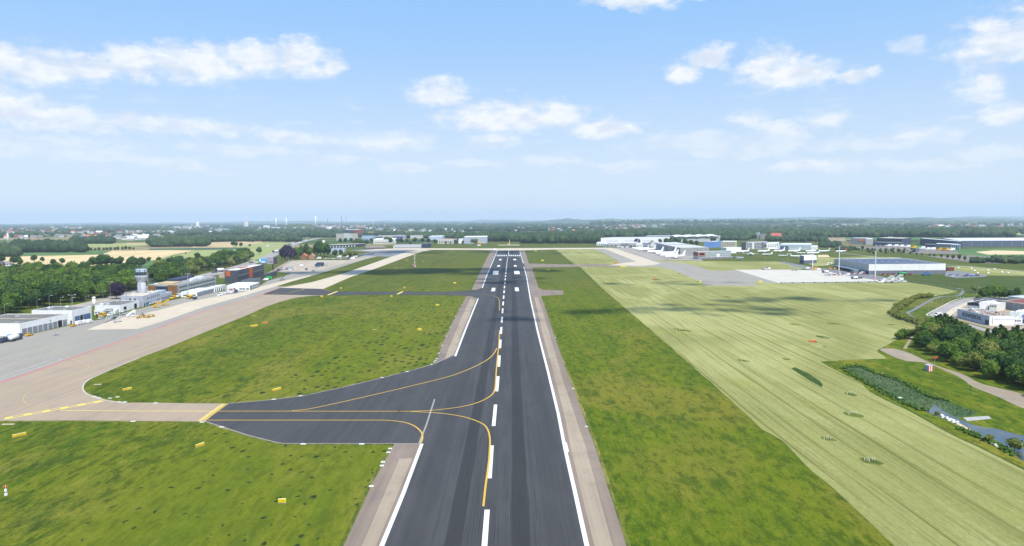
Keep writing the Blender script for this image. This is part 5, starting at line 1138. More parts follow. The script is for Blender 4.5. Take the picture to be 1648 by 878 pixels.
for (x, rb, t) in ((318, 26, 'cream cooling tower standing alone on the far skyline'), (396.3, 28, 'cream cooling tower amid the works, below the thin mast')):
    g = P((x, 367)); H = top_z(x, 367, 356.5); rt = empty('cooling_tower', g, t, 'cooling tower')
    MB().lathe([(rb*1.15, 0), (rb*.9, H*.35), (rb*.72, H*.7), (rb*.76, H)], 24, g).build('shell', mat('cream_shell', (.62, .57, .48)), rt, smooth=True); MB().lathe([(rb*.78, H-1), (rb*.8, H+1)], 24, g).build('rim', OFFW, rt)
rs = random.Random(12)
blks = [(355, 373.5, 15, 9, mat('blue_white', (.42, .56, .66)), 'wide pale blue works hall beyond the wheat fields', 7), (368, 373.5, 12, 0, None, '', 0), (430, 370, 10, 6, WHITE, 'square white works hall below the two white chimneys', 6), (273, 376, 22, 4, LGREY, 'long grey roofed hall left of the wooded hill', 4)]
far('works_hall', 'wide pale blue works hall beyond the wheat fields', (344, 374.6), (353, 374.8), (368.5, 374.2), 26, mat('blue_white', (.42, .56, .66)), ROOFW)
far('works_hall', 'square white works hall below the two slim white chimneys', (424, 370.2), (434, 370.2), (435, 369), 36, WHITE, ROOFW)
far('works_hall', 'long grey roofed works hall beside the wooded rise', (261, 376.8), (284, 376.6), (285, 375), 16, LGREY, ROOFW)
for i in range(46):
    x = rs.choice([rs.uniform(330, 480), rs.uniform(470, 600), rs.uniform(270, 330)]); yb = rs.uniform(366.5, 370.5); w = rs.uniform(1.5, 6); hh = rs.uniform(8, 30)
    m = rs.choice([WHITE, OFFW, LGREY, PALEBLUE, MGREY, TAN]); gA = P((x, yb)); gB = P((x+w, yb)); 
    bl = Block('factory_building', 'small works building among the far industrial plant on the skyline', 'factory', (x, yb), (x+w, yb), (x+w+.4, yb-.6), hh, m, ROOFW, 'buildings of the far industrial plant', 0)
    if i % 4 == 0: g = bl.c; MB().lathe([(w*4, 0), (w*4, hh*.8), (w*2, hh*.95)], 10, g+Vector((25, -20, 0))).build('storage_tank', m, bl.root)
# a green spoil heap beside the works
b = MB(); g = P((482, 368)); b.lathe([(230, -2), (150, 30), (95, 42), (30, 46)], 24, g); o = b.build('hill', G_DEEP, smooth=True); o['kind'] = 'structure'

# --- east side
wh = far('cargo_hall', 'very long white cargo hall at the head of the aircraft parking', (967, 392), (1062, 391.3), (1078, 389.6), 17, WHITE, mat('hall_roof', (.46, .46, .48)), [(7, 8.5)], 3, 'AB', mat('lilac', (.42, .38, .5)))
for i, (x0, x1, yb, h_, m, t) in enumerate(((960, 970, 395, 8, WHITE, 'white gabled shed at the start of the cargo buildings'), (970, 979, 396, 7, PALEBLUE, 'pale blue shed beside the white gabled shed'), (981, 1000, 396.6, 9, LGREY, 'grey shed with white front in the cargo row'), (1001, 1012, 396.8, 9, MGREY, 'dark grey shed in the middle of the cargo row'), (1006, 1024, 396.4, 10, LGREY, 'light grey shed near the dark arch'), (1034, 1043, 398.5, 13, MGREY, 'grey block between dark arch and pointed roof'), (1024, 1034, 397.5, 9, WHITE, 'white shed below the dark arch'))):
    bl = far('cargo_shed', t, (x0, yb), (x1, yb), (x1+2, yb-1.5), h_, m, ROOFW, [(1, 4)], 3, 'AB', DGREY)
g = P((1026.4, 393)); r = empty('arched_door_building', g, 'dark arched doorway front rising above the cargo sheds', 'building'); W_ = 7.5
b = MB(); pts = [(-W_, 0), (W_, 0)]+[(W_*math.cos(a), 9+W_*math.sin(a)) for a in [math.pi*i/10 for i in range(11)]]
b.add([(g.x+x, g.y, z) for x, z in pts]+[(g.x+x, g.y+20, z) for x, z in pts], [tuple(range(len(pts))), tuple(range(2*len(pts)-1, len(pts)-1, -1))]+[(i, len(pts)+i, len(pts)+(i+1) % len(pts), (i+1) % len(pts)) for i in range(len(pts))]); b.build('front', mat('arch_black', (.02, .022, .04)), r)
MB().box(g.x-.6, g.x+.6, g.y-.3, g.y+.1, 2, 15).build('white_bar', WHITE, r)
house(1050, 396.5, 14, 14, 7, 9, OFFW, NAVY, 'dark steep pointed roof building between cargo row and hangars', 1.6, 'pointed_building', chim=False)
ha = far('aircraft_hangar', 'pale blue grey aircraft hangar, the rear one of the pair', (1054, 401.5), (1069, 406), (1110, 404.5), 15.5, mat('hangar_blue', (.31, .36, .42)), mat('hangar_roof', (.48, .47, .45)), D=None) if False else Block('aircraft_hangar', 'pale blue grey aircraft hangar, the rear one of the pair', 'hangar', (1053.5, 400.5), (1070, 405), (1108, 404), 15.5, mat('hangar_blue', (.31, .36, .42)), mat('hangar_roof', (.48, .47, .45)))
ha.panel('AB', .08, .92, .1, 12, MGREY, 'sliding_door', .3)
hb2 = Block('aircraft_hangar', 'large grey aircraft hangar in front, beside the glass office', 'hangar', (1069.6, 405), (1094.8, 411.2), (1141.5, 410.2), 15.0, mat('hangar_grey', (.27, .275, .275)), mat('hangar_roof', (.48, .47, .45)))
hb2.panel('AB', .08, .95, .1, 12, mat('hangar_door', (.17, .175, .185)), 'sliding_door', .3); hb2.panel('AB', .2, .5, 5, 12, mat('faded_panel', (.34, .28, .26)), 'faded_panel', .4)
og = Block('glass_office', 'three storey glass office with dark red framed end', 'office', (1116, 415.8), (1123.5, 417), (1176.6, 415), 12.5, mat('glass_facade', (.27, .32, .34), .25, spec=.5), LGREY)
og.panel('AB', .0, 1.0, 6, 12.3, mat('dark_red_frame', (.17, .05, .06)), 'dark_red_end', .4); og.panel('BC', .0, .21, 5.6, 12.6, PINKW if False else mat('salmon_frame', (.45, .20, .15)), 'salmon_frame', .6); og.panel('BC', .03, .18, 7, 11, OPENING, 'dark_glazing', .7)
for z in (3.4, 6.6, 9.8): og.panel('BC', .22, .99, z, z+.5, WHITE, 'floor_band', .25)
for i in range(14): og.panel('BC', .23+i*.055, .235+i*.055, 2.2, 12.3, STEEL, 'mullion', .2)
og.panel('BC', .0, .99, .8, 2.0, mat('lilac_blue_base', (.16, .18, .30)), 'blue_base_band', .3); og.panel('BC', .0, 1.0, .05, .8, mat('reddish_base', (.34, .17, .17)), 'reddish_base', .5); og.panel('BC', .55, .64, 3, 8.5, WHITE, 'white_screen', .5)
far('white_box_hall', 'plain bright white box hall behind the glass office', (1160, 407), (1169, 407.6), (1193, 406.6), 11.5, WHITE, ROOFW)
far('blue_hall', 'blue clad hall with white roof behind the big grey hangar', (1133, 398.5), (1149.5, 398.5), (1163, 397.4), 15, LBLUE, ROOFW)
far('beige_office', 'cream office block with three window rows next to the blue hall', (1160, 397.6), (1184, 397.6), (1186, 396), 14, BEIGE, ROOFW, [(2, 4), (6, 8), (10, 12)], 8)
far('brown_block', 'brown grey stair block at the end of the long grey office', (1192.6, 400.8), (1200.5, 401.2), (1203, 399.8), 16.5, mat('brown_grey', (.22, .20, .19)), ROOFG)
q = far('grey_office', 'long grey four storey office with white columns behind the airliners', (1200.6, 401), (1233, 400), (1235, 398.4), 15.5, mat('office_grey', (.36, .37, .39)), LGREY, [(2, 3.8), (5.6, 7.4), (9.2, 11), (12.4, 14)], 12, 'AB', GLASS, fill=.7); q.panel('AB', .30, .38, .2, 15.6, WHITE, 'column', .5); q.panel('AB', .8, .86, .2, 15.6, DGREY, 'dark_column', .5)
far('white_office', 'white stepped office between the grey office and the purple tree', (1231, 399.6), (1250, 398.6), (1254, 397), 12, WHITE, ROOFW, [(3, 4.5), (7, 8.5)], 5)
q = far('glass_front_hall', 'long hall with navy and pale glass front near the end of the airliner row', (1254, 401.6), (1304, 402), (1307, 399.6), 12.0, mat('pale_glass', (.42, .50, .54), .3), ROOFW, [(1, 4)], 9, 'AB', WHITE, fill=.4, u0=.35); q.panel('AB', .0, .30, .2, 9, mat('navy_front', (.09, .12, .20)), 'navy_front', .6)
far('white_annex', 'low white annex at the end of the glass fronted hall', (1304.5, 402), (1313.5, 402), (1316, 400.5), 8, WHITE, ROOFW, [(4, 5)], 3)
far('wave_roof_hall', 'wide hall under a bright white wave shaped roof', (1088, 389.5), (1155, 388), (1160, 386), 15, LGREY, None)
g0, g1_ = P((1087, 389.6)), P((1157, 388)); n = 28; vs = []; fs = []
for i in range(n+1):
    u = i/n; p = xy(g0).lerp(xy(g1_), u); z = 16.5+2.6*abs(math.sin(u*math.pi*4))**.8
    for dy, dz in ((-3, 0), (60, 3.5)): vs += [(p.x, p.y+dy, z+dz), (p.x, p.y+dy, z+dz-.7)]
for i in range(n): a = i*4; fs += [(a, a+4, a+6, a+2), (a+1, a+3, a+7, a+5), (a, a+1, a+5, a+4), (a+2, a+6, a+7, a+3)]
wv = [o for o in bpy.data.objects if o.name.startswith('wave_roof_hall')][0]; b = MB(); b.add(vs, fs); b.build('wave_roof', ROOFW, wv, smooth=True)
far('flat_roof_hall', 'long flat hall with light roof in front of the wave roofed hall', (1038, 386.5), (1087, 386.2), (1090, 384.8), 14, mat('plain_navy_wall', (.12, .13, .19)), mat('hall_roof', (.46, .46, .48)))  # one plain navy wall colour on all sides
house(1248, 385, 34, 26, 12, 10, OFFW, mat('red_big_roof', (.40, .09, .07)), 'big house with red roof on the wooded slope behind the offices', 0, chim=False)
far('white_cube', 'white cube building beside the brown barn on the wooded slope', (1217, 383.5), (1222, 383.6), (1224, 382.6), 20, WHITE, ROOFW); far('brown_barn', 'brown barn next to the white cube building on the slope', (1223, 384), (1233, 383.6), (1235, 382.6), 18, mat('shed_brown', (.20, .18, .17)), ROOFG); far('navy_barn', 'low navy barn beside the white cube building', (1208, 383.4), (1217, 383.3), (1218, 382.6), 12, NAVY, ROOFD)
bx = Block('equipment_building', 'free standing box building, white above and slate below', 'building', (1287.2, 423), (1293.6, 424.3), (1314, 423.2), 12.2, WHITE, ROOFW)
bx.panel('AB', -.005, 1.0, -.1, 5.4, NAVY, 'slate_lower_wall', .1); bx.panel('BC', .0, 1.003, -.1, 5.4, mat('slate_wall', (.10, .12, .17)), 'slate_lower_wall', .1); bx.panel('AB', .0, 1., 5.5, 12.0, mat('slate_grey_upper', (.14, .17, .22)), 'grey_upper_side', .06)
# big hangar
bh = Block('freight_hangar', 'huge flat hangar, white above and slate grey below, with solar roof', 'hangar', (1342.4, 430.3), (1398, 441.4), (1521.5, 440.3), 12.6, mat('hangar_white_panel', (.72, .72, .71), var=.03, scale=.05), mat('solar_roof', (.11, .125, .17), .5, .2, .3), para=1.2)
bh.panel('BC', .0, 1.002, -.1, 4.8, mat('slate_band', (.14, .16, .20)), 'slate_lower_wall', .12); bh.panel('AB', -.002, 1.0, -.1, 4.6, mat('painted_shade_slate', (.035, .045, .075)), 'slate_lower_wall', .12); bh.panel('AB', .0, 1.0, 4.8, 12.9, mat('painted_shade_panel', (.42, .42, .38)), 'shade_upper_side', .06)  # shade of the left face painted in as greyer, darker panels
for i in range(14): bh.panel('AB', .03+i*.07, .034+i*.07, 4.8, 12.6, MGREY, 'panel_joint', .1)
for i in range(13): bh.panel('BC', .04+i*.077, .0405+i*.077, 4.9, 12.6, LGREY, 'panel_joint', .04)
bh.panel('AB', .18, .72, 3.9, 4.6, mat('canopy_grey', (.20, .24, .28)), 'canopy', 9); bh.panel('AB', .72, .82, .05, 4.6, mat('canopy_grey', (.20, .24, .28)), 'porch', 9.5)
bh.panel('BC', .45, .48, .1, 4, NAVY, 'door', .2); bh.top(.05, .02, .9, .06, .5, mat('light_roof_edge', (.55, .53, .45)), 'roof_edge_strip') if False else None
for j in range(9):
    for i in range(2): bh.top(.08+i*.45, .05+j*.1, .40, .07, .45, mat('solar_panel', (.08, .10, .17), .3), 'solar_panel_row')
# far warehouses
q = far('warehouse', 'grey warehouse with an orange sign band in the far business park', (1369, 392.2), (1394, 392.6), (1402, 391.6), 16, MGREY, ROOFW); q.panel('AB', .55, .9, 8, 13, mat('orange_sign', (.75, .22, .03)), 'orange_sign', .5)
far('warehouse', 'white fronted end building beside the orange sign warehouse', (1393, 393.4), (1402.5, 393.5), (1405, 392), 15, LGREY, ROOFW)
far('warehouse', 'navy warehouse with a cream raised roof box', (1411, 392.6), (1451, 394), (1466, 392.6), 17, mat('navy_wh', (.045, .06, .11)), mat('cream_roof', (.62, .58, .48))); far('warehouse', 'low navy shed in front of the cream roofed warehouse', (1405, 395.5), (1450, 396.6), (1456, 395), 9, mat('navy_wh', (.045, .06, .11)), ROOFG, [(1, 3)], 6, 'AB', WHITE)
q = far('warehouse', 'big navy distribution warehouse with white roof edge, the nearer half', (1480.6, 393.5), (1545, 400.4), (1549, 399.2), 17, mat('navy_wh', (.045, .06, .11)), mat('pale_wh_roof', (.58, .58, .60)))
q = far('warehouse', 'endless slate blue distribution warehouse running out of the frame', (1547, 397.4), (1760, 396.6), (1700, 390.8), 15, mat('slate_wh', (.085, .11, .16)), mat('pale_wh_roof', (.58, .58, .60)), [(2, 13)], 12, 'AB', mat('slate_line', (.20, .24, .30)), fill=.05)
q = far('warehouse', 'grey office front with white framed portico by the navy warehouse', (1505, 399.5), (1543, 401.5), (1546, 400.2), 11, MGREY, ROOFW)
for i in range(4): q.panel('AB', .70+i*.08, .72+i*.08, .2, 11.2, WHITE, 'portico_column', .6)
q.panel('AB', .70, .99, 10, 11.4, WHITE, 'portico_beam', .7); far('warehouse', 'small low navy shed in front of the big navy warehouse', (1487, 398.5), (1507, 399.4), (1509, 398), 8, mat('navy_wh', (.045, .06, .11)), ROOFG)

# --- lettered brick warehouse on the right
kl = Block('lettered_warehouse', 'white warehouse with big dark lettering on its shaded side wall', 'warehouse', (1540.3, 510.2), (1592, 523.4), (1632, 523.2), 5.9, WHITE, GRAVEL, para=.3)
kl.panel('AB', .0, 1.0, -.1, 5.9, mat('painted_side_shade', (.42, .45, .52)), 'side_shade_skin', .05); kl.panel('AB', .88, .99, .1, 3.3, DGREY, 'roller_door', .12)  # shade of the side wall painted on as a blue-grey skin
kl.panel('BC', .18, .99, 3.7, 4.0, PALEBLUE, 'blue_stripe', .06); kl.panel('BC', .115, .14, 1.2, 5.4, LGREY, 'ladder', .15); kl.panel('BC', .10, .17, .9, 1.3, SIGNY, 'yellow_sign', .12)
clutter(kl, 26, 6, [LGREY, mat('brown_unit', (.3, .2, .16)), OFFW, mat('pinkish_unit', (.5, .38, .34))])
def lettering(text, p, q, z, size, m, parent, name='lettering', off=.10, sx=1.0):
    """raised letters standing on the wall p - q, first letter at p"""
    cu = bpy.data.curves.new('text', 'FONT'); cu.body = text; cu.size = size; cu.extrude = .03; cu.offset = .075
    to = bpy.data.objects.new('text', cu); COL.objects.link(to); dg = bpy.context.evaluated_depsgraph_get(); dg.update()
    me = bpy.data.meshes.new_from_object(to.evaluated_get(dg)); bpy.data.objects.remove(to)
    d = (q-p).normalized(); n = Vector((d.y, -d.x, 0))
    for v in me.vertices:
        w = xy(p)+d*(v.co.x*sx)+Vector((0, 0, z+v.co.y))+n*(off+v.co.z)
        v.co = w-ROOT[parent.name]
    me.materials.clear(); me.materials.append(m); o = bpy.data.objects.new(name, me); COL.objects.link(o); o.parent = parent; return o
wl = (kl.B-kl.A).length
o = lettering('KLINKERS.NL', kl.A.lerp(kl.B, .17), kl.B, 2.1, 3.5, mat('lettering_dark', (.03, .035, .05)), kl.root)
xs_ = [v.co for v in o.data.vertices]; ln = max((v-xs_[0]).length for v in xs_); print('text', ln, wl)
f_ = .60*wl/ln; p0 = kl.A.lerp(kl.B, .17)-ROOT[kl.root.name]; d_ = (kl.B-kl.A).normalized()
for v in o.data.vertices:
    t_l = (v.co-p0).dot(d_); v.co += d_*(t_l*(f_-1))
k2 = Block('office_building', 'white block with black roof fascia behind the lettered warehouse', 'building', (1556.8, 497.5), (1574.6, 499.2), (1600, 494), 5.2, WHITE, ROOFD); k2.panel('AB', -.01, 1.0, 3.3, 5.6, mat('black_fascia', (.05, .045, .06)), 'black_fascia', .15)
k3 = Block('office_building', 'plain white taller box on the lettered warehouse yard', 'building', (1576, 499.6), (1590, 500), (1604, 497.8), 6.4, WHITE, ROOFW)
k3b = Block('office_building', 'white upper office with blue shaded windows behind the gravel roof', 'building', (1592, 500.5), (1604, 501), (1618, 498.5), 5.6, OFFW, ROOFW); k3b.windows('AB', 4, [(3.2, 4.6)])
k4 = Block('long_shed', 'long black roofed shed with cream ridge strip behind the white offices', 'shed', (1567, 489.5), (1648, 502), (1672, 498), 4.2, MGREY, ROOFD); k4.top(.0, .52, 1, .05, .3, mat('cream_ridge', (.6, .56, .45)), 'ridge_strip')
k5 = Block('long_shed', 'long shed with red brown roof next to the black roofed shed', 'shed', (1612, 493.5), (1655, 501), (1690, 496), 4.4, BEIGE, REDROOF)
k6 = Block('long_shed', 'shed with pale blue sheet roof at the frame edge', 'shed', (1622, 485.5), (1680, 494), (1760, 489), 4.6, LGREY, mat('pale_blue_roof', (.44, .50, .56)))
k7 = Block('white_building', 'white wing with roof clutter between warehouse and blue building', 'building', (1624, 513), (1640, 513.5), (1662, 509), 4.6, mat('mint_white', (.60, .66, .66)), ROOFW); clutter(k7, 5, 8)
k8 = Block('white_building', 'small white entrance building at the warehouse corner', 'building', (1632.4, 521.6), (1643.5, 521.8), (1650, 519), 4.0, WHITE, LGREY); k8.windows('AB', 3, [(1.8, 3.0)])
k9 = Block('blue_building', 'blue grey building cut by the frame edge beside the entrance', 'building', (1644, 521), (1700, 523.5), (1720, 517), 5.6, mat('slate_blue_wall', (.16, .20, .32)), ROOFG); k9.panel('AB', .0, 1., -.1, 2.6, mat('deep_navy_wall', (.04, .05, .12)), 'dark_lower_wall', .1)
# scattered houses of the towns beyond
WM_ = [OFFW, LGREY, BRICK, TAN, LGREY, OFFW]; RM_ = [TILE, mat('grey_tiles', (.2, .19, .2)), REDROOF, mat('grey_tiles', (.2, .19, .2)), ROOFW, ROOFB]
protos = []
for i in range(6):
    b = MB(); L, W2, hw_, hr = 14+i*2, 10, 6, 4
    b.cur = 0; b.add([(-L/2, -W2/2, -.2), (L/2, -W2/2, -.2), (L/2, W2/2, -.2), (-L/2, W2/2, -.2), (-L/2, -W2/2, hw_), (L/2, -W2/2, hw_), (L/2, W2/2, hw_), (-L/2, W2/2, hw_), (-L/2, 0, hw_+hr), (L/2, 0, hw_+hr)], [(0, 1, 5, 4), (2, 3, 7, 6), (1, 2, 6, 9, 5), (3, 0, 4, 8, 7)])
    b.cur = 1; b.add([(-L/2-.4, -W2/2-.4, hw_-.2), (L/2+.4, -W2/2-.4, hw_-.2), (L/2+.4, 0, hw_+hr+.1), (-L/2-.4, 0, hw_+hr+.1), (L/2+.4, W2/2+.4, hw_-.2), (-L/2-.4, W2/2+.4, hw_-.2)], [(0, 1, 2, 3), (3, 2, 4, 5)])
    o = b.build('village_house', [WM_[i], RM_[i]]); protos.append([o, False])
rs = random.Random(5)
for (x0, x1, y0, y1, n, lab) in ((0, 190, 374, 384, 36, 'pale house of the far town beyond the big wood'), (190, 262, 380.5, 386.5, 28, 'grey or white house of the village beside the far green field'), (190, 420, 370, 379, 18, 'small house of the far town before the works'), (600, 760, 370, 378, 30, 'small house between the woods behind the business park'), (805, 860, 384, 387.2, 22, 'orange roofed house at the wood edge behind the runway end'), (860, 905, 384.5, 387.5, 16, 'dark or red roofed house at the wood edge near the sand strip'),
                                 (860, 1010, 368, 373, 24, 'pale house of the distant town over the woods'), (1010, 1080, 361, 365, 22, 'tiny house of the hillside village'), (1380, 1440, 372, 376.5, 22, 'house around the church on the far wooded ridge'), (1495, 1590, 364, 369.5, 26, 'house of the far village on the open ridge'), (1330, 1350, 366, 370, 6, 'lone farmhouse on the far ridge'), (740, 800, 358.8, 362, 16, 'pale block of the farthest town'), (1430, 1460, 379.5, 381.5, 8, 'red roofed house before the long wood')):
    for i in range(n):
        px, py = rs.uniform(x0, x1), rs.uniform(y0, y1); k = rs.choices([0, 1, 2, 3, 4, 5], [1.5, 3, 2, 3, 3, 4])[0] if x0 not in (805, 1430) else rs.choice([0, 0, 2, 1]); pr = protos[k]
        o = pr[0] if not pr[1] else pr[0].copy()
        if pr[1]: COL.objects.link(o)
        pr[1] = True; g = P((px, py)); o.location = g; d = g.length/2600; s = max(.9, min(2.0, d**.6)); o.scale = (s, s, s*1.1); o.rotation_euler.z = rs.uniform(-.6, .6)
        o['label'] = lab; o['category'] = 'house'; o['group'] = lab.replace('house', 'houses', 1)
g = P((1424.5, 362.5)); r = empty('village_church', g, 'white village church with pointed spire on the far ridge', 'church'); h = top_z(1424.5, 362.5, 352.8); MB().box(g.x-7, g.x+7, g.y-7, g.y+7, 0, h*.6).build('tower', WHITE, r); MB().lathe([(9, h*.6), (.6, h)], 4, g).build('spire', ROOFD, r); MB().box(g.x+7, g.x+40, g.y-9, g.y+9, 0, h*.3).build('nave', WHITE, r)

# the farthest towns: too many and too small to tell apart
V = []; F = []; MI = []; k = 0
for i in range(1300):
    px, py = rs.choice([(rs.uniform(-20, 420), rs.uniform(359.5, 374)), (rs.uniform(-20, 300), rs.uniform(366, 380)), (rs.uniform(400, 1000), rs.uniform(358, 372)), (rs.uniform(300, 640), rs.uniform(362, 371)), (rs.uniform(1000, 1648), rs.uniform(357, 368))])
    if noise.noise(Vector((px*.02, py*.16, 2))) < -.02: continue
    g = P((px, py)); d = g.length/3000; w = rs.uniform(7, 14)*d**.75; dp = w*.7; h = rs.uniform(5, 8)*d**.62+ (8 if rs.random() < .03 else 0)
    if py < horizon(px)+5: continue
    x0, x1, y0, y1 = g.x-w/2, g.x+w/2, g.y, g.y+dp
    V += [(x0, y0, 0), (x1, y0, 0), (x1, y1, 0), (x0, y1, 0), (x0, y0, h), (x1, y0, h), (x1, y1, h), (x0, y1, h), (x0, (y0+y1)/2, h*1.5), (x1, (y0+y1)/2, h*1.5)]
    F += [(k, k+1, k+5), (k, k+5, k+4), (k+1, k+2, k+6), (k+1, k+6, k+5), (k+3, k, k+4), (k+3, k+4, k+7), (k+4, k+5, k+9), (k+4, k+9, k+8), (k+6, k+7, k+8), (k+6, k+8, k+9), (k+5, k+6, k+9), (k+7, k+4, k+8)]
    wm = rs.choice([0, 0, 1, 2]); rm_ = rs.choice([3, 4, 4, 0, 3]); MI += [wm]*6+[rm_]*4+[wm]*2; k += 10
me = mesh_np('distant_town', np.array(V), np.array(F), [mat('far_wall_pale', (.34, .335, .33)), mat('far_wall_grey', (.20, .205, .22)), BRICK, mat('grey_tiles', (.2, .19, .2)), mat('far_roof_red', (.30, .16, .11))], mi=np.array(MI)); o = bpy.data.objects.new('distant_town', me); COL.objects.link(o); o['kind'] = 'stuff'
# ================================================================== aircraft
def fin(b, root_x0, root_x1, tip_x0, tip_x1, p0, p1, th):
    """flat tapered surface from the root point p0 to the tip point p1 (y, z) with chords along x"""
    d = Vector((0, p1[0]-p0[0], p1[1]-p0[1])).normalized(); n = Vector((0, -d.z, d.y))*th/2
    r0 = [Vector((x, p0[0], p0[1])) for x in (root_x0, root_x1)]; t0 = [Vector((x, p1[0], p1[1])) for x in (tip_x0, tip_x1)]
    vs = [r0[0]+n*.3, r0[1]+n*.3, t0[1]+n*.15, t0[0]+n*.15, r0[0]-n*.3, r0[1]-n*.3, t0[1]-n*.15, t0[0]-n*.15]
    mr = (r0[0]*.65+r0[1]*.35); mt = (t0[0]*.65+t0[1]*.35)
    vs += [mr+n, mt+n*.5, mr-n, mt-n*.5]
    b.add(vs, [(0, 8, 9, 3), (8, 1, 2, 9), (4, 7, 11, 10), (10, 11, 6, 5), (0, 3, 7, 4), (1, 5, 6, 2), (3, 9, 2, 6, 11, 7), (0, 4, 10, 5, 1, 8)])
def airliner(nm, L, body, tail, eng, ttail=False):
    """nose towards -x, origin under the middle, length L"""
    r = empty(nm, (0, 0, 0), 'x', 'airliner'); R_ = L*.059; z = R_*1.9; h = L/2
    MB().tubex([(-h, .05*R_, z-.25*R_), (-h*.975, .35*R_, z-.2*R_), (-h*.93, .66*R_, z-.1*R_), (-h*.86, .9*R_, z), (-h*.78, R_, z), (h*.42, R_, z), (h*.62, .86*R_, z+.12*R_), (h*.82, .52*R_, z+.38*R_), (h*.97, .18*R_, z+.6*R_), (h, .06*R_, z+.62*R_)], 16).build('fuselage', body, r, True, True)
    for s in (-1, 1):
        b = MB(); fin(b, -h*.16, h*.16, h*.22, h*.30, (s*R_*.6, z-.5*R_), (s*L*.47, z+.35*R_), R_*.32); b.build('wing', body, r, True)
        b = MB(); zt = z+.55*R_ if not ttail else z+L*.19
        fin(b, h*.80, h*.96, h*.95, h*1.02, (s*R_*.2, zt), (s*L*.17, zt+.2*R_), R_*.16); b.build('tailplane', body, r, True)
        if not ttail:
            y = s*L*.155; b = MB(); b.tubex([(-h*.20, R_*.36, z-.85*R_), (-h*.17, R_*.47, z-.85*R_), (-h*.03, R_*.44, z-.85*R_), (h*.06, R_*.26, z-.85*R_)], 12)
            for v in b.v: v.y += y
            b.build('engine', eng, r, True, True)
        else:
            b = MB(); b.tubex([(h*.42, R_*.38, z+.3*R_), (h*.46, R_*.46, z+.3*R_), (h*.66, R_*.42, z+.3*R_), (h*.74, R_*.25, z+.3*R_)], 12)
            for v in b.v: v.y += s*R_*1.45
            b.build('engine', eng, r, True, True)
        b = MB(); b.bar((h*.06, s*R_*1.1, R_*.3), (h*.06, s*R_*1.0, z-.4*R_), .16, n=6); b.bar((h*.06, s*R_*1.35, R_*.3), (h*.06, s*R_*.85, R_*.3), R_*.3, n=12); b.build('main_gear', DGREY, r, True)
    b = MB(); fin(b, h*.66, h*.95, h*.93, h*1.04, (0, z+.5*R_), (0, z+L*(.25)), R_*.25); b.build('tail_fin', tail, r, True)
    b = MB(); b.bar((-h*.78, 0, R_*.25), (-h*.78, 0, z-.5*R_), .14, n=6); b.bar((-h*.78, -.3, R_*.22), (-h*.78, .3, R_*.22), R_*.22, n=10); b.build('nose_gear', DGREY, r, True)
    b = MB(); b.box(-h*.74, h*.55, -R_*1.005, R_*1.005, z+.22*R_, z+.36*R_); b.build('cabin_window_band', mat('cabin_windows', (.30, .32, .36)), r, True)
    b = MB(); b.box(-h*.925, -h*.875, -R_*.62, R_*.62, z+.28*R_, z+.52*R_); b.build('cockpit_window', GLASS, r, True)
    return r
TB = mat('pale_blue_tail', (.45, .55, .68)); TR = mat('red_tail', (.60, .07, .06)); TG = mat('green_tail', (.20, .48, .28)); NB_ = mat('blue_nose', (.10, .12, .5))
pA = airliner('airliner', 38, PLANEW, PLANEW, PLANEW); pB = airliner('airliner', 38, PLANEW, TB, MGREY); pC = airliner('airliner', 36, PLANEW, TR, PLANEW); pD = airliner('jet_airliner', 34, PLANEW, PLANEW, PLANEW, True); pE = airliner('airliner', 36, mat('multi_body', (.55, .62, .64)), PLANEW, RED)
used = set()
def plane(pr, label, x0, x1, y, rz, sc=1., group=None):
    """nose seen at x0, tail at x1, wheels at y"""
    g = P(((x0+x1)/2, y)); o = pr if id(pr) not in used else copy_tree(pr); used.add(id(pr))
    a, c = P((x0, y)), P((x1, y)); L = (c-a).length; base = {id(pA): 38, id(pB): 38, id(pC): 36, id(pD): 34, id(pE): 36}[id(pr)]
    k = max(.7, min(1.25, L/(base*max(.55, abs(math.cos(rz))))))*sc
    k *= 1.08; o.location = g; o.rotation_euler.z = rz; o.scale = (k, k, k); o['label'] = label; o['category'] = 'airliner'; o['group'] = group or 'airliners stored around the field'
G1 = 'airliners parked in line before the grey hangars'
plane(pA, 'white airliner parked last in the line, closest to the glass office', 1070, 1103, 416, R(18), 1, G1)
plane(pA, 'white airliner second in line from the glass office', 1062, 1092, 413.6, R(20), 1, G1)
plane(pA, 'white airliner third in line from the glass office, nose furthest out', 1055.5, 1089, 411, R(20), 1, G1)
plane(pA, 'white airliner in front of the rear pale blue grey hangar', 1041, 1068, 407.6, R(20), 1, G1)
plane(pB, 'white airliner with pale blue tail before the rear hangar', 1026, 1056, 404.5, R(20), 1, G1)
plane(pB, 'white airliner with pale blue tail, second from the cargo sheds', 1020, 1046, 402.6, R(20), .9, G1)
plane(pA, 'small looking white airliner nearest the cargo sheds', 1015, 1036, 401, R(20), .85, G1)
G2 = 'airliners stored on the grass before the offices'
plane(pA, 'white airliner half hidden behind the white box hall', 1184, 1206, 406.8, R(8), 1, G2)
plane(pC, 'airliner facing the camera with red engines on the grass', 1199, 1217, 410.6, R(82), .8, G2)
plane(pA, 'white airliner in front of the long grey office, tail high', 1221, 1237, 406.4, R(25), 1.15, G2)
plane(pE, 'multicoloured airliner with red stripe standing on the grass', 1225, 1244, 411, R(8), .8, G2)
plane(pA, 'white airliner in front of the purple tree', 1246, 1262, 405.8, R(25), 1.1, G2)
plane(pD, 'small white jet standing nearest the grass road, wings spread', 1252, 1268, 412.6, R(-35), .7, G2)
plane(pA, 'white airliner before the pale glass fronted hall', 1269, 1287, 406, R(15), 1.05, G2)
plane(pD, 'low white aircraft hidden partly behind the box building', 1271, 1290, 413.8, R(185), .8, G2)
plane(pD, 'white jet behind the first light mast', 1296, 1314, 405.8, R(12), 1., G2)
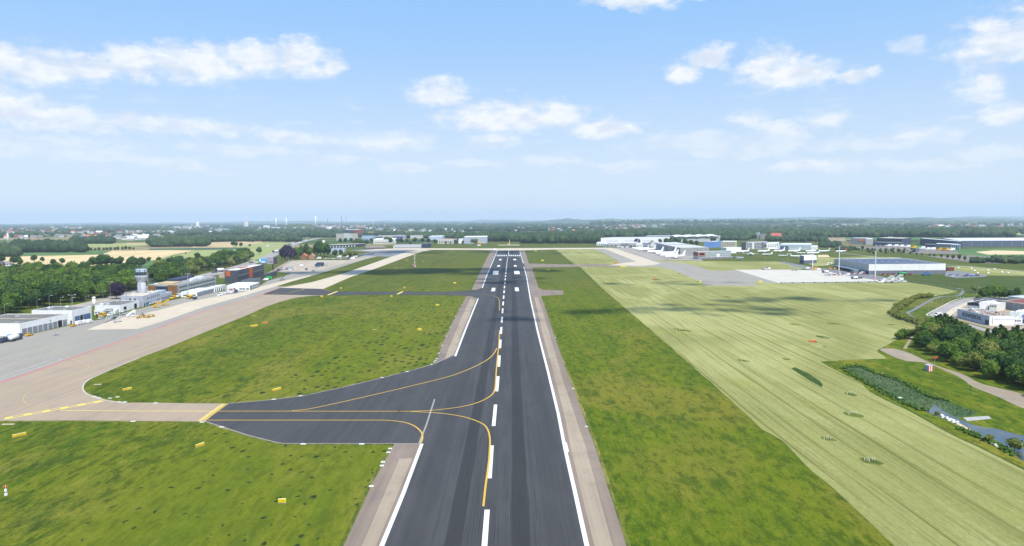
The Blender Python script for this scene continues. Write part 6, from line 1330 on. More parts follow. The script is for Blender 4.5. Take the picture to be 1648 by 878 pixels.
plane(pB, 'white airliner right above the box building with green tinted tail', 1301, 1316, 409.2, R(12), 1., G2)
plane(pD, 'slender white jet with high tailplane beyond the hangar', 1318, 1336, 405.8, R(12), 1., G2)
plane(pC, 'short white airliner with red tail beyond the second light mast', 1346, 1361, 405.8, R(10), .9, G2)
plane(pA, 'white airliner nose showing between the two storage rows', 1286, 1292, 408, R(150), .6, G2)
plane(pB, 'small white aircraft by the office car park', 1242, 1252, 402, R(15), .9, G2)

# ================================================================== vehicles
def wheels(r, xs, w, rad):
    for x in xs:
        for s in (-1, 1):
            b = MB(); b.bar((x, s*w, rad), (x, s*(w-.28), rad), rad, n=12); b.build('wheel', RUBBER, r, True)
def car(nm, m, van=False):
    r = empty(nm, (0, 0, 0), 'x', 'van' if van else 'car')
    if van: L, W2, prof = 5.4, 1.0, [(-2.7, .4), (2.7, .4), (2.7, 2.25), (2.5, 2.4), (-1.2, 2.4), (-1.95, 1.45), (-2.6, 1.2), (-2.7, .9)]
    else: L, W2, prof = 4.4, .9, [(-2.2, .35), (2.2, .35), (2.2, .95), (1.9, 1.05), (1.3, 1.45), (-.4, 1.47), (-1.15, .98), (-2.1, .82), (-2.2, .6)]
    n = len(prof); b = MB(); b.add([(x, -W2, z) for x, z in prof]+[(x, W2, z) for x, z in prof], [tuple(range(n)), tuple(range(2*n-1, n-1, -1))]+[(i, n+i, n+(i+1) % n, (i+1) % n) for i in range(n)]); b.build('body', m, r, True)
    b = MB()
    if van: b.box(-1.75, -1.0, -W2-.02, W2+.02, 1.5, 2.1); b.add([(-1.97, -.85, 1.5), (-1.97, .85, 1.5), (-1.27, .85, 2.33), (-1.27, -.85, 2.33)], [(0, 1, 2, 3)])
    else: b.box(-.75, 1.3, -W2-.015, W2+.015, 1.0, 1.36); b.add([(-1.17, -.78, 1.02), (-1.17, .78, 1.02), (-.45, .78, 1.46), (-.45, -.78, 1.46)], [(0, 1, 2, 3)]); b.add([(1.92, -.76, 1.06), (1.92, .76, 1.06), (1.35, .76, 1.46), (1.35, -.76, 1.46)], [(0, 1, 2, 3)])
    b.build('window_glass', GLASS, r, True); wheels(r, (-1.5, 1.45), W2+.02, .36 if van else .33); return r
def stairs(nm, m):
    """mobile boarding stairs"""
    r = empty(nm, (0, 0, 0), 'x', 'boarding stairs')
    b = MB(); b.box(-3.6, 3.6, -1.1, 1.1, .45, .95); b.build('chassis', m, r, True)
    b = MB()
    for i in range(16): x = -3.4+i*.38; z = 1.0+i*.23; b.box(x, x+.42, -.75, .75, z, z+.16)
    b.box(2.6, 4.2, -.95, .95, 4.5, 4.7); b.build('step_flight', m, r, True)
    for s in (-1, 1):
        b = MB(); b.add([(-3.5, s*.8, .9), (2.7, s*.8, 4.6), (4.2, s*.9, 4.6), (4.2, s*.9, 5.7), (2.7, s*.8, 5.7), (-3.5, s*.8, 2.0), (-3.5, s*.87, .9), (2.7, s*.87, 4.6), (4.2, s*.97, 4.6), (4.2, s*.97, 5.7), (2.7, s*.87, 5.7), (-3.5, s*.87, 2.0)], [(0, 1, 4, 5), (1, 2, 3, 4), (6, 11, 10, 7), (7, 10, 9, 8), (5, 4, 10, 11), (4, 3, 9, 10)]); b.build('side_rail', m, r, True)
    b = MB(); b.bar((3., -.8, .9), (3.4, -.8, 4.5), .09); b.bar((3., .8, .9), (3.4, .8, 4.5), .09); b.bar((0, -.8, .9), (3.2, -.8, 4.4), .07); b.bar((0, .8, .9), (3.2, .8, 4.4), .07); b.build('support', STEEL, r, True)
    wheels(r, (-2.6, 2.6), 1.15, .38); return r
def tanker(nm, m, cabm):
    r = empty(nm, (0, 0, 0), 'x', 'tank truck')
    MB().tubex([(-1.6, .9, 2.0), (-1.4, 1.18, 2.0), (4.2, 1.18, 2.0), (4.4, .9, 2.0)], 14).build('tank', m, r, True, True)
    b = MB(); b.box(-3.9, 4.3, -1.1, 1.1, .55, .85); b.build('chassis', DGREY, r, True)
    b = MB(); b.box(-4.0, -2.0, -1.2, 1.2, .6, 2.9); b.build('cab', cabm, r, True); b = MB(); b.box(-4.04, -3.98, -1.05, 1.05, 1.7, 2.6); b.box(-3.7, -2.6, -1.23, 1.23, 1.7, 2.5); b.build('windscreen', GLASS, r, True)
    wheels(r, (-3.1, 2.2, 3.4), 1.2, .5); return r
def loader(nm, m):
    """baggage belt loader / low truck"""
    r = empty(nm, (0, 0, 0), 'x', 'belt loader'); b = MB(); b.box(-3, 3, -1, 1, .4, 1.0); b.build('chassis', m, r, True)
    b = MB(); b.add([(-3.8, -.5, 1.0), (-3.8, .5, 1.0), (3.6, .5, 2.6), (3.6, -.5, 2.6), (-3.8, -.5, 1.2), (-3.8, .5, 1.2), (3.6, .5, 2.85), (3.6, -.5, 2.85)], [(0, 3, 2, 1), (4, 5, 6, 7), (0, 1, 5, 4), (1, 2, 6, 5), (2, 3, 7, 6), (3, 0, 4, 7)]); b.build('belt', DGREY, r, True)
    b = MB(); b.box(-2.4, -1.0, -1.0, -.55, 1.0, 2.2); b.build('cab', m, r, True); wheels(r, (-2, 2), 1.05, .4); return r
PRV = {}
def veh(key, label, x, y, rz=0, sc=1., group=None, cat=None):
    if key not in PRV:
        PRV[key] = {'w': lambda: car('parked_car', WHITE), 'g': lambda: car('parked_car', LGREY), 'd': lambda: car('parked_car', DGREY), 'r': lambda: car('parked_car', RED), 'b': lambda: car('parked_car', BLUE), 'y': lambda: car('service_car', YELLOW),
                    'vw': lambda: car('white_van', WHITE, True), 'vy': lambda: car('yellow_van', YELLOW, True), 'vg': lambda: car('green_van', GREEN, True), 'vd': lambda: car('dark_van', NAVY, True), 'vr': lambda: car('red_van', REDBRN, True),
                    'sy': lambda: stairs('boarding_stairs', YELLOW), 'sg': lambda: stairs('boarding_stairs', mat('grey_metal', (.42, .43, .43))), 'sw': lambda: stairs('boarding_stairs', WHITE), 'tw': lambda: tanker('tank_truck', WHITE, DGREY), 'ty': lambda: tanker('tank_truck', YELLOW, YELLOW), 'tb': lambda: tanker('tank_truck', BLUE, WHITE), 'ly': lambda: loader('belt_loader', YELLOW), 'lg': lambda: loader('belt_loader', LGREY), 'tg': lambda: tanker('tank_truck', GREEN, GREEN)}[key]()
        o = PRV[key]
    else: o = copy_tree(PRV[key])
    o.location = P((x, y)); o.rotation_euler.z = rz; o.scale = (sc, sc, sc); o['label'] = label
    if cat: o['category'] = cat
    if group: o['group'] = group
    elif 'group' in o: del o['group']
    return o
AP = math.atan2((at(110, 522.8)-at(32.8, 540.7)).y, (at(110, 522.8)-at(32.8, 540.7)).x)   # heading of the apron edge
veh('tw', 'white tank truck parked at the near end of the white hangar', 25, 547.5, AP+.1+math.pi, 1.25)
veh('vd', 'dark open backed van beside the white tank truck', 5, 551, AP, 1.2); veh('tb', 'small blue and white tanker between van and tank truck', 13, 545, AP, .8)
veh('y', 'yellow pickup in front of the grey hangar doors', 47, 540, AP+math.pi, 1.2, cat='pickup'); veh('y', 'yellow service car at the blue doored hangar, first of the row', 118, 525, AP+math.pi, 1.1, cat='service car')
veh('vw', 'white van in front of the blue doors, next to the yellow service car', 127.5, 522, AP+math.pi, 1.1); veh('vw', 'white van in front of the dark door opening', 136.5, 520, AP+math.pi, 1.05); veh('vw', 'white van at the far end of the blue doors', 144.5, 519, AP+math.pi, 1.05)
veh('sg', 'pale grey boarding stairs standing alone before the grey hangar doors', 90.5, 539, AP, .6)
veh('tw', 'white tanker near the white cabin', 160, 509.5, AP, .8); veh('vy', 'yellow van parked before the open shelter', 164.5, 509.5, AP, 1.25); veh('sg', 'grey boarding stairs lying across near the concrete tip', 171.5, 518, AP+.2, .72, 'boarding stairs on the apron'); veh('sg', 'grey boarding stairs behind the ones at the concrete tip', 178, 515, AP+.1, .65, 'boarding stairs on the apron')
veh('sg', 'upright pale stairs at the corner of the concrete apron', 189, 518, R(60), .75); veh('d', 'dark car beside the white workshop', 184.5, 513, AP, 1.2); veh('vw', 'white van beside the white container', 178, 507.5, AP, 1.1); veh('g', 'light car half hidden among the stairs', 163, 513, AP, 1.2); veh('w', 'small white car by the workshop wall', 200, 501.5, AP, 1.1)
for (x, y) in ((193, 507.4), (197.5, 506.2)): veh('lg', 'long low white baggage cart before the workshop', x, y, AP, .9, 'white baggage carts before the workshop', 'baggage cart')
veh('sw', 'white boarding stairs beside the yellow loaders', 210.5, 509.5, R(58), .85); veh('sw', 'white boarding stairs partly behind the other white stairs', 216.5, 508, R(120), .8)
for i, (x, y) in enumerate(((224, 511.5), (230, 508.5), (236, 511), (243, 509.5))): veh('ly', 'yellow loader in the group standing on the pale concrete', x, y, AP+i*.7, .85, 'yellow loaders on the pale concrete')
veh('sy', 'bright yellow boarding stairs before the tower offices, nearer the hangars', 252.5, 494.5, R(62), .85); veh('sy', 'bright yellow boarding stairs before the tower offices, nearer the terminal', 266, 491, R(62), .85)
veh('vy', 'orange yellow van by the brown clad terminal end', 279, 480.5, AP, 1.3); veh('vw', 'white van beside the orange yellow van', 287, 477.8, AP, 1.3); veh('ty', 'yellow tank truck before the white gate hall', 305.5, 480.2, AP, 1.1); veh('vd', 'white and dark van behind the yellow tank truck', 313.5, 481.4, AP, 1.)
for i in range(5): veh('w', 'white car in the row along the tower office wall', 240+i*4.3, 489.8-i*1.0, AP, 1.25, 'white cars along the tower offices')
for (x, y, k) in ((354, 475.5, 'vw'), (359, 474.3, 'vw'), (364, 472.3, 'vw'), (369, 471.3, 'vw'), (374, 471, 'vw'), (379, 470.3, 'vd')): veh(k, 'van in the short row before the white gate halls', x, y, AP, 1.15, 'vans before the gate halls')
veh('r', 'red car parked between two white gate halls', 371, 467.8, AP, 1.4)
veh('vg', 'bright green van by the dark hotel annex', 431.3, 449.6, .3, 1.7); veh('vw', 'white van next to the bright green van', 427.5, 451, .3, 1.2); veh('lg', 'grey trailer standing alone on the concrete road edge', 455, 450.2, AP, 1.6, cat='trailer'); veh('g', 'grey vehicle behind the lone trailer', 450, 451.3, AP, 1.5); veh('g', 'grey car parked alone by the grass strip of the lot', 504, 437, AP, 1.6); veh('d', 'dark car parked alone in the dirt lot', 493, 434, AP, 1.5)
rs = random.Random(3)
cp = [('w', 'white'), ('d', 'dark'), ('w', 'white'), ('b', 'blue'), ('g', 'grey'), ('r', 'red'), ('w', 'white')]
for i in range(44):
    u = rs.random(); k, nm = rs.choice(cp); x = 446+24*u+rs.uniform(0, 4); y = 431.2+rs.uniform(0, 6.3)*(1-.35*u)
    veh(k, nm+' car in the packed car park behind the hotel annex', x, y, rs.choice([.2, 1.7])+rs.uniform(-.1, .1), 1.15, nm+' cars of the packed car park')
veh('vd', 'large navy stair truck standing alone on the dirt lot', 514, 428.3, .15, 2.6, cat='truck'); veh('b', 'small dark vehicle beside the large navy truck', 511, 429.6, .1, 1.5); veh('lg', 'white trailer behind the large navy truck', 523.5, 427.4, .1, 1.3, cat='trailer'); veh('vw', 'single white van in the middle of the dirt lot', 484.5, 428.5, 0, 1.3)
for (x, y) in ((546, 414.3), (557, 414.3), (564, 414.8), (567, 417), (571, 414), (513, 416.6)): veh('vw', 'white van or trailer parked by the bushy trees at the lot corner', x, y, .1, 1.7, 'white vans at the lot corner')
for i in range(9): veh('g' if i % 3 else 'w', 'car in the row along the yard by the low shed', 524+i*4, 416.4-i*.05, .1, 1.2, 'cars along the yard')
for (x, y, k, t) in ((352, 437.4, 'tw', 'white lorry on the motorway behind the terminal'), (345, 438.9, 'd', 'dark lorry on the motorway behind the terminal'), (443, 406, 'tw', 'white lorry on the motorway above the sign cube'), (450, 405, 'vw', 'white van on the motorway beside the purple beeches'), (404, 423, 'd', 'dark car on the motorway below the orange roofed house'), (436, 413, 'w', 'white car on the motorway near the sign cube'), (471, 392.3, 'vw', 'white van on the far bend of the motorway'), (492, 387, 'vw', 'white van on the motorway below the pale slab'), (481, 391, 'vw', 'white van climbing the far motorway'), (468, 394.7, 'b', 'blue car on the far motorway'), (430, 396.5, 'vw', 'white lorry on the slip road through the fields')):
    veh(k, t, x, y, 1.0, 1.7)
for i in range(6): veh('d' if i % 2 else 'b', 'dark car in the line parked at the far yard entrance', 581+i*3.8, 411.2-i*.55, .3, 1.5, 'dark cars at the far yard')
# east apron equipment
veh('vy', 'yellow truck beside the foot of the first light mast', 1311.5, 434.3, .1, 1.6, cat='truck'); veh('ly', 'yellow belt loader between the two light masts', 1337, 433.4, .1, 1.4); veh('ly', 'yellow belt loader at the hangar canopy', 1345, 433.6, .1, 1.4); veh('vw', 'white van behind the yellow truck', 1316.5, 434.6, .1, 1.2); veh('vw', 'white van alone on the pale apron, nearer the yellow truck', 1299, 432.8, .1, 1.2)
veh('tw', 'white tank truck on the apron before the second light mast', 1328, 438.8, .1, 1.); veh('sg', 'slim grey boarding stairs at the edge of the pale apron', 1278.5, 435.2, 2.4, 1.1); veh('sg', 'grey boarding stairs beside the white equipment row', 1332, 443.2, 2.6, 1.); veh('tw', 'white tanker parked on the apron towards the third mast', 1375, 448.6, .1, .9); veh('d', 'dark tug on the apron towards the third mast', 1384, 448, .2, 1.3)
veh('vw', 'white van at the corner of the big hangar', 1388, 440.5, .2, 1.4); veh('lg', 'white steps vehicle alone on the far apron edge', 1232.5, 434, .2, 1.5, cat='steps vehicle'); veh('vw', 'white vehicle alone on the far apron edge', 1236, 433.2, .2, 1.1)
for i in range(9): veh(['vw', 'lg', 'r', 'w'][i % 4], 'vehicle in the equipment row under the second light mast', 1335+i*3.6, 441.8+(i % 3)*.5, .2, 1.05, 'equipment row under the second mast')
for i in range(7): veh(['r', 'w', 'g'][i % 3], 'small vehicle in the row before the hangar porch', 1372+i*3, 441.2, .2, 1.1, 'vehicles before the hangar porch')
for i in range(9): veh(['vw', 'vw', 'lg', 'sg'][i % 4], 'white service vehicle in the tight group at the meadow edge', 1419+i*3.6, 455-(i % 3)*1.8, .15, 1.45, 'service vehicles at the meadow edge')
veh('w', 'white small cart trailing the tight group at the meadow edge', 1455, 453.6, .1, 1.2); veh('vr', 'burgundy truck behind the corner of the big hangar', 1528, 435.6, .1, 2., cat='truck')
veh('tg', 'green machine against the slate hangar wall', 1451.5, 442.5, .1, 1.2, cat='machine'); veh('b', 'blue covered load against the slate hangar wall', 1490, 442.6, .1, 2.4, cat='covered load')
for i in range(11): veh(['r', 'vr', 'g'][i % 3], 'reddish pallet cart in the row along the hangar wall', 1419+i*2.7+(18 if i > 8 else 0), 442.3, .1, .95, 'carts along the hangar wall', 'cart')
for i in range(14): veh(rs.choice('wdgb'), 'car in the car park behind the big hangar', 1529+rs.uniform(0, 44), 443.5+rs.uniform(-.8, 1.6), .3, 1.15, 'cars behind the big hangar')
for i in range(16): veh(rs.choice('wdgbw'), 'car parked beside the glass office', 1178+rs.uniform(0, 18), 415.5+rs.uniform(-2, 1), .4, 1.1, 'cars beside the glass office')
for i, (x, y, k) in enumerate(((1513, 402.8, 'vy'), (1521, 403, 'vy'), (1524, 403.2, 'vy'), (1493, 402, 'vw'), (1531, 403.2, 'vw'), (1460, 398, 'vw'), (1475, 399.4, 'vg'), (1450, 397.4, 'vw'), (1470, 399.5, 'vy'), (1441, 396.8, 'vw'), (1474, 404, 'b'), (1430, 396.6, 'vw'), (1484, 400.5, 'vw'), (1500, 402, 'vw'))): veh(k, {'vy': 'yellow', 'vw': 'white', 'vg': 'green', 'b': 'blue'}[k]+' lorry in the far warehouse yards', x, y, .1, 2.6 if k != 'b' else 3, {'vy': 'yellow', 'vw': 'white', 'vg': 'green', 'b': 'blue'}[k]+' lorries in the far warehouse yards', 'lorry')
for i in range(22): veh(rs.choice(['w', 'g', 'vw', 'd']), 'vehicle parked in front of the cargo sheds', 962+rs.uniform(0, 70), 397.5+rs.uniform(-.8, .8), .1, 1.4, 'vehicles by the cargo sheds')
veh('vw', 'white van driving on the curved road', 1509.5, 508.3, .2, 1.0); veh('w', 'white car at the end of the curved road', 1501, 509.3, .5, .5)
for (x, y) in ((1642, 523.4), (1645.5, 523.6)): veh('w', 'white car at the warehouse entrance', x, y, .3, .9, 'cars at the warehouse entrance')
veh('vw', 'white van on the perimeter road at the runway end', 795, 402.3, .1, 1.8)
veh('vw', 'white van standing in the field before the pale blue shed', 770.5, 395.6, .1, 1.8)

# ================================================================== signs, lamps, masts, small equipment
def taxi_sign(x, y, w, h, rz, label, marks=3, m=None, group=None):
    h *= .82; w *= .9
    g = P((x, y)); r = empty('taxiway_sign', g, label, 'sign', group); q = Matrix.Rotation(rz, 4, 'Z')
    def bx(nm, x0, x1, y0, y1, z0, z1, mm):
        b = MB(); b.prism([g+q@Vector(p+(0,)) for p in ((x0, y0), (x1, y0), (x1, y1), (x0, y1))], z0, z1); return b.build(nm, mm, r)
    bx('sign_panel', -w/2, w/2, -.18, .18, .25, .25+h, m or SIGNY); bx('base_slab', -w/2-.1, w/2+.1, -.3, .3, -.02, .05, mat('mossy_slab', (.2, .2, .12)))
    for s in (-1, 1): bx('leg', s*w*.38-.05, s*w*.38+.05, -.05, .05, 0, .3, STEEL)
    bx('top_edge', -w/2-.02, w/2+.02, -.2, .2, .25+h, .3+h, mat('sign_light_edge', (.8, .72, .3)))
    if marks:
        sz = h*.5
        for i, u in enumerate((-.28, .06, .28)[:marks if rz == 0 else 0]):
            bx('marking', w*u-sz*.2, w*u+sz*.2, -.2, -.175, .25+h*.3, .25+h*(.48 if i == 0 else .7), mat('sign_black', (.03, .025, .01)) if w > 1.5 else OPENING)
SG = mat('sign_amber', (.62, .42, .015))
for a in ((454, 809.5, 2.1, 1.05, 0, 'yellow taxiway sign facing the camera in the lower grass, closest to the runway shoulder', 3), (31, 702.5, 4.6, 1.0, .98, 'wide amber sign at the frame side below the taxiway edge', 2), (321.7, 719, 3.6, 1.0, 1.15, 'tilted amber sign just below the yellow hold line', 2),
          (204.7, 628, 4.4, 1.0, 1.05, 'amber sign on the rounded tip of the infield grass', 2), (445, 628.5, 5.4, 1.0, 1.05, 'amber sign in the infield above the exit asphalt', 2), (409, 525.5, 6, 1.3, .9, 'amber sign beside the taxiway bend in the infield', 2), (675.7, 531.5, 3, 1.3, 0, 'yellow sign facing the camera in the infield, near the closer runway shoulder', 2),
          (704, 491.8, 3.2, 1.4, 0, 'yellow sign facing the camera just south of the crossing taxiway', 2), (731.8, 456, 3.6, 1.6, 0, 'yellow sign in the shaded grass beyond the crossing taxiway', 0), (548.6, 464.6, 2.4, 1.6, .8, 'amber sign at the grass tip where the concrete taxiway meets the crossing', 0),
          (651, 463.8, 2.4, 1.6, .8, 'amber sign north of the second yellow hold bar', 0), (630, 477.6, 2.4, 1.6, .8, 'amber sign south of the second yellow hold bar', 0), (517.7, 478, 2.4, 1.6, .8, 'amber sign south of the first yellow hold bar', 0),
          (873, 419.7, 5, 2.2, 0, 'yellow sign in the grass north of the east crossing taxiway', 0), (882.5, 434.8, 5, 2.2, 0, 'yellow sign in the grass south of the east crossing taxiway', 0), (862, 404.3, 5, 2.2, 0, 'small yellow sign near the runway end on the east grass', 0),
          (1003, 429.6, 9, 2.0, 0, 'long yellow sign where the east crossing meets the pale lane', 0), (1224, 454.6, 3.5, 2.2, 0, 'yellow sign at the green notch of the east apron', 0), (1127, 454.6, 3, 2, 0, 'yellow sign by the curved edge of the east taxiway', 0), (664, 404.8, 4, 2.4, .2, 'small yellow sign at the top of the upper infield', 0)):
    taxi_sign(*a[:6], marks=a[6], m=SIGNY if a[4] == 0 else SG)
for a in ((426.8, 520.3, 4.0, .9, .3, 'red orange marker board in the infield beside the amber sign', 0), (1308, 550.4, 4.2, 1.3, 0, 'red orange marker board in the pale meadow', 0), (991, 422.9, 7, 2.0, 0, 'orange marker board at the rim of the small meadow', 0), (1054.5, 449, 5, 1.3, 0, 'dull red marker board in the meadow by the taxiway curve', 0), (655, 419.2, 6, 1.6, .2, 'orange marker board beside the red and white mast', 0)):
    taxi_sign(*a[:6], marks=0, m=mat('marker_orange', (.62, .14, .05)))
def slab(x, y, w, d, label, group, m=WHITE, h=.12, nm='light_box'):
    g = P((x, y)); r = empty(nm, g, label, 'light fitting', group); MB().box(g.x-w/2, g.x+w/2, g.y-d/2, g.y+d/2, -.01, .05).build('slab', m, r); MB().lathe([(.16, .05), (.2, .15), (.12, .05+h*3)], 8, g).build('lamp', STEEL, r)
for (x, y) in ((628, 721.5), (625, 727.5), (616.3, 743), (614.5, 749), (597.5, 782)): slab(x, y, 1.15, 1.0, 'small square light pad at the lower grass edge of the runway shoulder', 'light pads along the lower shoulder')
for (x, y) in ((694.5, 586), (699, 582.5), (700.5, 580), (702.5, 577), (706, 568), (712, 555.5), (718.5, 540.5), (725, 526), (733, 509), (739, 497), (743, 490)): slab(x, y, 1.1, .9, 'small white light pad along the infield edge of the upper shoulder', 'light pads along the upper shoulder')
for (x, y) in ((922.5, 625), (944, 686), (894, 543)): slab(x, y, .9, .8, 'small white light pad on the east shoulder edge', 'light pads on the east shoulder')
for (x, y) in ((152, 638), (159, 640), (177, 640.5), (189, 638.5), (192, 646.5), (201, 646.6), (250, 648.3), (214, 677.6), (441, 642.3), (484, 636.8), (615, 607.3), (655, 598), (488, 714.3), (582, 714.2), (357, 686.8), (325, 679)): slab(x, y, 1.6, .8, 'flat white light pad along the grass rim of the taxiway', 'light pads along the taxiway rim')
for (x, y, w) in ((157, 618.3, 3.2), (13, 682.4, 4.2), (409, 507.8, 4), (603, 530, 3)): 
    g = P((x, y)); r = empty('concrete_pad', g, 'pale concrete inspection pad set in the grass', 'pad', 'pale pads in the grass'); MB().box(g.x-w/2, g.x+w/2, g.y-.6, g.y+.6, -.02, .05).build('slab', PALEC, r); MB().box(g.x-w*.2, g.x+w*.1, g.y-.3, g.y+.3, .05, .12).build('lid', CONC, r)
# small mast in the lower grass
g = P((9.5, 797)); r = empty('wind_sensor_mast', g, 'short white post with red cone and white boxes in the lower grass', 'mast')
MB().bar(g, g+Vector((0, 0, 2.8)), .07, n=8).build('post', WHITE, r); MB().box(g.x-.25, g.x+.35, g.y-.25, g.y+.25, .0, .62).build('lower_box', WHITE, r); MB().box(g.x-.25, g.x+.25, g.y-.2, g.y+.2, 1.0, 1.65).build('upper_box', WHITE, r)
b = MB(); b.tubex([(-.55, .20, 2.4), (.65, .10, 2.42)], 10); b.v = [v+Vector((g.x, g.y, 0)) for v in b.v]; b.build('red_cone', mat('windsock_red', (.58, .10, .05)), r)
# windsock by the track
g = P((1504, 597)); r = empty('windsock', g, 'red windsock on a thin pole above the gravel track', 'windsock'); MB().bar(g, g+Vector((0, 0, 6.2)), .08, .05, 8).build('pole', STEEL, r)
b = MB(); b.tubex([(-1.4, .18, 6.0), (.9, .38, 6.2), (1.0, .36, 6.2)], 12); b.v = [v+Vector((g.x, g.y, 0)) for v in b.v]; b.build('sock', RED, r)
g = P((1561.5, 634)); r = empty('slim_post', g, 'thin grey post in the bright bank grass', 'post'); MB().bar(g, g+Vector((0, 0, 3.2)), .09, n=6).build('pole', DGREY, r); MB().box(g.x-.2, g.x+.2, g.y-.2, g.y+.2, 2.9, 3.3).build('box', DGREY, r)
# red and white striped cabin
A_, B_, C_ = P((1487.5, 595)), P((1493.5, 597.6)), P((1501.5, 597.0)); r = empty('striped_cabin', B_, 'red and white striped equipment cabin beside the gravel track', 'cabin')
D_ = A_+C_-B_; b = MB(); b.prism([xy(A_), xy(B_), xy(C_), xy(D_)], 0, 2.6); b.build('cabin_body', mat('cabin_grey_blue', (.30, .34, .38)), r)
for i in range(5):
    b = MB(); a, c = B_.lerp(C_, i/5), B_.lerp(C_, (i+1)/5); n = (C_-B_).normalized(); n = Vector((n.y, -n.x, 0)); b.prism([xy(a), xy(c), xy(c)+n*.06, xy(a)+n*.06], .05, 2.55); b.build('stripe_panel', RED if i % 2 == 0 else WHITE, r)
b = MB(); b.prism([xy(A_)+Vector((-.1, 0, 0)), xy(B_)+Vector((0, -.12, 0)), xy(C_)+Vector((.1, -.1, 0)), xy(D_)+Vector((0, .1, 0))], 2.6, 2.72); b.build('roof', LGREY, r)
b = MB(); 
for i in range(5): p = P((1508+i*4.5, 601+i*1.6)); b.box(p.x-.9, p.x+.9, p.y-.15, p.y+.15, .3, .55)
# rocks
for i, (x, y) in enumerate([(1514+rs.uniform(0, 30), 671.5+rs.uniform(0, 10)) for _ in range(34)]+[(1601, 716), (1604, 718), (1447.6, 641), (1599, 714.5), (1449.5, 641.5)]):
    g = P((x, 668+(x-1514)*.45+rs.uniform(-1.5, 3.5) if i < 34 else y)); v = ICO2[0].copy()*(1+.25*rng.uniform(-1, 1, (len(ICO2[0]), 1))); s = rs.uniform(.3, .75) if i < 34 else .9; v *= (s, s*.8, s*.55); v += (g.x, g.y, .12)
    me = mesh_np('rock', v, ICO2[1], mat('pale_rock', (.55, .53, .47), .9, .3)); o = bpy.data.objects.new('rock', me); COL.objects.link(o); tag(o, 'pale boulder of the small weir in the ditch' if i < 34 else 'white boulder on the pond or reed bank', 'rock', 'boulders of the weir' if i < 34 else 'white boulders on the banks')
# frangible marker posts in the meadow
def markers(x, y, n, w, gname):
    for i in range(n):
        g = P((x-w/2+w*i/max(1, n-1)+rs.uniform(-.8, .8), y+rs.uniform(-1.5, 1.5))); r = empty('marker_post', g, gname[0], 'post', gname[1]); h = rs.uniform(.6, .95); MB().bar(g, g+Vector((0, 0, h)), .16, .13, 8).build('tube', mat('cream_tube', (.55, .54, .36)), r); MB().bar(g+Vector((0, 0, h)), g+Vector((0, 0, h+.08)), .18, .1, 8).build('cap', mat('cream_tube', (.55, .54, .36)), r)
markers(1399, 741, 5, 16, ('cream marker post in the tall tuft closest to the lower frame corner of the meadow', 'marker posts of the lowest meadow tuft')); markers(1332, 705.5, 4, 10, ('cream marker post in the meadow tuft second from below', 'marker posts of the second lowest tuft')); markers(1371, 665.5, 6, 14, ('cream marker post in the wide meadow tuft beside the reed bed end', 'marker posts of the wide tuft')); markers(1370, 633, 6, 12, ('cream marker post in the meadow tuft nearest the reed bed tip', 'marker posts near the reed bed tip')); markers(1198, 580.5, 3, 9, ('cream marker post in the tuft at the middle of the meadow', 'marker posts in the mid meadow')); markers(1330, 543.5, 3, 8, ('cream marker post in the far narrow tuft', 'marker posts in the far tuft')); markers(1093, 531, 3, 8, ('cream marker post in the tuft near the dark grass border', 'marker posts near the grass border'))
# glide path mast
g = P((667.5, 431.5)); r = empty('glide_path_mast', g, 'tall red and white lattice mast in the upper infield', 'mast'); H = top_z(667.5, 431.5, 409.5)
for i in range(9):
    b = MB(); z0, z1 = H*i/9, H*(i+1)/9
    for (dx, dy) in ((-.5, -.3), (.5, -.3), (0, .5)): b.bar(g+Vector((dx, dy, z0)), g+Vector((dx, dy, z1)), .12, n=5)
    for s in (-1, 1): b.bar(g+Vector((-.5*s, -.3, z0)), g+Vector((.5*s, -.3, z1)), .08, n=4)
    b.build('lattice_section', RED if i % 2 == 0 else WHITE, r)
for z in (H*.45, H*.7, H*.92): MB().box(g.x-1.5, g.x+1.5, g.y-.5, g.y-.3, z, z+.5).build('antenna_bar', WHITE, r)
cb = Block('equipment_hut', 'pinkish white striped hut at the foot of the red and white mast', 'hut', (663.5, 429.6), (666.5, 429.9), (669.5, 429.4), 3.2, PINKW, WHITE, para=.05); cb.panel('AB', .2, .8, .2, 3.0, RED, 'red_panel', .05); cb.panel('BC', .3, .6, .2, 3.0, RED, 'red_panel', .05)
for (x, y) in ((680.5, 421.5), (637, 432.5)): 
    g = P((x, y)); r = empty('monitor_post', g, 'short red and white monitor post standing in the upper infield', 'post', 'monitor posts of the upper infield'); MB().bar(g, g+Vector((0, 0, 2.6)), .25, n=6).build('lower_tube', WHITE, r); MB().bar(g+Vector((0, 0, 2.6)), g+Vector((0, 0, 4.4)), .25, n=6).build('upper_tube', RED, r)
# localizer behind the runway end
g = P((820, 394)); r = empty('localizer_antenna', g, 'yellow mast with a low yellow antenna line behind the runway end', 'antenna'); H = top_z(820, 394, 385)
MB().bar(g, g+Vector((0, 0, H)), 1.6, 1.1, 4).build('mast', mat('dull_yellow', (.58, .48, .14)), r)
a, c = P((802, 394.6)), P((836, 394.6)); MB().box(a.x, c.x, a.y-3, a.y+3, 0, 1.8).build('antenna_row', mat('cream_line', (.62, .56, .38)), r); MB().box(g.x-6, g.x+2, g.y-4, g.y+1, 0, 4).build('hut', BEIGE, r)
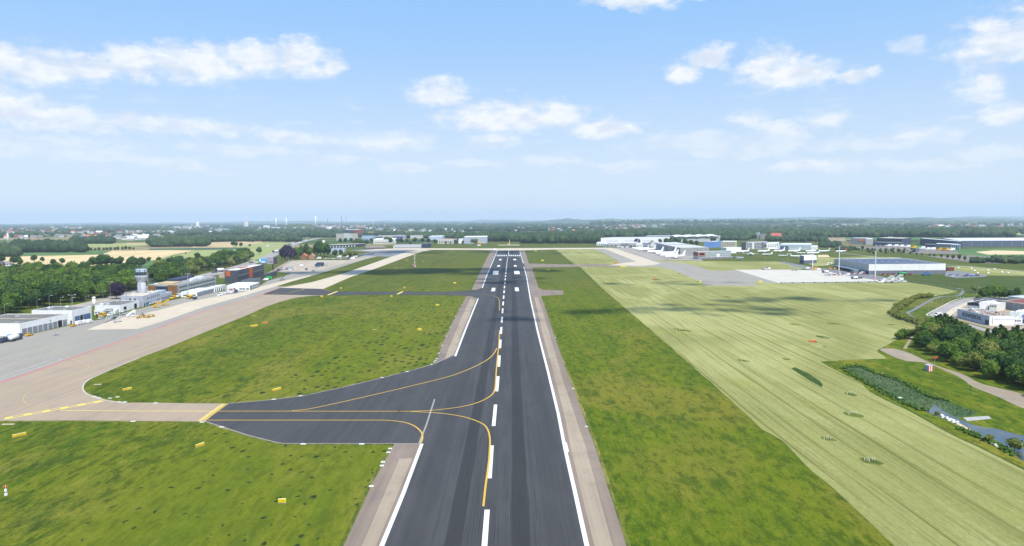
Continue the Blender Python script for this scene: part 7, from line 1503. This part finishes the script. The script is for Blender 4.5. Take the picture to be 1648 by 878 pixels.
# street lamps and light masts
def lamp(x, y, h, label, group=None, heads=1, rz=0., w=.11, hm=WHITE, name='street_lamp'):
    g = P((x, y)); r = empty(name, g, label, 'street lamp', group); MB().bar(g, g+Vector((0, 0, h)), w, w*.6, 8).build('pole', STEEL, r)
    for i in range(heads):
        a = rz+math.pi*i; d = Vector((math.cos(a), math.sin(a), 0)); MB().bar(g+Vector((0, 0, h)), g+Vector((0, 0, h+.3))+d*1.5, w*.55, n=5).build('arm', STEEL, r)
        e = g+Vector((0, 0, h+.3))+d*1.9; b = MB(); b.prism([xy(e)+d*.55+Vector((-d.y, d.x, 0))*.2, xy(e)+d*.55-Vector((-d.y, d.x, 0))*.2, xy(e)-d*.55-Vector((-d.y, d.x, 0))*.2, xy(e)-d*.55+Vector((-d.y, d.x, 0))*.2], h+.2, h+.4); b.build('lamp_head', hm, r)
for (x, y, h) in ((1494, 504.5, 7), (1506.5, 495.5, 7), (1517, 489, 7), (1527, 484.5, 7), (1538.5, 481, 7.5), (1571.5, 478, 7)): lamp(x, y, h+1.5, 'slim lamp post with white head along the curved road', 'lamp posts along the curved road', 1, -.6, w=.09)
for (x, y) in ((1504.5, 500.5), (1541.7, 479), (1546, 478.8), (1551, 478.8)): slab(x, y, 1.0, .8, 'low white post lamp at the rim of the curved road', 'low lamps of the curved road', h=.5)
for (x, y, h) in ((80, 500, 12), (8, 511, 10), (139, 494, 9), (166, 487, 10), (178, 484, 17), (60, 498, 8), (115, 497, 9), (98, 494, 8)): lamp(x, y, h, 'street lamp behind the hangars at the wood edge', 'lamps behind the hangars', 2 if x in (178,) else 1, .3)
lamp(118, 521, 20, 'tall apron floodlight at the corner of the blue doored hangar', None, 2, .3, .16)
for (x, y) in ((268, 455), (305, 450), (320, 446), (332, 444), (345, 441), (358, 437), (372, 434), (382, 431), (390, 428), (399, 425), (405, 422.5)): lamp(x, y, 14, 'tall motorway lamp between the trees behind the terminal', 'motorway lamps behind the terminal', 2, .9)
lamp(303, 478.5, 22, 'tall white floodlight pole in front of the terminal', None, 2, .4, .3)
for (x, y) in ((457, 421), (464, 421.3), (471, 421.6), (480, 421.4)): lamp(x, y, 14, 'pale lamp post before the purple beeches', 'lamp posts before the purple beeches', 1)
for i, (x, yb, yt, t) in enumerate(((1307.7, 435.2, 404, 'very tall white floodlight mast with red banded foot, beside the yellow truck'), (1350, 442.5, 396.5, 'very tall white floodlight mast with red banded foot, before the hangar canopy'), (1408.3, 452.8, 403.5, 'very tall white floodlight mast with red banded foot, in front of the white hangar wall'))):
    g = P((x, yb)); H = top_z(x, yb, yt); r = empty('floodlight_mast', g, t, 'light mast'); z6 = H*.2
    MB().bar(g+Vector((0, 0, z6)), g+Vector((0, 0, H)), .55, .28, 10).build('pole', WHITE, r)
    for k in range(6): MB().bar(g+Vector((0, 0, z6*k/6)), g+Vector((0, 0, z6*(k+1)/6)), .62, n=10).build('foot_band', RED if k % 2 == 0 else WHITE, r)
    MB().lathe([(1.1, 0), (1.0, .5)], 10, g).build('base', CONC, r); MB().bar(g+Vector((-1.8, 0, H-.6)), g+Vector((1.8, 0, H+.2)), .14, n=6).build('crossbar', STEEL, r)
    for s in (-1.5, -.5, .5, 1.5): MB().box(g.x+s-.35, g.x+s+.35, g.y-.5, g.y+.1, H-.5+s*.25, H+.2+s*.25).build('floodlight', LGREY, r)
for (x, y, h) in ((1195, 420, 14), (1231, 421, 12), (1268, 423, 14), (1285, 425.5, 11), (1144, 421.5, 11)): lamp(x, y, h, 'slim pale lamp post on the meadow north of the east apron', 'lamp posts north of the east apron', 1)
for (x, y) in ((1333, 424), (1331, 426.5), (1338, 424.5), (1563, 433), (1568, 436.5), (1590, 436), (1600, 434), (1612, 439), (1590, 440.5), (1573, 440), (1542, 432), (1622, 440)):
    g = P((x, y)); r = empty('hay_bale', g, 'wrapped white hay bale lying in the far pale meadow', 'bale', 'white bales in the far meadow'); b = MB(); b.tubex([(-.9, .85, .85), (.9, .85, .85)], 12); b.v = [v*1.2+Vector((g.x, g.y, 0)) for v in b.v]; b.build('wrap', WHITE, r); MB().bar(g+Vector((-1.12, 0, 1.02)), g+Vector((-1.02, 0, 1.02)), .7, n=10).build('end_cap', LGREY, r)
# long low line of blocks at the south rim of the east apron
g = P((1310, 455)); r = empty('blast_kerb', g, 'low dark grey barrier line along the meadow side of the east apron', 'barrier')
for i in range(34):
    u = i/34; p = P((1256+u*200, 455.6-u*2.2)); q_ = P((1256+(u+.022)*200, 455.6-(u+.022)*2.2)); b = MB(); b.prism([xy(p), xy(q_), xy(q_)+Vector((0, 1.2, 0)), xy(p)+Vector((0, 1.2, 0))], 0, .9); b.build('barrier_block', MGREY if i % 3 else DGREY, r)
# fences
def fence(pts, h, n, label, name='mesh_fence', m=STEEL):
    w = catmull([P(p) for p in pts], 6); r = empty(name, w[0], label, 'fence'); b = MB()
    for i in range(len(w)-1):
        for z in (h, h*.55): b.bar(w[i]+Vector((0, 0, z)), w[i+1]+Vector((0, 0, z)), .035, n=4)
    b.build('rails', m, r); L = len(w)
    for i in range(n):
        f = i/(n-1)*(L-1); k = min(L-2, int(f)); p = w[k].lerp(w[k+1], f-k); MB().bar(p, p+Vector((0, 0, h)), .06, n=5).build('post', m, r)
fence([(1436, 497), (1434, 506), (1446, 513), (1470, 521), (1484, 529)], 2.0, 26, 'thin wire fence round the meadow side of the hedge')
fence([(1425, 443.6), (1459, 453), (1499, 459), (1541, 467.5), (1550, 467)], 2.2, 40, 'thin fence between the meadow and the lush field')
for (x, y) in ((1443, 549.5), (1452, 547.8)):
    pass
